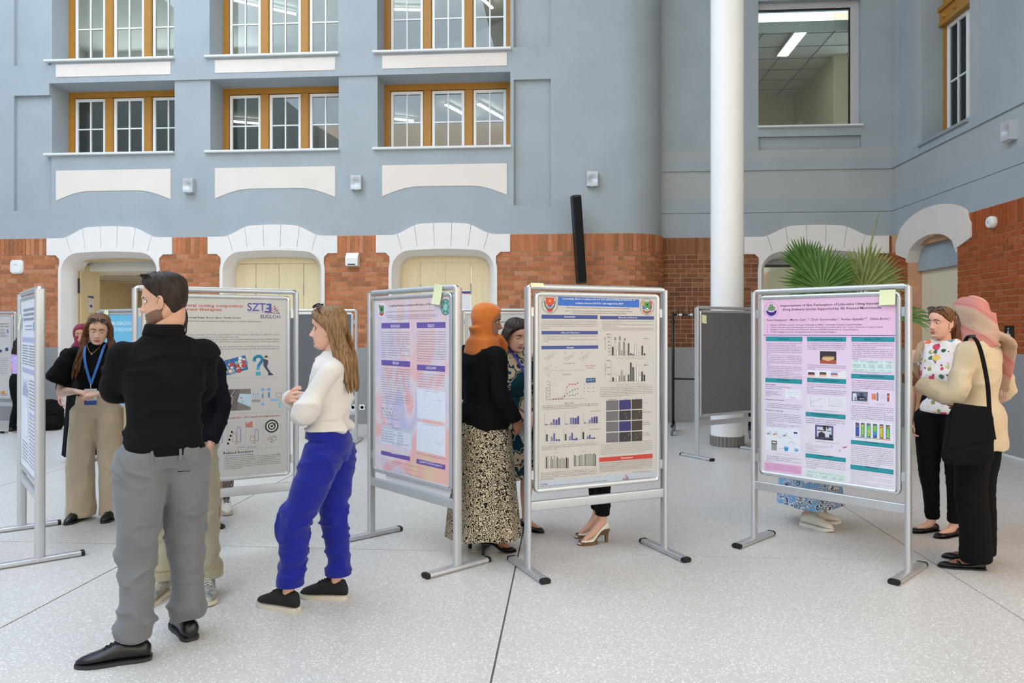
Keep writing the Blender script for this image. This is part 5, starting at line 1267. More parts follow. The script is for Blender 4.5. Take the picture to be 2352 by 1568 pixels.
C_.para(['Elderly people (>65 years) data was collected from the patient medical records, their', 'drug anamnes, based in Szeged, Hungary. The sample size, weight, height, gender, were', 'medication, related parameters, were measured, during this consultation, and', 'questions were answered based on the test instructions. DBI was calculated by', 'being greater 1 if calculated and the and the risk TUG and tally the IP (DDD)', 'Anticholinergic Therapeutic Commonly defined Daily Doses (IP) where D is an above', 'medication weight 2) given is a sedative and anticholinergic weight required', 'scenarios (Figure 1). If a person takes more than two active substances with', 'anticholinergic and/or sedative properties, then the DBI is calculated by adding the', 'values together. To assess risk for balance the and Romberg also used balance measured,', 'it is used for an elderly medical reasons. Although a person is it is minor,', 'Duration of time (s) 12-20 s sometimes. The TUG is calculated by up to 60 if the', 'item 0-4. The lowest points Timed, the maximum is a supplementary balance, as a', 'determined stroke 21-40 and <20. The Timed Up and Go (TUG) Marking test', 'values, are counted if taken per line, values was then used and above and', 'interest, and measure associations between and the correlate.|'], 202, 602, 1226, 1720, 13, CT, .01)
C_.para(['This pilot study showed a possible correlation between DBI and BBS and DBI', 'with TUG. The DBI value associated falling risk therefore based on the Berg', 'Fearly increasing DBI values may mean increased falling risk. Besides we add TUG', 'The medications with be measured and on balance index. The study findings assessed', 'of this pilot number of participants. However, our aim is to increase the number of', 'elderly patients for the comprehensive results.|'], 714, 1108, 1308, 1486, 13, CT, .01)
C_.crop(845, 890, 6.03)
for q in ([(192, 262), (338, 288), (334, 330), (192, 300)], [(192, 306), (380, 340), (376, 366), (192, 340)], [(192, 348), (408, 386), (404, 412), (192, 376)]): C_.box4(q, (222, 224, 236), 1)
for y, t, x in ((294, 'DBI = D/(\u03b4 +D)', 332), (334, 'D= Used daily dose', 374), (374, '\u03b4 = Defined Daily Dose', 402)): C_.text(t, 194, x, y, 26, (96, 92, 104))
C_.text('Figure 1. The formula of the Drug Burden Index', 194, 438, 414, 12, CT, .02); C_.text('Table 1. Demographic data', 194, 334, 490, 12, CT, .02)
C_.box4([(190, 520), (598, 596), (596, 852), (190, 764)], (218, 224, 238), 1); C_.box4([(190, 520), (598, 596), (598, 640), (190, 560)], (196, 202, 216), 2)
C_.text('Demographic data', 336, 458, 558, 20, CT)
for i, (t, x) in enumerate([('Mean age (years) with SD         76.74\u00b16.16', 484), ('Gender (Male (%) Women (%))    15.78/84.22', 486), ('Mean weight (kg) with SD         69.42\u00b111.04', 490), ('Mean height (cm) with SD         162.22\u00b17.76', 490), ('Most common walking aid     Walking frame (31.40%)', 570)]): C_.text(t, 192, x, 594+36*i, 20, CT)
C_.text('SD: Standard Deviation', 336, 446, 784, 12, CT)
for q in range(1, 5): C_.line([(190, 566+36*q), (597, 646+38*q)], .0006, (170, 176, 190))
C_.box4([(680, 16), (1076, 58), (1074, 486), (682, 418)], (222, 228, 240), 1); C_.box4([(682, 464), (1076, 536), (1074, 958), (676, 868)], (222, 228, 240), 1)
C_.text('Association between DBI and TUG', 782, 978, 52, 14, CT); C_.text('Association between DBI and BBS', 782, 974, 508, 14, CT)
for x, y in ((1018, 126), (742, 180), (894, 176), (840, 228), (812, 262), (812, 298), (872, 272), (936, 316), (758, 288), (764, 296), (782, 312), (782, 322), (724, 254), (706, 62), (706, 98), (706, 136), (706, 174), (706, 246), (706, 284), (706, 320), (708, 358), (720, 382), (810, 396), (896, 432), (984, 428), (758, 596), (778, 576), (778, 606), (808, 592), (720, 616), (740, 692), (806, 682), (836, 744), (870, 686), (936, 642), (886, 798), (1016, 774), (706, 512), (706, 562), (706, 612), (706, 660), (706, 710), (706, 760), (706, 806), (716, 832), (802, 852), (888, 894), (980, 892)):
    C_.disc(x, y, .0016, (96, 110, 140), 2, n=6)
C_.line([(730, 288), (1010, 198)], .0005, (140, 160, 190)); C_.line([(728, 620), (1000, 760)], .0005, (140, 160, 190))
C_.text('R\u00b2 = 0.1098', 946, 1000, 180, 12, CT); C_.text('R\u00b2 = 0.2497', 952, 1006, 784, 12, CT)
C_.text('Figure 2. The association of DBI, TUG, and BBS in the studied population', 680, 1088, 912, 14, CT, .01)
purp(C_, 183, 868, 584, 924, 'REFERENCES', 324, 438); purp(C_, 672, 982, 1072, 1048, 'CONTACT: enyedi.andrea@szte.hu', 714, 1026)
C_.para(['1. Marcum, I., Falls Prevention in Older Adults: A Systematic Literature Review, 2014. Effects of physical exercise and environment to fall at home. Chronic', 'Clin. Pharmacol., 1-20. New Epidemiology, in Daily Care of Elderly.|', '2. Hilmer, S. N., Mager, D. E., Simonsick, E. M. Drug burden index score and functional decline in older people. Am. J. Med. 122, 1142-1149.e2.|', '3. Berg K. Balance and its measure in the elderly: a review. Physiother. Can. 2019, 41, 240-246.|', '4. Podsiadlo D. and Richardson S. The timed Up & Go: a test of basic functional mobility for frail elderly persons. J. Am. Geriatr. Soc. 39, 142-148.', '5. Lavallee PA. The Berg Balance Scale, Physical Rehabilitation: A Review of Elderly Drug.|'], 190, 760, 986, 1130, 10, (150, 120, 130), 0.0)
C_.finish()
# second sheet hanging out below the panel
t = link('loose_sheet', MB().prism([(-.33, .49), (-.315, .385), (.39, .38), (.44, .49)], lambda a, b, d: (a, .009+d, b), 0, .001).mesh('loose_sheet', mat('plain_paper', (226, 228, 234), rough=.6, var=.01)))
t.location = S_C.location; t.rotation_euler = S_C.rotation_euler; tag(t, 'plain white sheet hanging out below the pastel poster', 'sheet of paper')

# --- B: white poster with red title (left part hidden behind the man)
B_ = Sheet(S_B, 'white poster with red title, pill picture and bar charts behind the man', WP)
RED = (178, 74, 64)
B_.crop(430, 650, 6.273)
B_.text('The effect of several coating composition', -560, 800, 330, 44, RED, .035); B_.text('in different therapies', -250, 500, 392, 44, RED, .035)
B_.text('Majd Almardasi, Selenay Belge, Bence Sipos, Tamás Sovány', -330, 778, 502, 24, (50, 48, 52), .04)
B_.text('Institute of Pharmaceutical Technology and Regulatory Affairs, Eötvös u. 6. H-6720, Szeged, Hungary', -300, 1074, 552, 17, (60, 58, 62), .02)
B_.text('SZT', 866, 1130, 396, 108, (62, 72, 150), .03)
for q in ([(1142, 296), (1212, 296), (1212, 424), (1112, 424), (1112, 402), (1180, 402), (1180, 378), (1142, 378), (1142, 352), (1180, 352), (1180, 322), (1142, 322)],): B_.box4(q, (62, 72, 150), 2)
B_.text('UNIVERSITY OF SZEGED', 866, 1108, 418, 13, (120, 124, 170))
for p, c in (([(1150, 438), (1262, 322), (1260, 386), (1324, 392)], (200, 90, 74)), ([(1180, 412), (1300, 356), (1290, 372)], (80, 120, 180)), ([(1262, 340), (1280, 400), (1334, 436), (1200, 430)], (70, 88, 150)), ([(1150, 440), (1324, 390)], (200, 90, 74))): B_.line(p, .0035, c)
B_.text('EU', 1058, 1138, 506, 50, (58, 66, 118), .045); B_.text('GLOH', 1142, 1336, 508, 50, (58, 66, 118), .005)
BTX = (118, 116, 120)
B_.para(['Titanium dioxide is the most common opacifier used in the global pharmaceutical industry. Notably, its ability to ensure', 'opacity and stability through the whole product lifecycle is an undoubted benefit.|', 'Due to its high refractive index titanium dioxide (TiO2) has a unique set of physicochemical properties which ensure', 'the whiteness of coatings. The EU announced the ban of E171 the common form of TiO2, on food products,', 'and raised questions about its future use in pharmaceuticals.|', 'Therefore, no alternative available today has the same set of properties, and this puts formulations at', 'risk. Replacement of this coating excipient is considered a hot topic and the focus of formulators'], -520, 1326, 754, 970, 22, BTX, .01)
rn = random.Random(8)
pc0 = [Vector(B_.uv(*p)) for p in ((474, 1130), (836, 1038), (880, 1242), (540, 1336))]
B_.poly([tuple(p) for p in pc0], (52, 92, 150), 1)
for q in range(70):
    a_, b_ = rn.random(), rn.random()
    if not (.06 < a_ < .94 and .08 < b_ < .92): continue
    p = (pc0[0]*(1-a_)+pc0[1]*a_)*(1-b_) + (pc0[3]*(1-a_)+pc0[2]*a_)*b_
    c = rn.choice([(60, 134, 196), (44, 104, 170), (80, 150, 206), (206, 214, 220), (226, 206, 200), (190, 60, 54), (120, 176, 200), (44, 92, 160)])
    rr = rn.uniform(.011, .0165)
    B_.poly([(p.x+rr*math.cos(t*.5236), p.y+rr*.95*math.sin(t*.5236)) for t in range(12)], tuple(int(v*.72) for v in c), 2+q*.02)
    B_.poly([(p.x+rr*.82*math.cos(t*.5236)-.002, p.y+rr*.8*math.sin(t*.5236)+.002) for t in range(12)], c, 2.01+q*.02)
# blue question mark and the leaning figure in a dark suit
qc = (60, 158, 196)
B_.line([(972, 1130), (965, 1100), (982, 1068), (1015, 1052), (1054, 1056), (1080, 1082), (1078, 1120), (1052, 1156), (1026, 1190), (1020, 1252)], .022, qc, 2)
B_.box4([(986, 1278), (1058, 1276), (1058, 1326), (986, 1326)], qc, 2)
for q, c in (([(1112, 1060), (1130, 1040), (1156, 1046), (1160, 1070), (1140, 1076), (1120, 1072)], (50, 44, 52)), ([(1126, 1066), (1160, 1062), (1166, 1100), (1140, 1108), (1126, 1090)], (220, 176, 156)), ([(1098, 1090), (1138, 1100), (1168, 1116), (1166, 1150), (1146, 1208), (1098, 1196)], (58, 60, 92)), ([(1100, 1190), (1150, 1206), (1206, 1296), (1180, 1306), (1120, 1220)], (52, 54, 84)), ([(1166, 1304), (1206, 1294), (1238, 1310), (1236, 1322), (1170, 1326)], (44, 50, 84))): B_.box4(q, c, 3)
B_.line([(950, 1330), (1238, 1328)], .0012, (130, 130, 136))
for q in range(22): B_.line([(460+41*q, 1376-.9*q), (484+41*q, 1375-.9*q)], .0022, (140, 138, 142))
B_.crop(430, 890, 5.808)
B_.box4([(424, 26), (846, 14), (846, 298), (424, 318)], (120, 112, 110), 1)
for q, c in (([(430, 30), (500, 26), (470, 150), (452, 310), (430, 312)], (150, 142, 138)), ([(500, 26), (660, 22), (600, 170), (580, 306), (452, 312), (470, 150)], (82, 76, 78)), ([(660, 20), (712, 18), (690, 110), (660, 300), (580, 308), (610, 160)], (98, 92, 92)), ([(700, 80), (846, 86), (846, 260), (666, 186)], (176, 204, 220)), ([(690, 300), (846, 264), (846, 298), (690, 306)], (132, 122, 118)), ([(520, 120), (600, 110), (590, 200), (540, 210), (500, 170)], (150, 140, 140)), ([(480, 150), (528, 140), (530, 156), (482, 168)], (200, 120, 110))): B_.box4(q, c, 2)
for p in ([(640, 20), (560, 150), (540, 306)], [(520, 90), (610, 120), (590, 220), (500, 200)], [(440, 190), (540, 150)]): B_.line(p, .003, (196, 190, 188), 3)
B_.disc(724, 136, .006, (206, 90, 90), 4); B_.disc(740, 182, .005, (110, 180, 110), 4)
for x in (884, 940): B_.box4([(x-12, 76), (x+14, 76), (x+18, 128), (x-14, 128)], (150, 196, 220), 2); B_.box4([(x-8, 76), (x+8, 76), (x+8, 86), (x-8, 86)], (70, 100, 160), 3)
B_.box4([(862, 160), (976, 158), (976, 192), (862, 194)], (150, 150, 152), 2); B_.line([(1005, 24), (1090, 22)], .0012, (120, 130, 150)); B_.disc(1006, 24, .011, (110, 160, 214), 3); B_.disc(1090, 22, .011, (110, 160, 214), 3)
B_.box4([(996, 82), (1018, 82), (1018, 138), (996, 138)], (80, 140, 180), 2); B_.box4([(1078, 62), (1102, 62), (1102, 136), (1078, 136)], (70, 130, 176), 2); B_.line([(1008, 30), (1008, 206)], .001, (120, 130, 150)); B_.box4([(990, 204), (1026, 202), (1026, 236), (990, 238)], (120, 170, 216), 2)
B_.box4([(1110, 148), (1212, 144), (1212, 176), (1110, 180)], (130, 178, 222), 2); B_.line([(1184, 72), (1262, 70), (1262, 124), (1184, 126), (1184, 72)], .002, (110, 110, 116)); B_.box4([(1228, 190), (1240, 190), (1258, 262), (1208, 264)], (120, 186, 206), 2); B_.line([(1212, 160), (1234, 160), (1234, 190)], .001, (120, 130, 150)); B_.line([(915, 70), (915, 160)], .0016, (140, 140, 146))
for q in range(17): B_.line([(325+58*q, 355-2*q), (355+58*q, 354-2*q)], .0022, (140, 138, 142)); B_.line([(185+66*q, 850-3.6*q), (215+66*q, 848-3.6*q)], .0022, (140, 138, 142))
B_.text('Degradation percentage after 1 and 3 months of sunlight exposure', 302, 1234, 430, 24, RED, .04)
for x in (292, 537, 780, 1012, 1246): B_.line([(x, 478), (x, 730)], .0015, (160, 158, 162))
for xs_, t1, t2, h1, h2, nm, y0 in ((384, '1.48', '11.94', 18, 168, 'TiO2', 738), (627, '7.71', '13.4', 112, 188, 'CaCo3', 724), (866, '4.1', '10.42', 60, 146, 'ZnO', 712), (1100, '1.87', '3.80', 26, 42, 'MgO', 698)):
    for x, h, c, t in ((xs_, h1, (190, 120, 80), t1), (xs_+60, h2, (96, 120, 176), t2)):
        B_.line([(x-24, y0), (x-24, y0-h), (x+24, y0-h), (x+24, y0), (x-24, y0)], .0028, c); B_.text(t, x-18, x+22, y0-h-8, 13, BTX, .02)
    B_.text(nm, xs_+8, xs_+54, y0+32, 17, BTX, .03)
B_.line([(786, 458), (786, 522), (872, 522)], .006, (190, 84, 68)); 
for x, h in ((810, 26), (834, 40), (858, 62)): B_.box4([(x-9, 512-h), (x+9, 512-h), (x+9, 512), (x-9, 512)], (190, 84, 68), 3)
B_.line([(800, 494), (826, 468), (848, 460)], .003, (190, 84, 68), 4)
cc = B_.uv(1128, 512)
for rr, col, ly in ((.046, (40, 38, 42), 2), (.035, (214, 212, 210), 3), (.027, (40, 38, 42), 4), (.017, (214, 212, 210), 5), (.009, (40, 38, 42), 6)): B_.poly([(cc[0]+rr*math.cos(2*math.pi*q/28), cc[1]+rr*math.sin(2*math.pi*q/28)) for q in range(28)], col, ly)
B_.line([(1128, 512), (1182, 470)], .005, (40, 38, 42), 7)
B_.text('Degradation products %', 262, 262+225, 730, 17, (60, 58, 62), .03, rot=1)
B_.text('1 month', 694, 772, 804, 17, BTX, .02); B_.text('3 months', 830, 922, 800, 17, BTX, .02)
for x, c in ((680, (190, 120, 80)), (816, (96, 120, 176))): B_.line([(x-7, 790), (x+7, 790), (x+7, 804), (x-7, 804), (x-7, 790)], .002, c)
for q in range(9): B_.line([(420, 850+32*q), (420, 868+32*q)], .0022, (140, 138, 142))
B_.text('Related literature', 483, 880, 892, 38, (58, 56, 62), .03); B_.line([(483, 912), (886, 888)], .003, (100, 110, 180))
B_.para(['1. EMA, EMA/504010/2021, Final feedback from European Medicine Agency (EMA)', 'to the EU Commission request to evaluate the impact of the removal of titanium', 'dioxide from the list of authorised food additives on medicinal products, 2021.|', '2. Gabriele, Durán-Lobato, et al. "Effects of omitting titanium dioxide from the film', 'coating of a pharmaceutical tablet-An industrial case study of attempting to', 'comply with EU regulation 2022/63." European Journal of Pharmaceutical', 'Sciences 196 (2024): 106750.|'], 488, 1246, 950, 1094, 15, BTX, .01)
B_.para(['Calcium carbonate seems to be promising', 'alternative of titanium dioxide (TiO\u2082) in oral', '', 'dosage forms, coatings with both black', 'iron oxide and (CaCo\u2083) might be'], -150, 382, 972, 1108, 22, BTX, .01)
B_.finish()

# --- A: edge-on poster, H, I, J: background posters
A_ = Sheet(S_A, 'pale printed poster on the stand seen almost edge-on', mat('poster_paper_pale', (222, 226, 234), rough=.4, var=.01))
def local_text(s, st, x0, x1, z, h, col, bold=0.0):
    TEXTQ.append((s, st, x0, z, x1-x0, h, tuple(col), bold, 3, 0))
def local_rect(s, x0, z0, x1, z1, col, lay=1): s.poly([(x0, z0), (x1, z0), (x1, z1), (x0, z1)], col, lay)
GT = (150, 154, 166)
def filler(s, x0, x1, z0, z1, n, col=GT, h=.009):
    """rows of illegibly small print: dashes the length of words"""
    rn_ = random.Random(int((x0+z0)*1000))
    for q in range(n):
        z = z1-(z1-z0)*q/n; x = x0
        while x < x1-.01:
            L = min(rn_.uniform(.015, .06), x1-x); s.poly([(x, z-h), (x+L, z-h), (x+L, z), (x, z)], col, 2); x += L+.008
filler(A_, -.3, .3, 1.56, 1.66, 3, GT, .02); filler(A_, -.2, .2, 1.49, 1.54, 2)
local_rect(A_, .24, 1.5, .36, 1.56, (150, 160, 200))
for z, t in ((1.42, ''), (1.2, '')): local_rect(A_, -.38, z, .38, z+.035, (170, 176, 204))
filler(A_, -.37, -.02, 1.25, 1.4, 8); filler(A_, .02, .37, 1.25, 1.4, 8)
for q in range(14): h_ = .05+.08*abs(math.sin(q*1.7)); local_rect(A_, -.36+.025*q, 1.03, -.342+.025*q, 1.03+h_, (168, 176, 196))
A_.poly([(-.12+.1*math.cos(2*math.pi*q/30), .86+.13*math.sin(2*math.pi*q/30)) for q in range(30)], (186, 192, 206), 2); A_.poly([(-.12+.094*math.cos(2*math.pi*q/30), .86+.124*math.sin(2*math.pi*q/30)) for q in range(30)], (222, 226, 234), 3)
filler(A_, .03, .37, .95, 1.16, 9); filler(A_, .03, .37, .55, .9, 14); filler(A_, -.37, -.02, .55, .7, 6)
local_rect(A_, .03, .91, .37, .935, (170, 176, 204))
A_.finish()
H_ = Sheet(S_H, 'sky blue poster on private healthcare behind the woman in black and beige', mat('paper_sky', (112, 186, 218), rough=.5, var=.01))
local_text(H_, 'CONSUMER SATISFACTION WITH', -.37, .37, 1.58, .045, (232, 240, 244), .03); local_text(H_, 'PRIVATE HEALTHCARE', -.30, .30, 1.5, .045, (232, 240, 244), .03)
H_.poly([(-.19+.09*math.cos(2*math.pi*q/24), 1.36+.035*math.sin(2*math.pi*q/24)) for q in range(24)], (34, 128, 160), 1); local_text(H_, 'EUGLOH', -.25, -.13, 1.35, .025, (210, 232, 240))
for q, t in enumerate(['The aim of this research is to examine the relationship', 'between service quality and treatment outcome', 'the quality of private healthcare. It assesses how satisfied', 'patients are with private dental care.']): local_text(H_, t, -.3, .34, 1.26-.04*q, .017, (214, 234, 242))
H_.poly([(.36, .6), (.41, .6), (.41, 1.3), (.36, 1.3)], (240, 244, 246), 1)
H_.finish()
I_ = Sheet(S_I, 'white poster with small coloured figures at the far left', WP)
local_text(I_, 'Effect of treatment on GLUT4 mRNA expression', -.38, .40, 1.60, .024, (60, 60, 66), .03); local_text(I_, 'levels in STZ-induced diabetic rats', -.3, .40, 1.56, .024, (60, 60, 66), .03)
local_text(I_, 'S', .36, .4, 1.47, .05, (60, 70, 150), .04)
filler(I_, -.2, .34, 1.44, 1.53, 4, (120, 120, 126)); filler(I_, -.35, .1, 1.2, 1.4, 8, (120, 120, 126)); filler(I_, .12, .38, 1.4, 1.44, 2, (120, 120, 126))
for x, z, w_, h_, c in ((.2, 1.18, .08, .04, (50, 60, 100)), (.34, 1.2, .05, .05, (40, 60, 110)), (.0, .92, .14, .2, (150, 196, 110)), (.04, .96, .06, .06, (200, 90, 80)), (.0, .72, .05, .08, (226, 180, 60)), (.18, .72, .05, .06, (70, 130, 80)), (.04, .66, .05, .05, (226, 180, 60)), (.1, .56, .06, .05, (120, 80, 150)), (.26, .56, .08, .04, (200, 130, 60))): local_rect(I_, x, z, x+w_, z+h_, c)
filler(I_, -.38, .38, .52, .56, 2, (120, 120, 126)); filler(I_, -.38, -.05, .6, 1.1, 16, (120, 120, 126)); filler(I_, .18, .38, .84, 1.1, 8, (140, 140, 146))
I_.finish()
J_ = Sheet(S_J, 'white poster with tan bands on faecal microbiome behind the woman in the patterned dress', WP)
local_text(J_, 'Fecal microbiome associated changes in a rat model', -.24, .30, 1.61, .026, (50, 48, 50), .04); local_text(J_, 'Roxana Bontea, Csaba Matuz, Tamás Kiss, Tibor Ódor', -.2, .26, 1.53, .016, (60, 58, 62), .02)
J_.poly([(.37+.04*math.cos(2*math.pi*q/20), 1.58+.04*math.sin(2*math.pi*q/20)) for q in range(20)], (150, 150, 150), 1); J_.poly([(.37+.034*math.cos(2*math.pi*q/20), 1.58+.034*math.sin(2*math.pi*q/20)) for q in range(20)], (214, 212, 210), 2)
for z in (1.45, 1.2): local_rect(J_, -.40, z, .40, z+.022, (206, 172, 136))
local_rect(J_, .02, 1.16, .40, 1.18, (160, 170, 200)); local_rect(J_, -.4, .98, -.02, 1.0, (150, 156, 196)); local_rect(J_, .1, .9, .4, .91, (110, 180, 120))
J_.poly([(-.2, 1.36), (-.1, 1.38), (-.06, 1.34), (-.08, 1.26), (-.12, 1.33), (-.16, 1.3), (-.19, 1.28)], (206, 110, 84), 2); J_.poly([(-.17, 1.34), (-.1, 1.35), (-.1, 1.27), (-.16, 1.28)], (226, 190, 110), 3)
filler(J_, -.38, -.24, 1.25, 1.38, 4, (130, 128, 132)); filler(J_, .1, .38, 1.24, 1.4, 6, (130, 128, 132)); filler(J_, -.38, -.02, 1.02, 1.16, 6, (130, 128, 132)); filler(J_, -.38, .38, .56, .86, 12, (130, 128, 132))
J_.finish()
flush_text()

# ------------------------------------------------------------------ sticky notes on the stands
M_note = mat('sticky_note', (226, 230, 186), rough=.6, var=.02)
def note(st, x, z, w_, h_, label, y=-.021, tilt=0, over=False):
    mb = MB(); n = 5
    rs = []
    for q in range(n+1):
        t = q/n; b = .012*t*t
        rs.append([(-w_/2, -b, -h_*t), (w_/2, -b, -h_*t), (w_/2, -b+.0006, -h_*t), (-w_/2, -b+.0006, -h_*t)])
    o = mb.rings(rs).build('sticky_note', M_note)
    bpy.context.view_layer.update()
    o.matrix_world = st.matrix_world @ Matrix.Translation((x, y, z)) @ Matrix.Rotation(R(tilt), 4, 'Y')
    tag(o, label, 'sticky note', 'pale yellow notes on the stands')
note(S_E, .395, 1.757, .095, .095, 'large pale yellow note on the corner of the pink poster')
note(S_C, .34, 1.80, .09, .13, 'long yellow note hanging from the rail above the pastel poster', -.022, 8)
note(S_D, -.455, 1.80, .09, .025, 'folded yellow note lying on the rail above the blue-titled poster', -.02)
note(S_F, -.40, 1.69, .075, .1, 'small yellow note on the grey felt panel near the column', -.012, 5)
note(S_A, -.38, 1.62, .06, .11, 'curled yellow note on the edge-on stand', -.022, 12)
note(S_H, -.30, 1.785, .1, .09, 'yellow note on the rail above the sky blue poster', -.02)
note(S_G, .09, 1.66, .07, .1, 'yellow note on the grey panel seen past the red-titled poster', -.014)
# ------------------------------------------------------------------ people: tools
def _h3(i, s): 
    v = np.sin(i[:, 0]*127.1 + i[:, 1]*311.7 + i[:, 2]*74.7 + s*13.37)*43758.5453
    return v - np.floor(v)
def vnoise(P, s=0.0):
    i = np.floor(P); f = P-i; u = f*f*(3-2*f); r = 0
    for dx in (0, 1):
        for dy in (0, 1):
            for dz in (0, 1):
                wgt = (u[:, 0] if dx else 1-u[:, 0])*(u[:, 1] if dy else 1-u[:, 1])*(u[:, 2] if dz else 1-u[:, 2])
                r = r + wgt*_h3(i+np.array([dx, dy, dz]), s)
    return r*2-1
def sstep(x, a, b):
    t = np.clip((x-a)/(b-a), 0, 1); return t*t*(3-2*t)
def solid(mb, voxel, smooth=6, factor=.5, tri=None):
    """union of closed pieces into one skin; returns verts (n,3) and faces"""
    me = mb.mesh('tmp', M_dark); o = link('tmp', me)
    md = o.modifiers.new('r', 'REMESH'); md.mode = 'VOXEL'; md.voxel_size = voxel
    if smooth:
        sm = o.modifiers.new('s', 'SMOOTH'); sm.factor = factor; sm.iterations = smooth
    dg = bpy.context.evaluated_depsgraph_get()
    ev = o.evaluated_get(dg); m2 = ev.to_mesh()
    v = np.empty(len(m2.vertices)*3, dtype=np.float32); m2.vertices.foreach_get('co', v); v = v.reshape(-1, 3).astype(float)
    nr = np.empty(len(m2.vertices)*3, dtype=np.float32); m2.vertices.foreach_get('normal', nr); nr = nr.reshape(-1, 3).astype(float)
    f = [tuple(p.vertices) for p in m2.polygons]
    ev.to_mesh_clear(); bpy.data.objects.remove(o); bpy.data.meshes.remove(me)
    return v, f, nr
def cloth(name, mb, mats, parent, voxel=.011, smooth=8, wr=.003, fr=(9, 9, 26), seed=1.0, mask=None, ridge=True, mfn=None, fine=.0):
    v, f, n = solid(mb, voxel, smooth)
    if wr:
        q = v*np.array(fr) + vnoise(v*4, seed+5)[:, None]*.8
        a = vnoise(q, seed)
        if ridge: a = 2.2*(1-np.abs(a))**3-.8
        b = vnoise(v*np.array(fr)*.45+7.7, seed+2)
        d = wr*(a*.6+b*.8)
        if mask is not None: d = d*mask(v)
        v = v + n*d[:, None]
    o = MB(); o.v = [tuple(p) for p in v]; o.f = f; o.m = [0]*len(f)
    if mfn is not None:
        cen = np.array([v[list(k)].mean(0) for k in f]); o.m = [int(x) for x in mfn(cen)]
    return o.build(name, mats, parent, 180)
def catmull(pts, n=6):
    pts = [Vector(p) for p in pts]; out = []
    P = [pts[0]*2-pts[1]] + pts + [pts[-1]*2-pts[-2]]
    for i in range(1, len(P)-2):
        for k in range(n):
            t = k/n; a, b, c, d = P[i-1], P[i], P[i+1], P[i+2]
            out.append(.5*((2*b)+(c-a)*t+(2*a-5*b+4*c-d)*t*t+(3*b-a-3*c+d)*t**3))
    out.append(pts[-1]); return out
def interp(vals, n=6):
    out = []
    for i in range(len(vals)-1):
        for k in range(n):
            t = k/n; t = t*t*(3-2*t)
            a, b = vals[i], vals[i+1]
            if isinstance(a, (tuple, list)) or isinstance(b, (tuple, list)):
                a = a if isinstance(a, (tuple, list)) else (a, a); b = b if isinstance(b, (tuple, list)) else (b, b)
                out.append(tuple(p+(q-p)*t for p, q in zip(a, b)))
            else: out.append(a+(b-a)*t)
    out.append(vals[-1]); return out
def limb(mb, pts, rad, n=5, sides=16, side=None):
    p = catmull(pts, n); r = interp(rad, n)
    # rounded ends
    d0 = (p[0]-p[1]).normalized(); d1 = (p[-1]-p[-2]).normalized()
    r0 = r[0] if isinstance(r[0], (tuple, list)) else (r[0], r[0]); r1 = r[-1] if isinstance(r[-1], (tuple, list)) else (r[-1], r[-1])
    P = [p[0]+d0*min(r0)*.5] + p + [p[-1]+d1*min(r1)*.15]
    Rr = [(r0[0]*.6, r0[1]*.6)] + list(r) + [(r1[0]*.75, r1[1]*.75)]
    return mb.tube(P, Rr, sides, side=side)
def stack(mb, rings_, n=30, power=2.3, sub=4, flute=None):
    """rings_: (z, rx, ry, x, y) from low to high"""
    out = []
    L = []
    for i in range(len(rings_)-1):
        for k in range(sub):
            t = k/sub; L.append(tuple(a+(b-a)*(t if j == 0 else t*t*(3-2*t)) for j, (a, b) in enumerate(zip(rings_[i], rings_[i+1]))))
    L.append(rings_[-1])
    for z, rx, ry, x, y in L:
        ring = []
        for q in range(n):
            th = 2*math.pi*q/n; c, s = math.cos(th), math.sin(th)
            c = math.copysign(abs(c)**(2/power), c); s = math.copysign(abs(s)**(2/power), s)
            k = 1.0 if flute is None else flute(th, z)
            ring.append((x+rx*c*k, y+ry*s*k, z))
        out.append(ring)
    return mb.rings(out)

# ------------------------------------------------------------------ head: horizontal slices with a sculpted face
HZ = [-.122, -.114, -.104, -.09, -.075, -.06, -.045, -.02, 0, .02, .04, .06, .08, .095, .107, .114]
HF = [-.050, -.076, -.088, -.084, -.087, -.089, -.088, -.087, -.085, -.093, -.096, -.092, -.080, -.063, -.040, -.014]
HB = [-.030, -.012, .004, .022, .044, .062, .074, .087, .094, .097, .097, .094, .084, .068, .046, .016]
HW = [.014, .030, .041, .051, .058, .063, .067, .071, .0735, .0755, .0755, .072, .063, .051, .035, .012]
_zd = np.linspace(-.13, .125, 511); _kn = np.exp(-(np.arange(-24, 25)*.0005/.0055)**2); _kn /= _kn.sum()
def _sm(a): return np.convolve(np.pad(np.interp(_zd, HZ, a), 24, mode='edge'), _kn, 'valid')
HF, HB, HW = _sm(HF), _sm(HB), _sm(HW); HZ = _zd
def headpt(z, th, male, jaw=1.0):
    f = np.interp(z, HZ, HF); b = np.interp(z, HZ, HB); w_ = np.interp(z, HZ, HW)
    q = 1-sstep(z, -.055, -.015)
    if male: w_ = w_*(1.02+.05*q); f = f - .004*np.exp(-((z-.02)/.012)**2)
    w_ = w_*(1+(jaw-1)*q)
    yc = (f*.35+b*.65)
    c, s = np.cos(th), np.sin(th)
    fr = c > 0
    y = np.where(fr, yc+(f-yc)*np.abs(c)**.85, yc-(b-yc)*-np.abs(c)**.9)
    x = w_*np.sign(s)*np.abs(s)**.92*np.where(fr, 1-.10*c*c, 1)
    return x, y, z
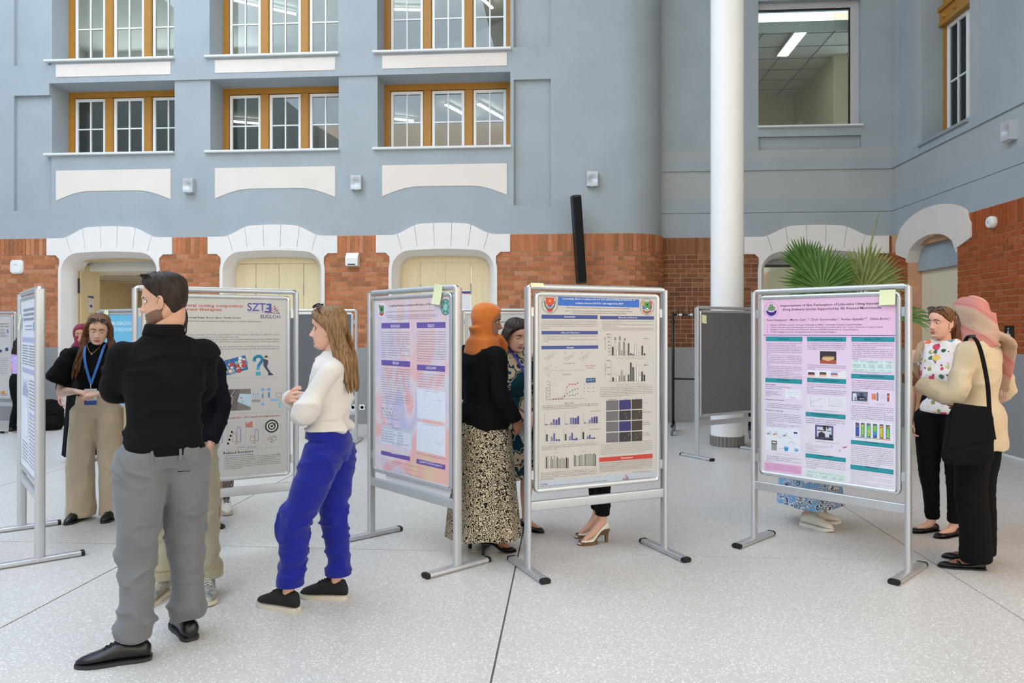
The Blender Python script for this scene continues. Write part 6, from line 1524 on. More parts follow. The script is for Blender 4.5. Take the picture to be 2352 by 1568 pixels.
def face_relief(x, z, male, nose=1.0, lips=1.0):
    """forward displacement of the front of the face (positive = out)"""
    n = np.interp(z, [-.056, -.050, -.044, -.037, -.026, -.012, .002, .014], [0, .0075, .020, .028, .022, .0145, .0075, 0])*nose
    ws = np.interp(z, [-.05, -.037, -.015, .01], [.0125, .0115, .0075, .008])
    d = n*np.exp(-(x/ws)**2)
    d += .006*np.exp(-((np.abs(x)-.0135)/.006)**2-((z+.042)/.007)**2)*nose
    d -= .0100*np.exp(-((np.abs(x)-.030)/.0150)**2-((z-.0005)/.0115)**2)
    d += .0035*np.exp(-((np.abs(x)-.03)/.02)**2-((z-.021)/.007)**2)*(1.6 if male else .8)
    d += .003*np.exp(-((np.abs(x)-.044)/.014)**2-((z+.03)/.016)**2)
    mw = np.exp(-(x/.021)**4)
    d += mw*lips*(.0052*np.exp(-((z+.0655)/.0042)**2)+.0062*np.exp(-((z+.0785)/.0050)**2)-.0038*np.exp(-((z+.0718)/.0022)**2))
    d += .004*np.exp(-(x/.016)**2-((z+.103)/.011)**2)
    return d
def head_mesh(male=False, nose=1.0, lips=1.0, lid=.25, jaw=1.0, ears=True):
    """skin mesh (materials: 0 skin, 1 lips, 2 beard area) plus eye data"""
    nz, nt = 84, 96
    zz = np.concatenate([np.linspace(-.122, .06, 66), .06+.054*np.sin(np.linspace(0, 1, nz-66+1)[1:]*math.pi/2)])
    u = np.arange(nt)/nt*2*math.pi
    th = u - .42*np.sin(u)                                   # more columns across the face
    Z, T = np.meshgrid(zz, th, indexing='ij')
    x, y, z = headpt(Z.ravel(), T.ravel(), male, jaw)
    c = np.clip(np.cos(T.ravel()), 0, 1)
    y = y - face_relief(x, z, male, nose, lips)*sstep(c, .15, .5)
    mb = MB(); V = np.stack([x, y, z], 1)
    vs = [tuple(p) for p in V]
    fs = []; ms = []
    for k in range(nz-1):
        for i in range(nt):
            j = (i+1) % nt; fs.append((k*nt+i, k*nt+j, (k+1)*nt+j, (k+1)*nt+i))
            cx_ = (x[k*nt+i]+x[k*nt+j])/2; cz = (zz[k]+zz[k+1])/2; fr = y[k*nt+i] < -.04
            lipz = abs(cx_) < .0245 and fr and (-.0725-.011*(1-(cx_/.0245)**2) < cz < -.0718+.0098*(1-(cx_/.0245)**2)**.8)
            yy = y[k*nt+i]; beard = male and yy < .008 and (cz < -.038+.30*min(0, yy+.01) or (abs(cx_) < .029 and -.064 < cz < -.052))
            ms.append(1 if lipz else (2 if beard else 0))
    b = 0
    fs.append(tuple(range(nt-1, -1, -1))); ms.append(0); fs.append(tuple(range((nz-1)*nt, nz*nt))); ms.append(0)
    mb.v = vs; mb.f = fs; mb.m = ms
    # ears
    for s in ((-1, 1) if ears else ()):
        e = MB()
        pts = []
        for q in range(15):
            a = R(-115+300*q/14); pts.append((0, .016*math.cos(a)*(1 if q > 2 else .8), .029*math.sin(a)))
        e.tube(pts, [.0035+.0022*math.sin(math.pi*q/14) for q in range(15)], 7)
        e.ell((-.004*s*0, .003, 0), (.004, .014, .025), 12, 8); e.ell((.002, -.006, -.024), (.0045, .007, .009), 10, 6)
        M = Matrix.Translation((s*.0765, .008, -.012)) @ Matrix.Rotation(s*R(-22), 4, 'Z') @ Matrix.Rotation(R(-8), 4, 'X')
        mb.merge(e.xf(M), 0)
    # eyelids as spherical caps
    for s in (-1, 1):
        c0 = Vector((s*.0305, -.0685, .0005)); r_ = .0138
        for lo, hi in ((lid, 1.35), (-1.3, -.36)):
            rs = []
            for q in range(7):
                el_ = lo+(hi-lo)*q/6
                rs.append([tuple(c0+Vector((r_*1.12*math.cos(el_)*math.sin(az), -r_*math.cos(el_)*math.cos(az), r_*math.sin(el_)))) for az in np.linspace(-1.5, 1.5, 13)])
            mb.rings(rs, closed=False, cap=False, mi=0)
    return mb
def eye_mesh(look=(0, 0)):
    mb = MB(); r_ = .0128
    n = 20; rows = [0, .16, .34, .46, .62, .9, 1.2, 1.57]
    M = Matrix.Rotation(look[0], 4, 'Z') @ Matrix.Rotation(look[1], 4, 'X')
    vs = []
    for a in rows: vs += [tuple(M @ Vector((r_*math.sin(a)*math.cos(2*math.pi*q/n), -r_*math.cos(a), r_*math.sin(a)*math.sin(2*math.pi*q/n)))) for q in range(n)]
    for k in range(len(rows)-1):
        mb.add(vs[k*n:(k+2)*n], [(i, (i+1) % n, (i+1) % n+n, i+n) for i in range(n)], 2 if k < 1 else (1 if k < 3 else 0))
    return mb
HAIRLINE_T = [0, 25, 45, 58, 72, 84, 100, 130, 180]
def cap_mesh(line, thick, male=False, jaw=1.0, ztop=0.0):
    """outer shell over the skull; below the hair line it dives under the skin"""
    nz, nt = 60, 84
    zz = np.concatenate([np.linspace(-.118, .06, 42), .06+.054*np.sin(np.linspace(0, 1, nz-42+1)[1:]*math.pi/2)])
    th = np.arange(nt)/nt*2*math.pi
    Z, T = np.meshgrid(zz, th, indexing='ij'); Z = Z.ravel(); T = T.ravel()
    x, y, z = headpt(Z, T, male, jaw)
    e = 1e-3
    x1, y1, _ = headpt(Z+e, T, male, jaw); x2, y2, _ = headpt(Z, T+e, male, jaw)
    n = np.cross(np.stack([x2-x, y2-y, 0*x], 1), np.stack([x1-x, y1-y, 0*x+e], 1)); n /= np.linalg.norm(n, axis=1)[:, None]+1e-9
    ang = np.degrees(np.abs((T+math.pi) % (2*math.pi)-math.pi))
    zl = np.interp(ang, HAIRLINE_T, line)
    mk = sstep(Z-zl, -.010, .010)
    off = thick(Z, T, ang)*mk - .012*(1-mk)
    V = np.stack([x, y, z], 1)+n*off[:, None]
    mb = MB(); mb.v = [tuple(p) for p in V]
    for k in range(nz-1):
        for i in range(nt):
            j = (i+1) % nt; mb.f.append((k*nt+i, k*nt+j, (k+1)*nt+j, (k+1)*nt+i)); mb.m.append(0)
    mb.f.append(tuple(range(nt-1, -1, -1))); mb.m.append(0)
    mb.f.append(tuple(range((nz-1)*nt, nz*nt))); mb.m.append(0)
    return mb
def hand_mesh(s, curl=(.5, .5, .5, .5), thumb=.3, spread=.06, k=1.0):
    """s=+1 left, -1 right hand; fingers along +Y, palm faces -Z, thumb towards s*+X"""
    mb = MB()
    rs = []
    for y, w_, h, z in ((-.03, .024, .019, 0), (0, .027, .018, 0), (.03, .037, .016, -.001), (.065, .042, .0145, -.001), (.088, .040, .012, -.001), (.094, .034, .008, -.001)):
        rs.append([(w_*math.cos(2*math.pi*q/16), y, z+h*math.sin(2*math.pi*q/16)) for q in range(16)])
    mb.rings(rs)
    for i, (x, L) in enumerate(((.0305, .066), (.0105, .075), (-.0100, .070), (-.0295, .055))):
        x *= s
        p = Vector((x, .080, 0)); a = 0.0; yaw = s*spread*(1.5-i); pts = [p]; rad = [.0098]
        for j, fr_ in enumerate((.46, .30, .24)):
            a += curl[i]*(.9, 1.1, .7)[j]
            d = Vector((math.sin(yaw)*math.cos(a), math.cos(yaw)*math.cos(a), -math.sin(a)))
            p = p+d*L*fr_*1.15; pts.append(p); rad.append((.0088, .0078, .0062)[j])
        limb(mb, [pts[0]-Vector((0, .02, 0))]+pts, [.0095]+rad, 3, 10)
    p = Vector((s*.024, .018, -.006)); a1 = Vector((s*.75, .62, -.25-thumb*.4)).normalized(); a2 = Vector((s*(.5-thumb*.9), .8, -.3-thumb*.5)).normalized()
    q1 = p+a1*.036; q2 = q1+a2*.030; q3 = q2+(a2+Vector((-s*.2, .1, 0))).normalized()*.024
    limb(mb, [p, q1, q2, q3], [.014, .0115, .0098, .0068], 3, 10)
    v, f, n = solid(mb, .0034, 3)
    o = MB(); o.v = [tuple(q*k for q in p) for p in v]; o.f = f; o.m = [0]*len(f); return o
def orient(pos, fdir, pnormal):
    f = Vector(fdir).normalized(); z = -Vector(pnormal); z = (z-f*z.dot(f)).normalized(); x = f.cross(z)
    return Matrix(((x.x, f.x, z.x, pos[0]), (x.y, f.y, z.y, pos[1]), (x.z, f.z, z.z, pos[2]), (0, 0, 0, 1)))
SKIN = {}
def skin(name, c):
    if name not in SKIN:
        m = mat('skin_'+name, c, rough=.5, var=.06, vscale=14, bump=.06, bscale=220, spec=.4)
        p = m.node_tree.nodes['Principled BSDF']; p.inputs['Subsurface Weight'].default_value = .12; p.inputs['Subsurface Radius'].default_value = (.012, .005, .003); p.inputs['Subsurface Scale'].default_value = .6
        SKIN[name] = m
    return SKIN[name]
M_eye = [mat('eye_white', (232, 228, 222), rough=.2), mat('iris_brown', (62, 40, 26), rough=.2), mat('pupil', (8, 8, 8), rough=.1)]
def hair_mat(name, c1, c2, sc=60):
    def f(n, l, s):
        mp = n.new('ShaderNodeMapping'); mp.inputs['Scale'].default_value = (sc*2.4, sc*2.4, sc*.12); l.new(s, mp.inputs[0])
        nz = n.new('ShaderNodeTexNoise'); nz.inputs['Scale'].default_value = 1; nz.inputs['Detail'].default_value = 4; l.new(mp.outputs[0], nz.inputs[0]); return nz.outputs[0]
    return ramp_mat(name, [(.3, c1), (.68, c2)], f, rough=.5, bump=.5, spec=.22)

class Person:
    def __init__(s, label, px, d, phi, h, male=False, skincol=(226, 178, 152), sk='a', sho=None, hip=None, lean=(0, 0)):
        x, y = cam2(px, d)
        s.root = empty('person', (x, y, 0), R(phi)+YAW)
        tag(s.root, label, 'person')
        s.h = h; s.male = male; s.skin = skin(sk, skincol)
        s.lips = mat('lips_'+sk, tuple(int(a*b) for a, b in zip(skincol, (.86, .62, .62))), rough=.4, var=.05)
        s.beard = mat('stubble_'+sk, tuple(int(a*b) for a, b in zip(skincol, (.60, .57, .56))), rough=.6, var=.2, vscale=160)
        sh = sho or (.118*h if male else .106*h); hp = hip or .052*h
        lx, ly = lean
        J = dict(pel=(0, 0, .53*h), wai=(lx*.3, ly*.3, .62*h), che=(lx*.7, .005+ly*.7, .73*h), nec=(lx, .015+ly, .842*h), head=(lx, -.01+ly, h-.122),
                 sL=(sh+lx, .01+ly, .788*h), sR=(-sh+lx, .01+ly, .788*h), eL=(sh+.05+lx, .02+ly, .628*h), eR=(-sh-.05+lx, .02+ly, .628*h),
                 wL=(sh+.06+lx, -.03+ly, .483*h), wR=(-sh-.06+lx, -.03+ly, .483*h),
                 hL=(hp, 0, .51*h), hR=(-hp, 0, .51*h), kL=(hp*1.05, -.015, .285*h), kR=(-hp*1.05, -.015, .285*h), aL=(hp*1.1, .02, .052*h), aR=(-hp*1.1, .02, .052*h))
        s.J = J; s.hands = []; s.headopt = dict(rot=(0, 0, 0)); s.skip = set()
        s.tL = 0.0; s.tR = 0.0; s.lift = 0.0
    def set(s, **k):
        for a, b in k.items(): s.J[a] = b
        return s
    def body(s, arm=.84, leg=.95, wid=1.0, headkw=None, rot=(0, 0, 0), brow=(60, 44, 36), eyes=(0, -.1), plain=False):
        J = s.J; h = s.h/1.7; k = 1.12 if s.male else 1.0
        mb = MB()
        pe, wa, ch, ne = [Vector(J[q]) for q in ('pel', 'wai', 'che', 'nec')]
        stack(mb, [(pe.z-.07*h, .10*h, .08*h, pe.x, pe.y), (pe.z, .142*h*wid, .098*h, pe.x, pe.y), (wa.z, .115*h*k*wid, .082*h*k, wa.x, wa.y), (ch.z, .138*h*k, .098*h*k, ch.x, ch.y), (ne.z-.05*h, .105*h*k, .062*h, ne.x, ne.y+.005), (ne.z, .062*h*k, .058*h, ne.x, ne.y)])
        nk = .050 if not s.male else .060
        hd = Vector(J['head'])
        limb(mb, [ne-Vector((0, -.005, .04)), ne+Vector((0, .002, .02)), hd+Vector((0, .022, -.085)), hd+Vector((0, .02, -.03))], [nk*1.15, nk, nk*.98, nk])
        for q in 'LR':
            limb(mb, [J['h'+q], (Vector(J['h'+q])*.55+Vector(J['k'+q])*.45), J['k'+q], Vector(J['k'+q])*.6+Vector(J['a'+q])*.4+Vector((0, .012, 0)), J['a'+q]], [.085*h*leg, .075*h*leg, .054*h*leg, .054*h*leg, .034*h*leg])
            limb(mb, [J['s'+q], (Vector(J['s'+q])+Vector(J['e'+q]))/2, J['e'+q], Vector(J['e'+q])*.65+Vector(J['w'+q])*.35, J['w'+q]], [.052*h*arm*k, .046*h*arm*k, .038*h*arm*k, .039*h*arm*k, .026*h*arm*k])
            a = Vector(J['a'+q]); t = s.tL if q == 'L' else s.tR
            if a.z > .02:
                dirv = Vector((math.sin(t), -math.cos(t), 0))
                lf = s.lift; limb(mb, [a+Vector((0, 0, .02)), Vector((a.x, a.y, lf+.055))+dirv*.02, Vector((a.x, a.y, lf*.45+.04))+dirv*.075, Vector((a.x, a.y, .03))+dirv*.15], [.033, .030, .024, .016], 3, 12)
        v, f, n = solid(mb, .011, 5)
        o = MB(); o.v = [tuple(p) for p in v]; o.f = f; o.m = [0]*len(f)
        hs = .97 if not s.male else 1.03
        s.HM = Matrix.Translation(J['head']) @ Matrix.Translation((0, .03, -.06)) @ Euler((R(rot[0]), R(rot[1]), R(rot[2])), 'YXZ').to_matrix().to_4x4() @ Matrix.Translation((0, -.03, .06)) @ Matrix.Scale(hs, 4)
        hk = dict(male=s.male); hk.update(headkw or {})
        o.merge(head_mesh(**hk).xf(s.HM))
        for hm in s.hands: o.merge(hm, 0)
        b = o.build('body', [s.skin, s.lips, s.beard], s.root, 180)
        if not plain:
            for sx in (-1, 1):
                e = eye_mesh((R(eyes[0]), eyes[1])).build('eye', M_eye, s.root, 180); e.matrix_local = s.HM @ Matrix.Translation((sx*.0305, -.0685, .0005))
                bw_ = MB(); pts = []
                for q in range(9):
                    t = q/8; xx = sx*(.013+.036*t); zz = .0205+.006*math.sin(math.pi*min(1, t*1.15))-.003*t
                    X = headpt(np.array([zz]), np.array([math.asin(min(.99, xx/.0735*sx))*sx*1.0]), s.male)
                    yy = -.0965+.0000+7.5*(abs(xx)-.0)**2*1.25
                    pts.append((xx, yy, zz))
                bw_.tube(pts, [(.0016, .0042*(1-.55*q/8)*(1 if not s.male else 1.25)) for q in range(9)], 8, side=(0, 1, 0))
                eb = bw_.build('eyebrow', mat('brow_%d_%d_%d' % brow, brow, rough=.8), s.root, 180); eb.matrix_local = s.HM
        return b
    def hand(s, side, fdir, pn, curl=(.5, .5, .5, .5), thumb=.3, spread=.05, k=None):
        sg = 1 if side == 'L' else -1
        k = k or (.94 if not s.male else 1.06)
        s.hands.append(hand_mesh(sg, curl, thumb, spread, k).xf(orient(s.J['w'+side], fdir, pn)))
        return s
    def head_child(s, name, mb, m, smooth=180):
        o = mb.build(name, m, s.root, smooth); o.matrix_local = s.HM; return o
    def top(s, name, m, hem, waist=.62, sl=1.0, r=(.054, .047, .041), fit=1.0, wid=1.0, bust=1.0, hemr=None, neck=.85, wr=.004, voxel=.0105, seed=1.0, extra=None, fr=(9, 9, 24), cuff=None, cx=0, mfn=None, mats=None, sm=4):
        J = s.J; h = s.h/1.7; k = 1.12 if s.male else 1.0
        pe, wa, ch, ne = [Vector(J[q]) for q in ('pel', 'wai', 'che', 'nec')]
        hr = hemr or (.150*h*fit*wid, .108*h*fit)
        mb = MB()
        def cen(z):
            pts = [pe, wa, ch, ne]
            for a, b in zip(pts, pts[1:]):
                if z <= b.z or b is ne: t = (z-a.z)/(b.z-a.z); t = max(-.6, min(1, t)); return a.x+(b.x-a.x)*t, a.y+(b.y-a.y)*t
        st = [(hem, hr[0], hr[1], *cen(hem))]
        for z, rx, ry, dy in ((pe.z+.03, .150*wid, .108, 0), (wa.z, .128*k*wid, .095*k, 0), (ch.z-.05*h, .146*k, .112*k*bust, -.008*(bust > 1.02)), (ch.z+.03*h, .150*k, .110*k, 0), (ne.z-.085*h, .150*k, .088*k, 0), (ne.z-.045*h, .118*k, .074*k, 0), (ne.z-.012*h, .078*k, .068*k, 0), (ne.z+.012*h, .060*k, .060*k, 0)):
            if hem < pe.z and z < pe.z+.05: rx, ry = max(rx, hr[0]/h/fit*.95), max(ry, hr[1]/h/fit*.97)
            if z > hem+.03: x_, y_ = cen(z); st.append((z, rx*h*fit, ry*h*fit, x_, y_+dy))
        stack(mb, st)
        for q in 'LR':
            if sl <= 0: continue
            S, E_2, W_2 = [Vector(J[c+q]) for c in 'sew']
            inn = S.lerp(Vector((ne.x, ne.y, S.z)), .35)
            if sl <= .5: end = S.lerp(E_2, sl*2); limb(mb, [inn, S, S.lerp(end, .5), end], [r[0]*h*.95, r[0]*h, (r[0]+r[1])/2*h, r[1]*h])
            else:
                end = E_2.lerp(W_2, (sl-.5)*2)
                limb(mb, [inn, S, S.lerp(E_2, .5), E_2, E_2.lerp(end, .5), end], [r[0]*h*.95, r[0]*h, (r[0]*.4+r[1]*.6)*h, r[1]*h, (r[1]+r[2])/2*h*1.02, r[2]*h])
        if extra: extra(mb)
        return cloth(name, mb, mats or m, s.root, voxel, sm, wr, fr, seed, mfn=mfn)
    def trousers(s, m, hem=(.05, .05), rad=(.098, .09, .072, .066, .066), waist=None, wid=1.0, wr=.004, seed=2.0, name='trousers', mats=None, mfn=None, fr=(7, 7, 22), wr_=.132, vox=.0105):
        J = s.J; h = s.h/1.7; pe = Vector(J['pel']); wa = Vector(J['wai'])
        wz = waist or wa.z-.01
        mb = MB()
        stack(mb, [(pe.z-.075*h, .11*h*wid, .092*h, pe.x, pe.y+.01), (pe.z-.01*h, .158*h*wid, .118*h, pe.x, pe.y+.012), (pe.z+.06*h, .152*h*wid, .112*h, pe.x, pe.y+.006), (wz, wr_*h*wid, .104*h, wa.x, wa.y)])
        for q, hm in zip('LR', hem):
            H, K_, A = [Vector(J[c+q]) for c in 'hka']
            e = K_.lerp(A, 1.0); e = Vector((A.x, A.y+.005, hm))
            limb(mb, [H+Vector((0, .005, .02)), H.lerp(K_, .4)+Vector((0, .006, 0)), K_, K_.lerp(e, .5)+Vector((0, .008, 0)), e], [r_*h for r_ in rad], 6, 18)
        kz = J['kL'][2]
        mask = lambda v: .35+.9*np.exp(-((v[:, 2]-kz)/.12)**2)+.9*np.exp(-((v[:, 2]-hem[0]-.06)/.08)**2)+.6*np.exp(-((v[:, 2]-pe.z+.06)/.07)**2)
        return cloth(name, mb, mats or m, s.root, vox, 4, wr, fr, seed, mask, mfn=mfn)
    def skirt(s, m, hem, waist, r0, r1, flut=0.0, nf=9, name='skirt', hemxy=(0, 0), seed=3.0, wr=.003):
        pe = Vector(s.J['pel']); h = s.h/1.7; n = 72; rs = []
        for k in range(25):
            t = k/24; z = hem+(waist-hem)*t; u = 1-t
            q = sstep(np.array([u]), 0, .28)[0]
            rx = r0[0]+(max(r1[0]*.78, .16*h)-r0[0])*q+(r1[0]-max(r1[0]*.78, .16*h))*max(0, (u-.28)/.72); ry = r0[1]+(max(r1[1]*.8, .125*h)-r0[1])*q+(r1[1]-max(r1[1]*.8, .125*h))*max(0, (u-.28)/.72)
            ring = []
            for i in range(n):
                th = 2*math.pi*i/n; fl = 1+flut*(u**1.2)*(math.cos(nf*th+1.3*math.sin(2*th)+u*.6)+.5*math.cos((nf*2-3)*th+2))
                ring.append((pe.x+hemxy[0]*u+rx*fl*math.cos(th), pe.y+hemxy[1]*u+ry*fl*math.sin(th), z+.012*math.sin(3*th)*u*(1 if flut else 0)))
            rs.append(ring)
        return MB().rings(rs).build(name, m, s.root, 60)
    def shoe(s, q, style, m, msole, L=.255, heel=0.0, lace=None):
        a = Vector(s.J['a'+q]); t = s.tL if q == 'L' else s.tR
        M = Matrix.Translation((a.x, a.y, 0)) @ Matrix.Rotation(t, 4, 'Z')
        T = [0, .06, .16, .30, .42, .55, .70, .84, .94, 1.0]
        W = [.018, .030, .033, .032, .034, .039, .043, .040, .028, .010]
        HT = {'sneaker': [.07, .105, .112, .112, .112, .096, .076, .062, .050, .034], 'oxford': [.065, .090, .096, .098, .102, .084, .062, .050, .040, .028],
              'flat': [.046, .056, .052, .040, .034, .032, .034, .034, .028, .018], 'pump': [.05, .062, .056, .036, .026, .024, .030, .032, .026, .016]}[style]
        sole = .024 if style == 'sneaker' else (.016 if style == 'oxford' else .008)
        if style == 'oxford': W = [.018, .030, .033, .031, .033, .038, .041, .036, .024, .008]
        k = L/.26
        def lift(u): return heel*float(1-sstep(np.array([u]), .18, .68)[0])
        up = []; y0 = .055*k
        for u, w_, ht in zip(T, W, HT):
            y = y0-L*u; b = lift(u)+sole-.002; ring = []
            for i in range(16):
                th = 2*math.pi*i/16; c, sn = math.cos(th), math.sin(th)
                z = b+(ht-sole)*(.5+.5*sn) if sn > -.99 else b
                tw = w_*k*(1-.30*max(0, sn)**2*(1 if u < .6 else .5))*(1.12 if u < .5 and style in ('sneaker', 'oxford') else 1)
                ring.append((math.copysign(abs(c)**.75, c)*tw, y, b+max(0, (sn*.5+.5))*(ht-sole+.002)))
            up.append(ring)
        o = MB().rings(up).xf(M).build('shoe', m, s.root, 50)
        rs = []
        for u, w_ in zip(T, W):
            y = y0-L*u+(.004 if u == 0 else (-.004 if u == 1 else 0)); w2 = w_*k+.0045; b = lift(u)
            tr = .008*max(0, (u-.75)/.25)**2 if style == 'sneaker' else 0
            rs.append([(-w2, y, b+tr), (w2, y, b+tr), (w2, y, b+sole+tr*.5), (-w2, y, b+sole+tr*.5)])
        MB().rings(rs).xf(M).build('sole', msole, o, 50)
        if heel > .02:
            hh = MB()
            hw = .009 if style == 'pump' else .024
            hh.rings([[(-hw, y0-.012-hw, 0), (hw, y0-.012-hw, 0), (hw, y0-.012+hw*.6, 0), (-hw, y0-.012+hw*.6, 0)], [(-hw*1.1, y0-.016-hw, heel*.55), (hw*1.1, y0-.016-hw, heel*.55), (hw*1.1, y0-.010+hw*.7, heel*.55), (-hw*1.1, y0-.010+hw*.7, heel*.55)], [(-.026, y0-.07, lift(.25)+.004), (.026, y0-.07, lift(.25)+.004), (.022, y0-.002, heel+.006), (-.022, y0-.002, heel+.006)]])
            hh.xf(M).build('heel', msole, o)
        if lace:
            lb = MB()
            for i in range(5):
                u = .36+.06*i; zt = np.interp(u, T, HT)+.004; y = y0-L*u
                for d in (-1, 1): lb.tube([(d*.02*k, y+.006, zt-.008), (0, y, zt+.002), (-d*.02*k, y-.006, zt-.009)], .0022, 6)
            u = .33; zt = np.interp(u, T, HT)+.006; y = y0-L*u
            for d in (-1, 1): lb.tube([(0, y, zt), (d*.016, y+.004, zt+.012), (d*.034, y-.006, zt+.004), (d*.022, y-.012, zt-.004), (0, y-.002, zt)], .0018, 6); lb.tube([(0, y, zt), (d*.014, y-.02, zt+.004), (d*.03, y-.034, zt-.016)], .0017, 6)
            lb.xf(M).build('laces', lace, o, 180)
        return o
def locks(mb, paths, rad, seed=0, wave=.004, n=9, sides=6):
    """tapering hair locks along control points"""
    rn_ = random.Random(seed)
    for pts in paths:
        p = catmull([Vector(q)+Vector((rn_.uniform(-.004, .004), rn_.uniform(-.004, .004), 0)) for q in pts], n)
        m_ = len(p); ph = rn_.uniform(0, 6)
        for i in range(m_): t = i/(m_-1); p[i] = p[i]+Vector((math.sin(ph+t*11), math.cos(ph*1.3+t*9), 0))*wave*t
        r_ = rad*rn_.uniform(.75, 1.2)
        mb.tube(p, [(r_*(.55+.6*math.sin(math.pi*min(1, .15+.75*i/(m_-1)))), r_*.55*(.6+.5*math.sin(math.pi*min(1, .15+.75*i/(m_-1))))) if i < m_-1 else (r_*.15, r_*.1) for i in range(m_)], sides)
    return mb
def shortcap(p, m, line=None, t=.012):
    line = line or [.085, .078, .06, .03, .0, -.03, -.045, -.06, -.07]
    return p.head_child('hair', cap_mesh(line, lambda Z, T, a: t+.004*np.sin(T*9+Z*60)+.010*sstep(Z, .04, .1), p.male), m)
# ------------------------------------------------------------------ people: cloth materials
def fab(name, c, var=.1, vs=7, bump=.25, bs=420, rough=.9, sheen=.2): return mat(name, c, rough=rough, var=var, vscale=vs, bump=bump, bscale=bs, spec=.2, sheen=sheen)
F_black = fab('fabric_black', (11, 11, 12), sheen=0); F_black2 = fab('fabric_black_wool', (9, 8, 9), sheen=0); F_navy = fab('fabric_navy', (12, 14, 25), sheen=0); F_grey = fab('fabric_grey_marl', (112, 114, 118), .14, 500)
F_beige = fab('fabric_beige', (202, 184, 160)); F_khaki = fab('fabric_khaki', (168, 160, 138)); F_white = mat('blouse_white', (212, 207, 203), rough=.75, var=.02, spec=.25, sheen=.2, bump=.1, bscale=300)
F_royal = fab('fabric_royal_blue', (24, 34, 138), .08); F_cream = fab('jacket_cream', (206, 188, 158), .05); F_lilac = fab('lilac', (200, 170, 232)); F_orange = fab('hijab_orange', (206, 116, 52), .1, 5); F_maroon = fab('maroon_cloth', (122, 30, 58))
S_black = mat('shoe_black_leather', (12, 12, 13), rough=.3, var=.1); S_blackm = mat('shoe_black_mesh', (20, 20, 21), rough=.85, var=.1, bump=.3, bscale=500); S_white = mat('shoe_white', (232, 228, 216), rough=.6, var=.04); S_sole = mat('sole_offwhite', (206, 198, 184), rough=.6, var=.05); S_soleb = mat('sole_dark', (44, 42, 42), rough=.6); S_cork = mat('sole_cork', (112, 84, 54), rough=.8, var=.15, vscale=80); S_lace = mat('lace_black', (16, 16, 16), rough=.8); S_lacew = mat('lace_white', (220, 216, 206), rough=.8)
def pattern(name, stops, scale, distort=.35, kind='vor', interp_='CONSTANT', stretch=(1, 1, 1), noise=3.0, rough=.85):
    def f(n, l, s):
        mp = n.new('ShaderNodeMapping'); mp.inputs['Scale'].default_value = stretch; l.new(s, mp.inputs[0])
        nz = n.new('ShaderNodeTexNoise'); nz.inputs['Scale'].default_value = scale*noise; nz.inputs['Detail'].default_value = 2; l.new(mp.outputs[0], nz.inputs[0])
        vm = n.new('ShaderNodeVectorMath'); vm.operation = 'MULTIPLY_ADD'; vm.inputs[1].default_value = (distort/scale*3,)*3; l.new(nz.outputs['Color'], vm.inputs[0]); l.new(mp.outputs[0], vm.inputs[2])
        if kind == 'vor': t = n.new('ShaderNodeTexVoronoi'); t.inputs['Scale'].default_value = scale; l.new(vm.outputs[0], t.inputs[0]); return t.outputs['Distance']
        t = n.new('ShaderNodeTexWave'); t.inputs['Scale'].default_value = scale; t.inputs['Distortion'].default_value = 14; t.inputs['Detail'].default_value = 1.5; t.inputs['Detail Scale'].default_value = 1.6; l.new(mp.outputs[0], t.inputs[0]); return t.outputs[0]
    return ramp_mat(name, stops, f, rough=rough, interp=interp_, spec=.2)
P_zebra = pattern('skirt_animal_print', [(0, (30, 26, 24)), (.44, (30, 26, 24)), (.46, (206, 192, 166)), (1, (206, 192, 166))], 22, kind='wave', stretch=(1, 1, 1.6))
TE = (20, 62, 74); CR = (206, 184, 152)
P_ikat = pattern('dress_ikat', [(0, TE), (.09, CR), (.18, TE), (.30, CR), (.46, TE), (.52, CR), (.56, TE), (1, TE)], 7.5, .22, stretch=(1, 1, .8), noise=2.2)
P_paisley = pattern('skirt_paisley', [(0, (30, 44, 88)), (.10, (132, 176, 208)), (.2, (30, 38, 70)), (.27, (228, 222, 216)), (.36, (110, 158, 200)), (.44, (36, 50, 92)), (.5, (222, 216, 210)), (.58, (120, 164, 204)), (1, (60, 84, 140))], 15, .4, noise=1.6)
P_stripe = pattern('trousers_fine_stripe', [(0, (64, 62, 56)), (.5, (64, 62, 56)), (.52, (170, 164, 150)), (1, (150, 146, 132))], 60, kind='wave', stretch=(1, 1, .05))
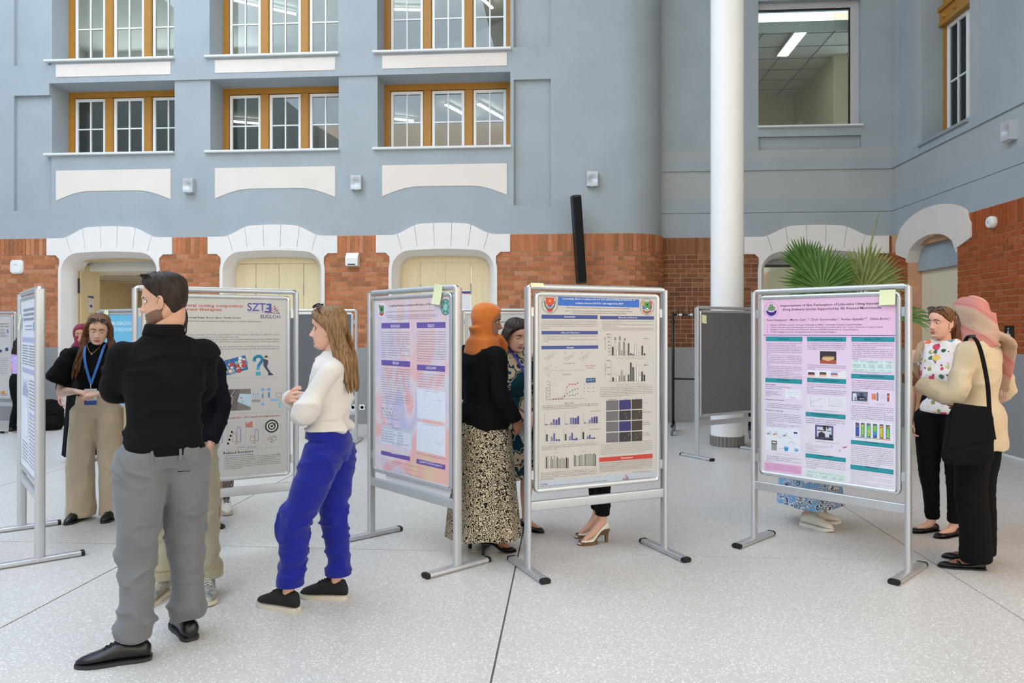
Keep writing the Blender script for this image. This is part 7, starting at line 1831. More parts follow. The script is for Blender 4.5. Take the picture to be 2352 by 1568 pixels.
def scarf():
    m = bpy.data.materials.new('scarf_pink_plaid'); m.use_nodes = True
    n = m.node_tree.nodes; l = m.node_tree.links; p = n['Principled BSDF']; p.inputs['Roughness'].default_value = .9
    tc = n.new('ShaderNodeTexCoord'); mp = n.new('ShaderNodeMapping'); mp.inputs['Rotation'].default_value = (.5, .35, .2); l.new(tc.outputs['Object'], mp.inputs[0])
    wv = n.new('ShaderNodeTexWave'); wv.inputs['Scale'].default_value = 1.5; wv.inputs['Distortion'].default_value = 3.5; wv.bands_direction = 'Z'; l.new(mp.outputs[0], wv.inputs[0])
    cr = n.new('ShaderNodeValToRGB'); el = cr.color_ramp.elements
    st = [(0, (186, 156, 134)), (.4, (192, 162, 140)), (.5, (196, 126, 118)), (.55, (200, 172, 154)), (.62, (186, 112, 104)), (.95, (192, 128, 118))]
    while len(el) < len(st): el.new(.5)
    for e, (q, c) in zip(el, st): e.position = q; e.color = lin(c)
    l.new(wv.outputs[0], cr.inputs[0])
    v = n.new('ShaderNodeTexVoronoi'); v.inputs['Scale'].default_value = 130; l.new(mp.outputs[0], v.inputs[0])
    lt = n.new('ShaderNodeMath'); lt.operation = 'LESS_THAN'; lt.inputs[1].default_value = .2; l.new(v.outputs['Distance'], lt.inputs[0])
    g = n.new('ShaderNodeMath'); g.operation = 'LESS_THAN'; g.inputs[1].default_value = .45; l.new(wv.outputs[0], g.inputs[0])
    mu = n.new('ShaderNodeMath'); mu.operation = 'MULTIPLY'; l.new(lt.outputs[0], mu.inputs[0]); l.new(g.outputs[0], mu.inputs[1])
    mx = n.new('ShaderNodeMix'); mx.data_type = 'RGBA'; l.new(mu.outputs[0], mx.inputs[0]); l.new(cr.outputs[0], mx.inputs[6]); mx.inputs[7].default_value = lin((118, 98, 92)); l.new(mx.outputs[2], p.inputs['Base Color'])
    return m
P_scarf = scarf()
def floral():
    m = bpy.data.materials.new('blouse_floral'); m.use_nodes = True
    n = m.node_tree.nodes; l = m.node_tree.links; p = n['Principled BSDF']; p.inputs['Roughness'].default_value = .8
    tc = n.new('ShaderNodeTexCoord')
    cur = None
    def layer(prev, scale, rad, cols, thr, off, petals):
        mp = n.new('ShaderNodeMapping'); mp.inputs['Location'].default_value = off; l.new(tc.outputs['Object'], mp.inputs[0])
        nz = n.new('ShaderNodeTexNoise'); nz.inputs['Scale'].default_value = scale*petals; l.new(mp.outputs[0], nz.inputs[0])
        vm = n.new('ShaderNodeVectorMath'); vm.operation = 'MULTIPLY_ADD'; vm.inputs[1].default_value = (.42/scale,)*3; l.new(nz.outputs['Color'], vm.inputs[0]); l.new(mp.outputs[0], vm.inputs[2])
        v = n.new('ShaderNodeTexVoronoi'); v.inputs['Scale'].default_value = scale; l.new(vm.outputs[0], v.inputs[0])
        lt = n.new('ShaderNodeMath'); lt.operation = 'LESS_THAN'; lt.inputs[1].default_value = rad; l.new(v.outputs['Distance'], lt.inputs[0])
        sp = n.new('ShaderNodeSeparateColor'); l.new(v.outputs['Color'], sp.inputs[0])
        gt = n.new('ShaderNodeMath'); gt.operation = 'GREATER_THAN'; gt.inputs[1].default_value = thr; l.new(sp.outputs[0], gt.inputs[0])
        mu = n.new('ShaderNodeMath'); mu.operation = 'MULTIPLY'; l.new(lt.outputs[0], mu.inputs[0]); l.new(gt.outputs[0], mu.inputs[1])
        cr = n.new('ShaderNodeValToRGB'); cr.color_ramp.interpolation = 'CONSTANT'; el = cr.color_ramp.elements
        while len(el) < len(cols): el.new(.5)
        for i, (e, c) in enumerate(zip(el, cols)): e.position = i/len(cols); e.color = lin(c)
        l.new(sp.outputs[1], cr.inputs[0])
        mx = n.new('ShaderNodeMix'); mx.data_type = 'RGBA'; l.new(mu.outputs[0], mx.inputs[0]); l.new(cr.outputs[0], mx.inputs[7])
        if prev is None: mx.inputs[6].default_value = lin((236, 230, 230))
        else: l.new(prev, mx.inputs[6])
        return mx.outputs[2]
    cur = layer(None, 24, .42, [(70, 110, 90), (150, 160, 90), (46, 84, 70), (190, 190, 110)], .5, (0, 0, 0), 2)
    cur = layer(cur, 13, .36, [(214, 70, 96), (230, 120, 80), (70, 158, 172), (232, 200, 100), (206, 84, 110)], .35, (.3, .2, .1), 3)
    cur = layer(cur, 26, .26, [(240, 170, 150), (250, 214, 150), (180, 40, 70)], .4, (.3, .2, .1), 2)
    l.new(cur, p.inputs['Base Color']); return m
P_floral = floral()
H_dark = hair_mat('hair_dark_brown', (26, 19, 16), (58, 44, 36)); H_brown = hair_mat('hair_long_brown', (62, 42, 30), (134, 92, 60)); H_blond = hair_mat('hair_highlighted', (88, 66, 46), (156, 122, 86)); H_bob = hair_mat('hair_bob', (34, 27, 25), (70, 54, 46))
HP = lambda p, c: p.HM @ Vector(c)

def sunglasses(p, label, frame, lens, place, w_=.066):
    o = empty('sunglasses'); o.parent = None
    root = o
    bpy.context.view_layer.update()
    root.matrix_world = p.root.matrix_world @ p.HM @ place
    for s in (-1, 1):
        pts = [(s*(.036+.027*math.cos(2*math.pi*q/18)), -.004*abs(math.cos(2*math.pi*q/18)), .021*math.sin(2*math.pi*q/18)) for q in range(19)]
        MB().tube(pts, .0032, 6, cap=False).build('rim', frame, root, 180)
        MB().prism([(s*.036+.025*math.cos(2*math.pi*q/18), .019*math.sin(2*math.pi*q/18)) for q in range(18)], lambda a, b, d: (a, d-.002, b), -.001, .001).build('lens', lens, root)
        MB().tube([(s*.064, 0, .006), (s*.078, .05, .004), (s*.080, .12, -.002), (s*.076, .15, -.02)], [(.002, .004)]*4, 6).build('temple_arm', frame, root, 180)
    MB().tube([(-.01, -.002, .006), (0, -.004, .009), (.01, -.002, .006)], .0028, 6).build('bridge', frame, root, 180)
    tag(root, label, 'sunglasses'); return root
def lanyard(p, label, c, pts, badge, bm):
    root = empty('lanyard', p.root.location); root.rotation_euler = p.root.rotation_euler; tag(root, label, 'lanyard')
    M = mat('ribbon_%d_%d_%d' % c, c, rough=.6, var=.15, vscale=30)
    for q in pts: MB().tube(catmull(q, 5), [(.0095, .0012)]*(5*(len(q)-1)+1), 8, side=(1, 0, 0)).build('ribbon', M, root, 40)
    e = Vector(pts[0][-1])
    MB().tube([e, e+Vector((0, -.002, -.03))], .004, 8).build('clip', M_chrome, root, 180)
    if badge:
        bx = MB().cbox((e.x-.045, e.y-.006, e.z-.16), (e.x+.045, e.y-.003, e.z-.035), .001).build('badge', mat('badge_white', (226, 230, 236), rough=.3), root)
        MB().box((e.x-.045, e.y-.0072, e.z-.16), (e.x+.045, e.y-.0062, e.z-.125)).build('badge_stripe', mat('badge_blue', (58, 96, 176), rough=.4), bx)
    return root

# ------------------------------------------------------------------ 1 man in black shirt and grey trousers, arms folded, back to us
p = Person('man in black shirt and grey trousers with folded arms, seen from behind', 376, 3.52, -150, 1.765, True, (206, 158, 132), 'man', sho=.186)
p.set(eL=(.215, -.13, 1.205), wL=(.0, -.235, 1.20), eR=(-.19, -.15, 1.19), wR=(.0, -.225, 1.15), hL=(.095, .01, .90), hR=(-.095, -.01, .90), kL=(.115, .045, .50), kR=(-.105, -.075, .50), aL=(.125, .085, .095), aR=(-.115, -.075, .095), head=(-.035, -.01, 1.645), nec=(-.01, .01, 1.485))
p.tL = R(78); p.tR = R(8)
p.hand('L', (-.8, .1, .1), (0, 1, 0), (.4,)*4).hand('R', (.8, .1, .2), (0, 1, 0), (.4,)*4)
p.body(rot=(4, 0, 62), headkw=dict(nose=1.15, lid=.3, lips=.8), brow=(34, 26, 22), eyes=(12, 0))
p.head_child('hair', cap_mesh([.080, .074, .060, .044, .020, -.012, -.030, -.060, -.076], lambda Z, T, a: .003+.018*sstep(Z, .05, .10)*(1.1-.5*a/180)+.005*sstep(Z, .02, .06)+.0035*np.sin(T*13+Z*90)*sstep(Z, .05, .09), True), H_dark)
fr_ = MB(); rn0 = random.Random(4); pth = []
for i in range(46):
    a = rn0.uniform(-1.25, 1.25); zz = rn0.uniform(.078, .108)
    b = Vector((.072*math.sin(a)*.85, -.062*math.cos(a)-.004, zz)); pth.append([b, b+Vector((.004*math.sin(a), -.008, .016)), b+Vector((rn0.uniform(-.016, .016), -.026, .018))])
p.head_child('fringe', locks(fr_, pth, .0075, 3, .002, 4), H_dark)
p.top('shirt', F_black, .945, sl=.93, r=(.060, .053, .048), fit=1.05, wid=1.04, hemr=(.182, .134), sm=14, wr=.012, seed=3.2, fr=(5, 5, 13))
# folded collar
rs = []
for q in range(29):
    th = -math.pi/2+.35+(2*math.pi-.7)*q/28; c, s_ = math.cos(th), math.sin(th); f_ = max(0, -s_)
    bx, by, bz = .0+.076*c, .012+.074*s_, 1.495-.02*f_
    rs.append([(bx*.98, .012+(by-.012)*.98, bz-.02), (bx*1.0, by, bz+.033), (bx*1.08, .012+(by-.012)*1.08, bz+.036), (bx*1.24, .012+(by-.012)*1.24, bz-.008), (bx*1.2, .012+(by-.012)*1.2, bz-.014)])
MB().rings(rs).build('collar', F_black, p.root, 60)
p.trousers(F_grey, (.10, .11), (.112, .104, .083, .074, .072), waist=.965, wid=1.06, wr=.016, seed=8.1, wr_=.152, vox=.0085, fr=(6, 6, 17))
MB().rings([[(.172*math.cos(2*math.pi*q/32)*k_, .012+.124*math.sin(2*math.pi*q/32)*k_, z) for q in range(32)] for k_, z in ((.985, .925), (1.0, .927), (1.0, .955), (.985, .957))], cap=False).build('belt', F_black2, p.root, 40)
for a in (35, 70, 110, 145, 250, 290): c, s_ = math.cos(R(a)), math.sin(R(a)); MB().cbox((-.006, -.003, .90), (.006, .004, .955), .002).xf(Matrix.Translation((.174*c, .012+.126*s_, 0)) @ Matrix.Rotation(R(a-90), 4, 'Z')).build('belt_loop', F_grey, p.root)
MB().tube([(-.10, .137, .85), (-.045, .14, .852)], .0018, 6).build('pocket_welt', F_black2, p.root)
p.shoe('L', 'oxford', S_black, S_soleb, .305, lace=S_lace); p.shoe('R', 'oxford', S_black, S_soleb, .305, lace=S_lace)

# ------------------------------------------------------------------ 2 woman in black cape-sleeved top and beige trousers
p = Person('woman with long brown hair in black flared-sleeve top and wide beige trousers', 222, 5.93, 12, 1.665, False, (228, 184, 160), 'fair')
p.set(eR=(-.255, -.02, 1.02), wR=(-.075, -.205, 1.035), eL=(.255, -.03, 1.02), wL=(.07, -.215, 1.015), head=(.012, -.03, 1.525), aL=(.125, .02, .085), aR=(-.125, .02, .085), kL=(.118, -.015, .47), kR=(-.118, -.015, .47), hL=(.092, 0, .85), hR=(-.092, 0, .85))
p.hand('R', (.86, -.42, -.12), (-.2, .3, -.9), (.55, .6, .65, .7), .5).hand('L', (-.8, -.45, -.05), (.1, .4, -.9), (.5, .55, .6, .65), .5)
p.tL = R(-8); p.tR = R(-12)
p.body(rot=(16, 5, 12), headkw=dict(lid=-.02, lips=1.05, nose=.95), eyes=(10, .42), brow=(74, 50, 38), arm=.92)
p.head_child('hair', cap_mesh([.088, .080, .062, .036, .004, -.04, -.07, -.09, -.10], lambda Z, T, a: .010+.008*sstep(Z, .03, .1)+.0025*np.sin(T*16+Z*40)), H_brown)
pth = []
rn0 = random.Random(11)
for i in range(78):
    sx = 1 if i % 2 else -1; t = rn0.random()
    back = t*.085; ln = rn0.uniform(.32, .43)
    a0 = Vector((sx*rn0.uniform(.006, .03), -.045+back*1.4, .108-.012*t))
    fr = (rn0.random() < .55)
    e = Vector((sx*rn0.uniform(.07, .15), (-.125 if fr else .03)+rn0.uniform(-.02, .03), -ln+.01))
    pth.append([a0, Vector((sx*.082, -.028+back, .035)), Vector((sx*rn0.uniform(.082, .095), -.006+back*.9, -.06)), Vector((sx*rn0.uniform(.085, .12), (-.045 if fr else .05)+rn0.uniform(-.01, .02), -.18)), e])
p.head_child('hair_lengths', locks(MB(), pth, .0155, 5, .015, 8, 7), H_brown)
def flare(mb):
    for q, sx in (('L', 1), ('R', -1)):
        S = Vector(p.J['s'+q]); E_2 = Vector(p.J['e'+q]); end = S.lerp(E_2, .72)+Vector((sx*.04, 0, -.0))
        limb(mb, [S.lerp(Vector((0, .01, S.z)), .4), S+Vector((0, 0, .005)), S.lerp(end, .45), end], [.055, .060, .088, (.118, .105)], 5, 20)
p.top('blouse', F_black2, .985, sl=0, fit=1.0, bust=1.10, wr=.0035, seed=5, extra=flare, hemr=(.138, .105))
p.trousers(F_beige, (.035, .035), (.104, .106, .106, .108, .112), waist=1.035, wid=1.02, wr=.009, seed=4.4, fr=(11, 11, 5))
p.shoe('L', 'oxford', S_black, S_soleb, .25, lace=S_lace); p.shoe('R', 'oxford', S_black, S_soleb, .25, lace=S_lace)
lanyard(p, 'blue lanyard with badge on the woman in the black flared top', (52, 112, 190), [[(.075, .03, 1.41), (.075, -.06, 1.385), (.055, -.125, 1.26), (.005, -.15, 1.085)], [(-.07, .03, 1.41), (-.065, -.06, 1.385), (-.045, -.125, 1.26), (.005, -.15, 1.085)]], True, None)
MB().tube(catmull([(.055, -.045, 1.405), (.035, -.085, 1.36), (0, -.115, 1.325), (-.035, -.085, 1.36), (-.055, -.045, 1.405)], 5), .0012, 6).ell((0, -.118, 1.318), (.006, .003, .006), 10, 6).build('necklace', mat('gold', (212, 176, 110), .3, .9), p.root, 180)
sunglasses(p, 'tortoise sunglasses pushed up on the long brown hair', mat('tortoise', (120, 74, 66), .3, var=.5, vscale=90), mat('lens_dark', (34, 26, 30), .08), Matrix.Translation((0, -.088, .098)) @ Matrix.Rotation(R(-38), 4, 'X'))
P2 = p
# tote bag on her shoulder
tb = empty('tote_bag', p.root.location); tb.rotation_euler = p.root.rotation_euler; tag(tb, 'cream cotton tote bag hanging beside the beige trousers', 'bag')
M_tote = fab('canvas_cream', (222, 206, 170), .05)
cloth('bag_body', stack(MB(), [(.66, .05, .13, .29, -.06), (.72, .058, .155, .29, -.06), (.92, .05, .16, .285, -.06), (1.0, .022, .155, .28, -.06)]), M_tote, tb, .011, 3, .005, (10, 10, 10), 3)
for y_ in (-.10, .0): MB().tube(catmull([(.27, y_-.04, .99), (.27, y_-.02, 1.2), (.225, .0+y_*.2, 1.385), (.20, .05, 1.39), (.25, .06, 1.2), (.275, y_+.03, .99)], 6), [(.012, .0025)]*31, 8, side=(0, 1, 0)).build('strap', M_tote, tb, 60)

# ------------------------------------------------------------------ 3 person in navy jacket and khaki trousers facing us behind the man
p = Person('person in navy jacket and khaki trousers hidden behind the man in black', 422, 4.22, 8, 1.66, True, (214, 168, 142), 'tan', sho=.165)
p.set(head=(-.075, -.02, 1.53), nec=(-.045, .01, 1.40), eL=(.205, .02, 1.06), wL=(.16, -.06, .86), eR=(-.22, 0, 1.06), wR=(-.10, -.2, 1.0), aL=(.13, 0, .09), aR=(-.12, .0, .09), kL=(.115, -.015, .48), kR=(-.11, -.015, .48))
p.tL = R(14); p.tR = R(-10)
p.hand('L', (-.1, -.2, -1), (-1, 0, 0)).hand('R', (.9, -.2, .1), (0, 1, -.2)); p.body(rot=(4, 0, -6)); shortcap(p, H_dark)
p.top('jacket', F_navy, .80, sl=.96, r=(.060, .052, .046), fit=1.02, hemr=(.165, .12), wr=.006, seed=9)
p.trousers(F_khaki, (.125, .125), (.10, .095, .078, .074, .072), wid=1.0, wr=.011, seed=7)
for q in 'LR':
    a = Vector(p.J['a'+q]); MB().lathe([(.078, .10), (.083, .105), (.083, .15), (.077, .152)], (a.x, a.y+.005, 0), 24).build('turn_up', F_khaki, p.root, 40)
    p.shoe(q, 'sneaker', mat('sneaker_grey_cream', (190, 182, 166), .7, var=.35, vscale=26, col2=(96, 110, 112)), mat('sneaker_sole', (222, 210, 186), .6, var=.06), .285, lace=S_lacew)
    o_ = [c for c in p.root.children if c.name.startswith('shoe')][-1]
    t_ = p.tL if q == 'L' else p.tR; M_ = Matrix.Translation((a.x, a.y, 0)) @ Matrix.Rotation(t_, 4, 'Z')
    for sx in (-1, 1): MB().ell((sx*.036, -.075, .055), (.006, .028, .012), 10, 6).xf(M_).build('side_patch', mat('patch_orange', (224, 138, 66), .6), o_, 180)
for k_ in range(4): MB().ell((.268+.004*k_, -.115+.012*k_, .872+.02*k_), (.006, .005, .006), 8, 6).build('cuff_button', F_black, p.root, 180)

# ------------------------------------------------------------------ 4 woman in white blouse and royal blue trousers, side view
p = Person('woman in white blouse and royal blue trousers with folded arms, side view', 743, 4.09, -92, 1.63, False, (218, 170, 146), 'rose', lean=(0, .035))
p.set(pel=(0, .03, .865), wai=(0, .02, 1.01), che=(0, .045, 1.20), nec=(0, .055, 1.385), head=(.005, .035, 1.515), sL=(.150, .075, 1.285), sR=(-.155, .05, 1.285), eL=(.195, -.055, 1.06), wL=(-.05, -.15, 1.10), eR=(-.17, -.09, 1.06), wR=(.09, -.165, 1.135),
      hL=(.085, .02, .83), hR=(-.085, .04, .83), kL=(.10, -.125, .475), kR=(-.085, .035, .475), aL=(.105, -.155, .115), aR=(-.08, .055, .105))
p.tL = R(-22); p.tR = R(-4)
p.hand('R', (.8, .5, .25), (-.3, .9, -.1), (.3, .35, .4, .45)).hand('L', (-.9, .3, .0), (0, 1, 0))
p.body(rot=(1, 0, 0), headkw=dict(nose=1.08, lid=.2, jaw=.97), eyes=(0, .05), brow=(58, 44, 36))
p.head_child('hair', cap_mesh([.080, .074, .058, .034, .006, -.02, -.06, -.09, -.10], lambda Z, T, a: .008+.010*sstep(Z, .05, .1)+.0025*np.sin(T*16+Z*40)), H_blond)
pth = []; rn0 = random.Random(21)
for i in range(74):
    sx = 1 if i % 2 else -1; t = rn0.random(); ln = rn0.uniform(.30, .37)
    a0 = Vector((sx*rn0.uniform(.004, .03), -.03+.09*t, .116-.012*t))
    pth.append([a0, Vector((sx*.080, .0+.06*t, .045)), Vector((sx*rn0.uniform(.068, .086), .03+.07*t, -.06)), Vector((sx*rn0.uniform(.03, .095), .055+.075*t, -.18)), Vector((sx*rn0.uniform(.01, .1), .075+.075*t, -ln))])
for i in range(22):
    sx = 1 if i % 2 else -1; t = i/22
    pth.append([Vector((sx*.008, -.045+.03*t, .112)), Vector((sx*.045, -.072+.02*t, .098)), Vector((sx*.074, -.055+.03*t, .066)), Vector((sx*.086, -.02+.03*t, .03)), Vector((sx*.082, .03+.02*t, -.02))])
p.head_child('hair_lengths', locks(MB(), pth, .0135, 6, .003, 7, 7), H_blond)
p.top('blouse', F_white, .962, sl=.97, r=(.060, .064, .060), fit=1.02, bust=1.06, hemr=(.158, .128), wr=.018, voxel=.009, seed=6.2, fr=(6, 6, 10))
p.trousers(F_royal, (.155, .155), (.112, .104, .086, .076, .072), waist=.955, wid=.96, wr_=.142, wr=.014, seed=2.6, vox=.0085)
for q in 'LR':
    a = Vector(p.J['a'+q]); MB().lathe([(.070, .135), (.0735, .138), (.0735, .168), (.069, .17)], (a.x, a.y+.005, 0), 24).build('turn_up', F_royal, p.root, 40)
MB().rings([[(.136*math.cos(2*math.pi*q/32)*k_, .022+.106*math.sin(2*math.pi*q/32)*k_, z) for q in range(32)] for k_, z in ((1.06, .915), (1.10, .918), (1.06, .964), (1.02, .966))], cap=False).build('waistband', F_royal, p.root, 40)
p.shoe('L', 'sneaker', S_blackm, S_sole, .27, lace=S_lace); p.shoe('R', 'sneaker', S_blackm, S_sole, .27, lace=S_lace)
sunglasses(p, 'black sunglasses pushed up on the highlighted hair', M_black, mat('lens_black', (12, 12, 14), .08), Matrix.Translation((0, -.060, .128)) @ Matrix.Rotation(R(-58), 4, 'X'))

# ------------------------------------------------------------------ 5 woman in orange headscarf, black jacket, animal-print skirt
def headscarf(p, m, drape, thick=.016, seed=1.0, extra=None, open_=(.066, .058, .045, .02, -.13)):
    """scarf: shell over the head with the face left free, falling to the shoulders"""
    mb = cap_mesh([.070, .064, .045, .0, -.09, -.14, -.14, -.14, -.14], lambda Z, T, a: thick+.004*np.sin(T*3)+0*Z)
    mb.xf(p.HM)
    stack(mb, drape, sub=5)
    if extra: extra(mb)
    return cloth('headscarf', mb, m, p.root, .0085, 5, .0045, (7, 9, 13), seed)
p = Person('woman in orange headscarf, black jacket and long animal-print skirt', 1108, 5.08, 128, 1.695, False, (158, 108, 82), 'brown')
p.set(eR=(-.235, .02, 1.08), wR=(-.225, -.12, .90), eL=(.24, -.02, 1.08), wL=(.16, -.16, .95), aL=(.10, .0, .10), aR=(-.10, .02, .10), head=(0, -.02, 1.575))
p.tL = R(10); p.tR = R(-14)
p.hand('R', (.1, -.45, -.9), (1, 0, -.1), (.75, .8, .85, .9), .6).hand('L', (0, -.4, -.9), (-1, 0, 0))
p.lift = .07; p.body(rot=(8, 0, -34), headkw=dict(nose=1.12, lid=.1, lips=1.15, ears=False), eyes=(0, .1), brow=(24, 18, 16))
headscarf(p, F_orange, [(1.30, .12, .10, 0, 0), (1.36, .135, .115, 0, .0), (1.43, .115, .105, 0, .0), (1.475, .082, .088, .0, -.005), (1.53, .085, .10, 0, .0)], .017, 2.2, extra=lambda mb: limb(mb, [(-.05, -.075, 1.46), (-.02, -.125, 1.40), (-.01, -.145, 1.30)], [(.06, .03), (.075, .03), (.035, .02)]))
p.top('jacket', F_black2, .84, sl=.97, r=(.064, .056, .050), fit=1.14, hemr=(.20, .15), wr=.006, seed=11)
p.skirt(P_zebra, .115, 1.02, (.13, .1), (.275, .235), .055, 9)
for q in 'LR': p.shoe(q, 'pump', S_black, S_black, .25, heel=.075)
bt = empty('water_bottle', p.root.location); bt.rotation_euler = p.root.rotation_euler; tag(bt, 'clear plastic water bottle held by the woman in the orange headscarf', 'bottle')
M_pet = mat('clear_plastic', (214, 224, 236), rough=.08, trans=.85, var=.02)
axis = Vector((.10, -.55, -.85)).normalized(); b0 = Vector(p.J['wR'])+Vector((.02, -.07, -.085))
prof = [(0, .014), (.02, .014), (.04, .026), (.06, .032), (.10, .031), (.115, .028), (.13, .032), (.175, .032), (.19, .022), (.196, .03), (.205, .012)]
B1 = MB().tube([b0+axis*(h_-.09) for h_, _ in prof], [r_ for _, r_ in prof], 16).build('bottle_body', M_pet, bt, 40)
MB().tube([b0+axis*-.112, b0+axis*-.088], .016, 16).build('cap', mat('cap_pink', (222, 120, 130), .5), bt, 40)

# ------------------------------------------------------------------ 6 woman in teal and cream patterned dress
p = Person('woman with dark bob in teal and cream patterned dress looking down', 1186, 5.62, 22, 1.605, False, (220, 172, 146), 'rosy')
p.set(eR=(-.235, -.01, .985), wR=(-.05, -.20, .895), eL=(.225, -.03, .985), wL=(.045, -.215, .88), head=(-.03, -.035, 1.475), aL=(.075, .0, .09), aR=(-.075, .01, .09))
p.hand('R', (.75, -.35, -.55), (-.3, .5, -.8), (.6, .65, .7, .75), .4).hand('L', (-.6, -.3, -.7), (.2, .5, -.6), (.6, .65, .7, .75), .4)
p.tL = R(20); p.tR = R(8)
p.body(rot=(14, 3, 10), headkw=dict(lid=-.28, nose=.95, lips=.8, jaw=1.05), eyes=(0, .4), brow=(70, 50, 40))
p.head_child('hair', cap_mesh([.076, .068, .050, .026, -.005, -.05, -.09, -.11, -.115], lambda Z, T, a: .014+.012*sstep(Z, .03, .1)+.0025*np.sin(T*15+Z*40)), H_bob)
pth = []; rn0 = random.Random(31)
for i in range(58):
    sx = 1 if i % 2 else -1; t = rn0.random(); ln = rn0.uniform(.135, .17)
    pth.append([Vector((sx*rn0.uniform(.004, .03), -.04+.1*t, .116-.012*t)), Vector((sx*.084, -.035+.09*t, .04)), Vector((sx*.095, -.02+.09*t, -.05)), Vector((sx*rn0.uniform(.085, .11), -.01+.085*t, -ln))])
p.head_child('hair_lengths', locks(MB(), pth, .014, 7, .003, 6, 7), H_bob)
p.top('dress_bodice', P_ikat, .90, sl=.62, r=(.060, .056, .058), fit=1.06, bust=1.12, hemr=(.145, .115), wr=.005, seed=13)
p.skirt(P_ikat, .40, 1.0, (.135, .108), (.225, .20), .04, 7, 'dress_skirt')
MB().rings([[(.142*math.cos(2*math.pi*q/32)*k_, .11*math.sin(2*math.pi*q/32)*k_, z) for q in range(32)] for k_, z in ((.99, .965), (1.03, .97), (1.03, 1.0), (.99, 1.005))], cap=False).build('sash', P_ikat, p.root, 40)
for q in 'LR': p.shoe(q, 'flat', S_black, S_black, .24, heel=.018)
lanyard(p, 'purple lanyard on the woman in the patterned dress', (58, 46, 148), [[(.07, .03, 1.37), (.07, -.065, 1.34), (.055, -.135, 1.2), (.05, -.155, 1.04)], [(-.065, .03, 1.37), (-.06, -.065, 1.34), (0, -.14, 1.2), (.05, -.155, 1.04)]], False, None)
hb = empty('handbag', p.root.location); hb.rotation_euler = p.root.rotation_euler; tag(hb, 'small black shoulder bag at the side of the patterned dress', 'bag')
cloth('bag_body', stack(MB(), [(.74, .05, .10, .265, .02), (.80, .058, .12, .265, .02), (.92, .045, .115, .26, .02), (.96, .02, .10, .255, .02)]), F_black, hb, .012, 3, .003)
MB().tube(catmull([(.255, -.06, .95), (.235, -.07, 1.2), (.17, .0, 1.355), (.235, .08, 1.2), (.255, .09, .95)], 6), [(.008, .002)]*25, 6).build('strap', F_black, hb, 60)

# ------------------------------------------------------------------ 7 person in black trousers and white peep-toe heels behind the blue-titled poster
p = Person('person in cropped black trousers and white peep-toe heels behind the blue-titled poster', 1372, 5.36, -58, 1.60, False, (216, 166, 142), 'rose')
p.set(aL=(.09, -.03, .125), aR=(-.075, .06, .125), kL=(.09, -.04, .5), kR=(-.085, .03, .5)); p.tL = R(-10); p.tR = R(-6)
p.hand('L', (0, -.2, -1), (-1, 0, 0)).hand('R', (0, -.2, -1), (1, 0, 0)); p.lift = .075; p.body(rot=(4, 0, 0)); shortcap(p, H_dark)
p.top('shirt', F_white, .85, sl=.9, seed=17); p.trousers(F_black, (.20, .20), (.105, .098, .075, .062, .054), wr=.004, seed=12)
for q in 'LR':
    p.shoe(q, 'pump', S_white, S_cork, .235, heel=.085)
    o_ = [c for c in p.root.children if c.name.startswith('shoe')][-1]; a = Vector(p.J['a'+q]); t_ = p.tL if q == 'L' else p.tR; M_ = Matrix.Translation((a.x, a.y, 0)) @ Matrix.Rotation(t_, 4, 'Z')
    pl = MB(); rs = []
    for u, w_ in ((.42, .030), (.6, .040), (.75, .043), (.9, .036), (.98, .014)): rs.append([(-w_, .05-.235*u, 0), (w_, .05-.235*u, 0), (w_, .05-.235*u, .024), (-w_, .05-.235*u, .024)])
    pl.rings(rs).xf(M_).build('platform', S_cork, o_)
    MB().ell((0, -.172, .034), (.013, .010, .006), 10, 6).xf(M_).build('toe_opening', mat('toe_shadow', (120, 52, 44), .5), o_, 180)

# ------------------------------------------------------------------ 8 person in blue paisley skirt and white trainers behind the pink poster
p = Person('person in blue paisley skirt and white trainers behind the pink poster', 1860, 5.78, 52, 1.60, False, (206, 158, 130), 'tan')
p.set(aL=(.06, -.0, .11), aR=(-.085, -.01, .11)); p.tL = R(24); p.tR = R(-18)
p.hand('L', (0, -.2, -1), (-1, 0, 0)).hand('R', (0, -.2, -1), (1, 0, 0)); p.body(rot=(4, 0, 0)); shortcap(p, H_dark)
p.top('blouse', F_white, .85, sl=.9, seed=19); p.skirt(P_paisley, .165, 1.0, (.13, .105), (.265, .24), .045, 8)
for q in 'LR': p.shoe(q, 'sneaker', S_white, mat('sole_white', (236, 232, 222), .5, var=.03), .265, lace=S_lacew)

# ------------------------------------------------------------------ 9 woman in sleeveless floral blouse and black trousers
p = Person('woman in sleeveless white floral blouse and black trousers', 2166, 5.5, -48, 1.685, False, (224, 174, 150), 'fair2')
p.set(head=(0, -.015, 1.56), eR=(-.225, .0, 1.07), wR=(-.205, -.055, .825), eL=(.23, .0, 1.07), wL=(.21, -.08, .84), aL=(.075, .0, .085), aR=(-.08, .02, .085))
p.hand('R', (.1, -.25, -.95), (1, 0, -.1), (.5, .55, .6, .65), .4).hand('L', (0, -.25, -.95), (-1, 0, 0), (.5,)*4)
p.tL = R(-20); p.tR = R(-24)
p.body(rot=(0, 0, -20), headkw=dict(nose=1.1, lid=.22, lips=.95), eyes=(-6, 0), brow=(92, 66, 50), arm=1.05)
p.head_child('hair', cap_mesh([.080, .074, .058, .036, .012, -.01, -.05, -.085, -.09], lambda Z, T, a: .008+.006*sstep(Z, .04, .1)+.002*np.sin(T*18+Z*30)), H_brown)
pth = []; rn0 = random.Random(41)
for i in range(34):
    sx = rn0.uniform(-1, 1); pth.append([Vector((.05*sx, .085, .02)), Vector((.03*sx, .118, -.01)), Vector((.045*sx, .115, -.10)), Vector((.05*sx+.0, .105, -.22))])
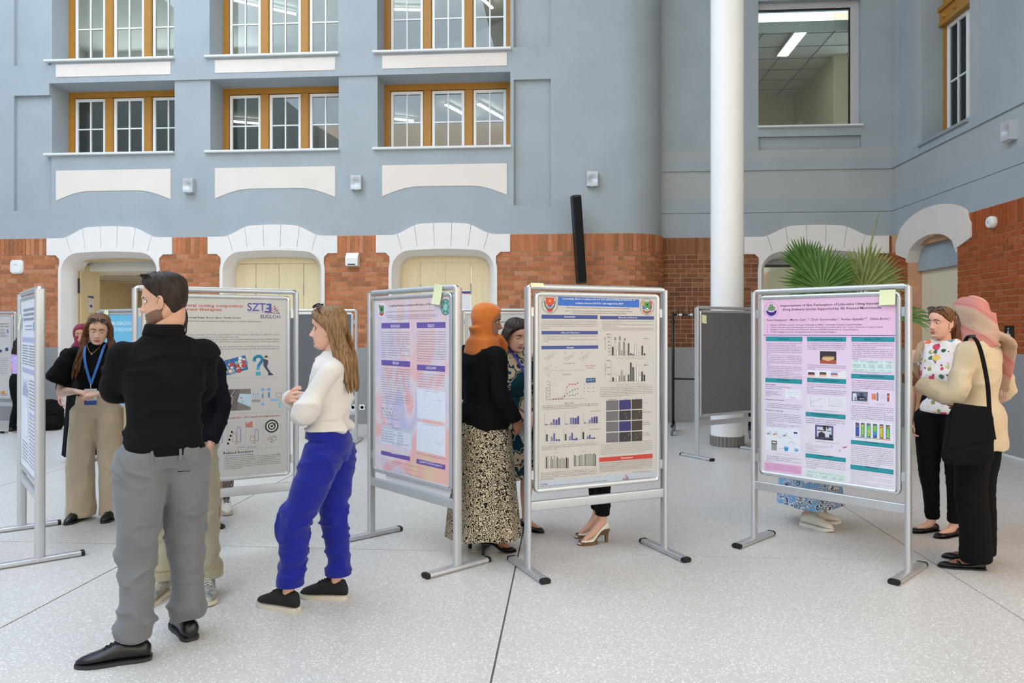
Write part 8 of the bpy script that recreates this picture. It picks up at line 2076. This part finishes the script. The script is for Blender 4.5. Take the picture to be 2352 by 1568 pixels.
p.head_child('ponytail', locks(MB(), pth, .012, 8, .005, 6, 7), H_brown)
p.top('blouse', P_floral, .90, sl=0, fit=1.05, bust=1.14, hemr=(.158, .125), wr=.005, seed=23, fr=(8, 8, 10), extra=lambda mb: [limb(mb, [(sx*.07, .01, 1.385), (sx*.13, .01, 1.372), (sx*.155, .01, 1.35)], [.06, .052, .04]) for sx in (-1, 1)])
p.trousers(F_black, (.10, .10), (.110, .10, .074, .058, .05), wid=1.04, wr=.003, seed=14)
for q in 'LR': p.shoe(q, 'flat', S_black, S_black, .245)
sunglasses(p, 'grey sunglasses pushed up above the floral blouse', mat('metal_frame', (120, 110, 100), .3, .6), mat('lens_smoke', (60, 56, 54), .08), Matrix.Translation((0, -.064, .112)) @ Matrix.Rotation(R(-50), 4, 'X'))
bp = empty('backpack', p.root.location); bp.rotation_euler = p.root.rotation_euler; tag(bp, 'beige backpack worn over the floral blouse', 'backpack')
M_bp = fab('canvas_beige', (176, 152, 120))
cloth('bag_body', stack(MB(), [(.98, .11, .05, 0, .17), (1.05, .13, .065, 0, .175), (1.25, .12, .06, 0, .17), (1.33, .07, .03, 0, .15)]), M_bp, bp, .013, 4, .003)
for sx in (-1, 1): MB().tube(catmull([(sx*.09, .125, 1.33), (sx*.125, .06, 1.425), (sx*.135, -.05, 1.395), (sx*.150, -.10, 1.28), (sx*.165, -.03, 1.12), (sx*.12, .13, 1.03)], 6), [(.02, .004)]*31, 8, side=(1, 0, 0)).build('strap', M_bp, bp, 60); MB().cbox((sx*.150-.018, -.112, 1.245), (sx*.150+.018, -.098, 1.268), .003).build('buckle', M_chrome, bp)

# ------------------------------------------------------------------ 10 woman in cream jacket and pink patterned headscarf, back to us
p = Person('woman in cream jacket and pink patterned headscarf, seen from behind', 2246, 4.76, -142, 1.735, False, (124, 84, 64), 'deep', sho=.185)
p.set(eL=(.275, -.03, 1.10), wL=(.225, -.27, 1.155), eR=(-.335, .05, 1.11), wR=(-.22, -.14, 1.03), aL=(.10, .02, .075), aR=(-.10, -.03, .075), head=(.01, -.03, 1.605), hL=(.09, 0, .88), hR=(-.09, 0, .88), kL=(.095, -.005, .49), kR=(-.095, -.025, .49), nec=(0, .005, 1.455))
p.hand('L', (.45, -.8, .35), (-.6, -.2, .75), (.3, .35, .4, .45), .2, .12).hand('R', (.4, -.6, -.5), (1, 0, 0))
p.tL = R(38); p.tR = R(30)
p.body(rot=(8, 0, -10), headkw=dict(ears=False), brow=(20, 16, 14))
def tail(mb):
    limb(mb, [(-.03, .10, 1.475), (-.10, .135, 1.44), (-.175, .115, 1.37), (-.225, .07, 1.22), (-.245, .05, 1.10)], [(.05, .025), (.05, .025), (.05, .018), (.055, .012), (.05, .009)])
headscarf(p, P_scarf, [(1.40, .105, .09, 0, .01), (1.45, .10, .10, 0, .012), (1.51, .087, .104, .0, .012), (1.57, .083, .10, 0, .008), (1.62, .08, .098, 0, .005)], .015, 4.7, extra=tail)
fr_ = MB()
for i in range(22): x_ = -.205-.004*i; fr_.tube([(x_, .05+.004*(i % 3), 1.115), (x_-.004, .05+.006*(i % 4), 1.06), (x_-.008, .05, 1.03)], .0022, 5)
fr_.build('scarf_fringe', mat('fringe', (206, 176, 160), .9, var=.1), p.root, 180)
p.top('jacket', F_cream, .745, sl=.96, r=(.068, .060, .056), fit=1.10, hemr=(.205, .15), wr=.010, seed=27, fr=(7, 7, 11))
p.trousers(F_black, (.055, .055), (.108, .104, .09, .088, .09), wr=.003, seed=16)
for q in 'LR':
    p.shoe(q, 'flat', S_black, S_soleb, .265)
    o_ = [c for c in p.root.children if c.name.startswith('shoe')][-1]; a = Vector(p.J['a'+q]); t_ = p.tL if q == 'L' else p.tR; M_ = Matrix.Translation((a.x, a.y, 0)) @ Matrix.Rotation(t_, 4, 'Z')
    MB().tube([(-.036, -.095, .03), (-.02, -.1, .045), (0, -.1, .05), (.02, -.1, .045), (.036, -.095, .03)], [(.010, .003)]*5, 6, side=(0, 1, 0)).xf(M_).build('strap', S_black, o_, 60)
    MB().tube([(-.012, -.112, .051), (.012, -.112, .051), (.012, -.09, .052), (-.012, -.09, .052), (-.012, -.112, .051)], .002, 6).xf(M_).build('buckle', mat('gold', (212, 176, 110), .3, .9), o_, 60)
_b = cam2(2222, 4.47); hb = empty('shoulder_bag', (_b[0], _b[1], 0), YAW+R(-12)); tag(hb, 'large black shoulder bag hanging against the cream jacket', 'bag')
cloth('bag_body', stack(MB(), [(.70, .125, .035, .0, .0), (.74, .140, .048, .0, 0), (.92, .130, .046, .01, 0), (1.05, .105, .022, .02, 0)], power=3.4), F_black, hb, .010, 2, .004)
MB().prism([(-.085, 1.07), (.115, 1.045), (.135, .86), (-.12, .80)], lambda a, b, d: (a, -.056+.02*(b > 1)+d, b), 0, .008).build('flap', F_black, hb)
MB().tube(catmull([(.115, -.01, 1.03), (.105, -.005, 1.2), (.085, .05, 1.40), (.07, .13, 1.47), (.06, .2, 1.44), (.05, .27, 1.3), (.04, .3, 1.15)], 6), [(.013, .003)]*37, 8, side=(1, 0, 0)).build('strap', F_black, hb, 60)
MB().cbox((.05, .105, 1.455), (.085, .118, 1.478), .003).build('slider', M_black, hb)

# ------------------------------------------------------------------ 11, 12 people behind the red-titled poster, 13, 14 far people
p = Person('person in knee-length dark skirt and black flat shoes behind the red-titled poster', 468, 5.72, 15, 1.60, False, (196, 138, 108), 'tan2')
p.hand('L', (0, -.2, -1), (-1, 0, 0)).hand('R', (0, -.2, -1), (1, 0, 0)); p.body(rot=(4, 0, 0)); shortcap(p, H_dark)
p.set(aL=(.07, 0, .08), aR=(-.07, 0, .08)); p.tL = R(25); p.tR = R(5)
p.top('blouse', F_navy, .85, sl=.8, seed=31); p.skirt(F_black, .50, 1.0, (.13, .105), (.19, .16), .02, 7)
for q in 'LR': p.shoe(q, 'flat', S_blackm, S_sole, .245)
p = Person('person in fine-striped trousers and white lace-up trainers behind the red-titled poster', 497, 6.2, 12, 1.62, False, (214, 166, 142), 'rose')
p.set(aL=(.075, 0, .09), aR=(-.075, 0, .09)); p.tL = R(12); p.tR = R(-12)
p.hand('L', (0, -.2, -1), (-1, 0, 0)).hand('R', (0, -.2, -1), (1, 0, 0)); p.body(rot=(4, 0, 0)); shortcap(p, H_bob)
p.top('shirt', F_white, .85, sl=.8, seed=33); p.trousers(P_stripe, (.155, .155), (.105, .098, .075, .066, .062), wr=.003, seed=18)
for q in 'LR': p.shoe(q, 'sneaker', S_white, S_sole, .265, lace=S_lace)
p = Person('person in maroon headscarf half hidden behind the long brown hair', 189, 8.6, 30, 1.585, False, (196, 146, 122), 'tan3')
p.hand('L', (0, -.2, -1), (-1, 0, 0)).hand('R', (0, -.2, -1), (1, 0, 0)); p.body(rot=(6, 0, -10), headkw=dict(lid=.1, ears=False))
headscarf(p, F_maroon, [(1.26, .11, .09, 0, 0), (1.33, .115, .1, 0, .0), (1.38, .082, .09, .0, -.005), (1.44, .086, .1, 0, .0)], .016, 6.1)
p.top('dress_bodice', F_black, .85, sl=.95, seed=35); p.skirt(F_black, .08, 1.0, (.13, .1), (.2, .18), .03, 8)
for q in 'LR': p.shoe(q, 'flat', S_black, S_black, .24)
p = Person('girl in lilac top and black leggings at the far left', 43, 10.9, 150, 1.44, False, (222, 176, 152), 'fair', lean=(0, -.05))
p.set(eL=(.19, -.0, .93), wL=(.14, -.18, .92), eR=(-.19, 0, .93), wR=(-.14, -.18, .92), aL=(.11, .03, .08), aR=(-.08, -.02, .08))
p.hand('L', (-.3, -.9, 0), (-1, 0, 0)).hand('R', (.3, -.9, 0), (1, 0, 0)); p.tL = R(20)
p.body(rot=(10, 0, 0)); shortcap(p, H_dark, [.080, .074, .058, .036, .0, -.05, -.09, -.11, -.118])
p.head_child('hair_lengths', locks(MB(), [[Vector((.02*i/6, .03, .11)), Vector((.013*i, .09, .02)), Vector((.014*i, .10, -.08)), Vector((.015*i, .095, -.18))] for i in range(-6, 7)], .016, 9, .003, 5, 6), H_dark)
p.top('top', F_lilac, .77, sl=.25, r=(.06, .058, .05), seed=37); p.trousers(F_black, (.08, .08), (.10, .09, .065, .055, .05), seed=20)
for q in 'LR': p.shoe(q, 'sneaker', S_black, S_sole, .24, lace=S_lacew)
# ------------------------------------------------------------------ wall fittings and other small things
M_lampg = mat('lamp_grey', (196, 199, 204), rough=.4, metal=.2, var=.03)
def wall_lamp(loc, rz, label):
    t = empty('wall_lamp', loc, rz); tag(t, label, 'wall lamp', 'pinched metal wall lamps')
    n = 12; rs = []
    for k in range(n+1):
        z = -.115+.23*k/n; pin = .05*math.exp(-((z)/.045)**2)
        rs.append([(x, (-.105+pin*math.exp(-(x/.05)**2)) if i < 7 else -.004, z) for i, x in enumerate([-.085, -.057, -.028, 0, .028, .057, .085, .085, 0, -.085])])
    MB().rings(rs).build('shade', M_lampg, t, 50); MB().cbox((-.05, -.02, -.06), (.05, 0, .06), .004).build('back_plate', M_lampg, t)
    MB().cbox((-.03, -.08, -.122), (.03, -.03, -.114), .002).build('light_opening', mat('lamp_opening', (230, 228, 220), .5), t)
for px_, lab in ((438, 'wall lamp between the first and second arched doorways'), (821, 'wall lamp between the second and third arched doorways'), (1360, 'wall lamp above the black column speaker')):
    q = onY(px_, {438: 428, 821: 421, 1360: 413}[px_], Y0); wall_lamp(q, 0, lab)
q = onX(2328, 301, XR); wall_lamp(q, -math.pi/2, 'wall lamp on the right wall below the tall window')
# black column loudspeaker
a = onY(1322, 451, YB-.22); b = onY(1335, 651, YB-.22)
t = empty('column_speaker', b); tag(t, 'tall narrow black loudspeaker fixed to the brick wall', 'loudspeaker'); t.rotation_euler = (R(3), math.atan2(a.x-b.x, a.z-b.z)-R(1), R(14))
L_ = (a-b).length
MB().cbox((-.07, -.09, 0), (.07, .07, L_), .012).build('cabinet', M_black, t)
MB().cbox((-.06, -.096, .03), (.06, -.089, L_-.03), .003).build('grille', mat('grille_black', (10, 10, 10), .9, bump=.6, bscale=700), t)
MB().box((-.02, .07, L_*.45), (.02, .2, L_*.5)).box((-.02, .07, L_*.75), (.02, .2, L_*.8)).build('bracket', M_black, t)
MB().tube(catmull([(.03, .06, .42), (.10, .10, .36), (.13, .16, .22), (.09, .2, .14), (.04, .16, .18), (.04, .08, .40)], 6), .006, 8).build('cable', M_wpaint, t, 180)
MB().tube(catmull([(.04, .1, .95), (.10, .14, 1.02), (.18, .2, 1.06)], 6), .006, 8).build('cable', M_wpaint, t, 180)
# access point, call point and round sensor
q = onY(41, 613, YB); t = empty('access_point', q); tag(t, 'white rounded wireless access point on the far left brick', 'access point')
MB().prism(rrect(.22, .23, .06, 6), lambda a, b, d: (a, -d, b), 0, .035).build('housing', M_wpaint, t, 40); MB().prism(rrect(.18, .19, .05, 6), lambda a, b, d: (a, -d, b), .035, .05).build('cover', M_wpaint, t, 40); MB().box((-.03, -.0515, .03), (.03, -.05, .038)).build('marking', M_greyp, t)
q = onY(812, 597, YB); t = empty('wall_sensor', q); tag(t, 'white wedge-shaped device on the brick beside the third archway', 'sensor')
MB().prism([(-.0, -.11), (-.12, -.10), (-.13, .02), (-.06, .11), (0, .11)], lambda a, b, d: (d, a, b), -.1, .1).build('housing', M_wpaint, t); MB().cbox((-.06, -.128, -.088), (.06, -.118, -.072), .002).build('window', M_black, t)
q = onX(2284, 510, XR-.04); t = empty('round_sensor', q, -math.pi/2); tag(t, 'round white detector on the right brick wall', 'sensor')
MB().lathe([(.07, 0), (.075, .01), (.075, .05), (.06, .075), (.0, .078)], (0, 0, 0), 28, axis='y').build('housing', M_wpaint, t, 40); MB().ell((0, -.079, .0), (.01, .003, .014), 8, 6).build('indicator', M_greyp, t)
q = onX(2319, 765, XR-.04); t = empty('toilet_sign', q, -math.pi/2); tag(t, 'small black sign with white wheelchair symbol on the brick wall', 'sign')
MB().cbox((-.09, -.012, -.09), (.09, 0, .09), .003).build('plate', M_black, t)
sy = MB().tube([(.03*math.cos(R(140+220*k/10))-.005, -.014, -.025+.035*math.sin(R(140+220*k/10))) for k in range(11)], .006, 6); sy.tube([(-.005, -.014, .03), (-.005, -.014, -.015), (.025, -.014, -.015), (.04, -.014, -.05)], .007, 6); sy.ell((-.005, -.014, .052), (.012, .003, .012), 10, 6); sy.build('symbol', M_wpaint, t, 180)
for px_, lab in ((811, 'left white wall socket low on the grey plinth'), (832, 'right white wall socket low on the grey plinth')):
    q = onY(px_, 935, YB-.03); t = empty('wall_socket', q); tag(t, lab, 'socket', 'wall sockets')
    MB().cbox((-.045, -.012, -.045), (.045, 0, .045), .004).build('plate', M_wpaint, t); MB().lathe([(.03, .012), (.03, .014), (.026, .0145), (.024, .008), (.0, .008)], (0, 0, 0), 20, axis='y').build('outlet', M_wpaint, t, 40)
def paper_sign(loc, rz, w_, h_, label, arrow):
    t = empty('paper_sign', loc, rz); tag(t, label, 'sign')
    MB().box((-w_/2, -.002, -h_/2), (w_/2, 0, h_/2)).build('sheet', WP2, t); MB().box((-w_/2, -.003, h_/2-.045), (w_/2, -.002, h_/2-.012)).build('blue_stripe', ink((40, 70, 150)), t); MB().box((-w_*.1, -.003, h_/2-.058), (w_/2, -.002, h_/2-.045)).build('red_stripe', ink((214, 110, 80)), t)
    if arrow: MB().add([(x, -.003, z) for x, z in [(-.05, -.06), (.015, -.06), (.015, -.085), (.06, -.04), (.015, .005), (.015, -.02), (-.05, -.02)]], [tuple(range(7))]).build('arrow', ink((40, 60, 140)), t)
    return t
WP2 = mat('sign_paper', (232, 232, 234), .6, var=.01)
bpy.context.view_layer.update()
q = leaf.matrix_world @ Vector((.36, -.003, 1.98)); paper_sign(q, R(100), .21, .30, 'arrow sign on the open maple door', True)
q = onY(1067, 688, YD); paper_sign((q.x, YD-.002, q.z), 0, .21, .30, 'paper sign on the third maple door', False)
class _S: pass
S9 = _S(); S9.root = [x for x in bpy.data.objects if x.name.startswith('paper_sign')][0]; TEXTQ.append((S9, 'Lunch', -.03, .05, .06, .018, (90, 90, 100), 0.0, -18, 0)); flush_text()
# black coat rack on castors
p0 = cam2(1546, 10.9); p1 = cam2(1722, 10.6)
t = empty('coat_rack', (p0[0], p0[1], 0), math.atan2(p1[1]-p0[1], p1[0]-p0[0])); tag(t, 'black wheeled coat rack with hooks behind the empty stand', 'coat rack')
Lr = math.hypot(p1[0]-p0[0], p1[1]-p0[1])
for x in (0, Lr):
    MB().tube([(x, 0, .14), (x, 0, 1.78)], .02, 10).build('post', M_black, t, 180); MB().tube([(x, -.28, .13), (x, .28, .13)], .02, 10).build('base_bar', M_black, t, 180)
    for y in (-.26, .26):
        MB().lathe([(.055, -.014), (.06, -.008), (.06, .008), (.055, .014)], (x, y, .062), 18, axis='x').build('castor', mat('castor_grey', (120, 128, 134), .6, var=.1), t, 40)
        MB().lathe([(.028, -.018), (.028, .018)], (x, y, .062), 14, axis='x').box((x-.012, y-.012, .06), (x+.012, y+.012, .13)).build('castor_hub', M_black, t)
for z in (1.74, .80): MB().tube([(0, 0, z), (Lr, 0, z)], .014, 10).build('rail', M_black, t, 180)
for k in range(7):
    x = .08+(Lr-.16)*k/6
    MB().tube(catmull([(x, -.02, 1.70), (x, -.06, 1.73), (x, -.075, 1.80), (x, -.07, 1.86)], 4), .006, 6).tube(catmull([(x+.05, .02, 1.70), (x+.05, .05, 1.75), (x+.05, .06, 1.86)], 4), .006, 6).build('hook', M_black, t, 180); MB().box((x-.015, -.022, 1.725), (x+.05, -.014, 1.755)).build('hook_tag', WP2, t)
# black backpack on the floor by the first archway
p0 = cam2(116, 11.3); t = empty('black_backpack', (p0[0], p0[1], 0), R(20)); tag(t, 'black backpack standing on the floor by the brick pier', 'backpack')
cloth('bag_body', stack(MB(), [(.01, .15, .10, 0, 0), (.08, .19, .13, 0, 0), (.28, .18, .125, 0, 0), (.42, .13, .09, 0, .02), (.46, .06, .05, 0, .02)]), F_black, t, .014, 3, .006); cloth('front_pocket', stack(MB(), [(.03, .11, .05, .04, -.12), (.10, .13, .07, .04, -.12), (.22, .11, .05, .04, -.11)]), F_black, t, .014, 3, .004)
# fan palm in a pot behind the pink poster
pp = cam2(1935, 8.3); t = empty('fan_palm', (pp[0], pp[1], 0)); tag(t, 'green fan palm in a pot rising behind the pink poster', 'plant')
MB().lathe([(.17, 0), (.2, .02), (.24, .42), (.25, .45), (.23, .45), (.22, .40), (0, .39)], (0, 0, 0), 28).build('pot', mat('pot_grey', (110, 108, 104), .7, var=.1), t, 40)
MB().tube([(0, 0, .38), (.01, 0, .8), (0, .01, 1.05)], [.07, .06, .05], 12).build('trunk', mat('palm_trunk', (94, 76, 54), .9, var=.3, vscale=40, bump=.5, bscale=60), t, 180)
M_palm = mat('palm_leaf', (72, 112, 44), rough=.5, var=.25, vscale=9); M_palm2 = mat('palm_leaf_dry', (118, 132, 70), rough=.6, var=.2, vscale=9)
def fan(base, hub, up, nrm, r_, spread, nseg, seed, droop=.25):
    rn_ = random.Random(seed); base, hub, up, nrm = [Vector(v) for v in (base, hub, up, nrm)]
    up = up.normalized(); side = up.cross(nrm).normalized(); nn = side.cross(up)
    lf = MB()
    for k in range(nseg):
        a = -spread+2*spread*k/(nseg-1); L = r_*(1-.22*abs(a/spread)**2)*rn_.uniform(.93, 1.05)
        d = up*math.cos(a)+side*math.sin(a); w_ = L*.034; tcr = d.cross(nn).normalized()
        rows = []
        for i in range(7):
            u = i/6; wd = w_*(u*3.1 if u < .42 else 1.3*(1-((u-.42)/.58)**1.6))+.0008
            c = hub+d*L*u+Vector((0, 0, -1))*droop*L*max(0, u-.45)**2*(.6+rn_.random()*.8)+nn*(.01*math.sin(k*2.1))
            rows.append([c-tcr*wd, c-nn*wd*.5, c+tcr*wd, c-nn*(wd*.5+.0015)])
        lf.rings(rows)
    o = lf.build('fan_leaf', [M_palm, M_palm2][seed % 5 == 4], t)
    MB().tube(catmull([base, base.lerp(hub, .5)+Vector((0, 0, .04)), hub], 5), [.014-.0005*i for i in range(11)], 6).build('leaf_stalk', M_palm, o, 180)
X_ = Vector((CA, SA, 0)); V_ = Vector((-SA, CA, 0))
def pl(x, z, d=0): return X_*x+V_*d+Vector((0, 0, z))
fan((0, 0, 1.0), pl(-.24, 1.97), pl(-.05, 1), pl(.1, .25, -1), .56, 1.75, 40, 1, .2)
fan((0, 0, 1.0), pl(-.34, 2.14, .15), pl(-.2, 1), pl(-.2, .2, -1), .46, .75, 20, 2, .15)
fan((0, 0, 1.0), pl(.26, 1.96, .05), pl(.12, 1), pl(-.1, .3, -1), .56, 1.7, 38, 4, .25)
fan((0, 0, 1.0), pl(.55, 1.62, -.1), pl(.9, .35), pl(0, .8, -.6), .42, .8, 20, 3, .7)
fan((0, 0, 1.0), pl(.1, 1.75, .4), pl(.1, .8, .5), pl(0, .6, -.8), .5, 1.5, 30, 6, .3)
fan((0, 0, 1.0), pl(.1, 1.35, -.4), pl(.0, .1, -1), pl(0, 1, .1), .45, 1.4, 26, 7, .6)
MB().tube([pl(.18, 1.9), pl(.27, 2.3), pl(.42, 2.86)], [.010, .014, .002], 6).build('spear_leaf', M_palm2, t, 180)
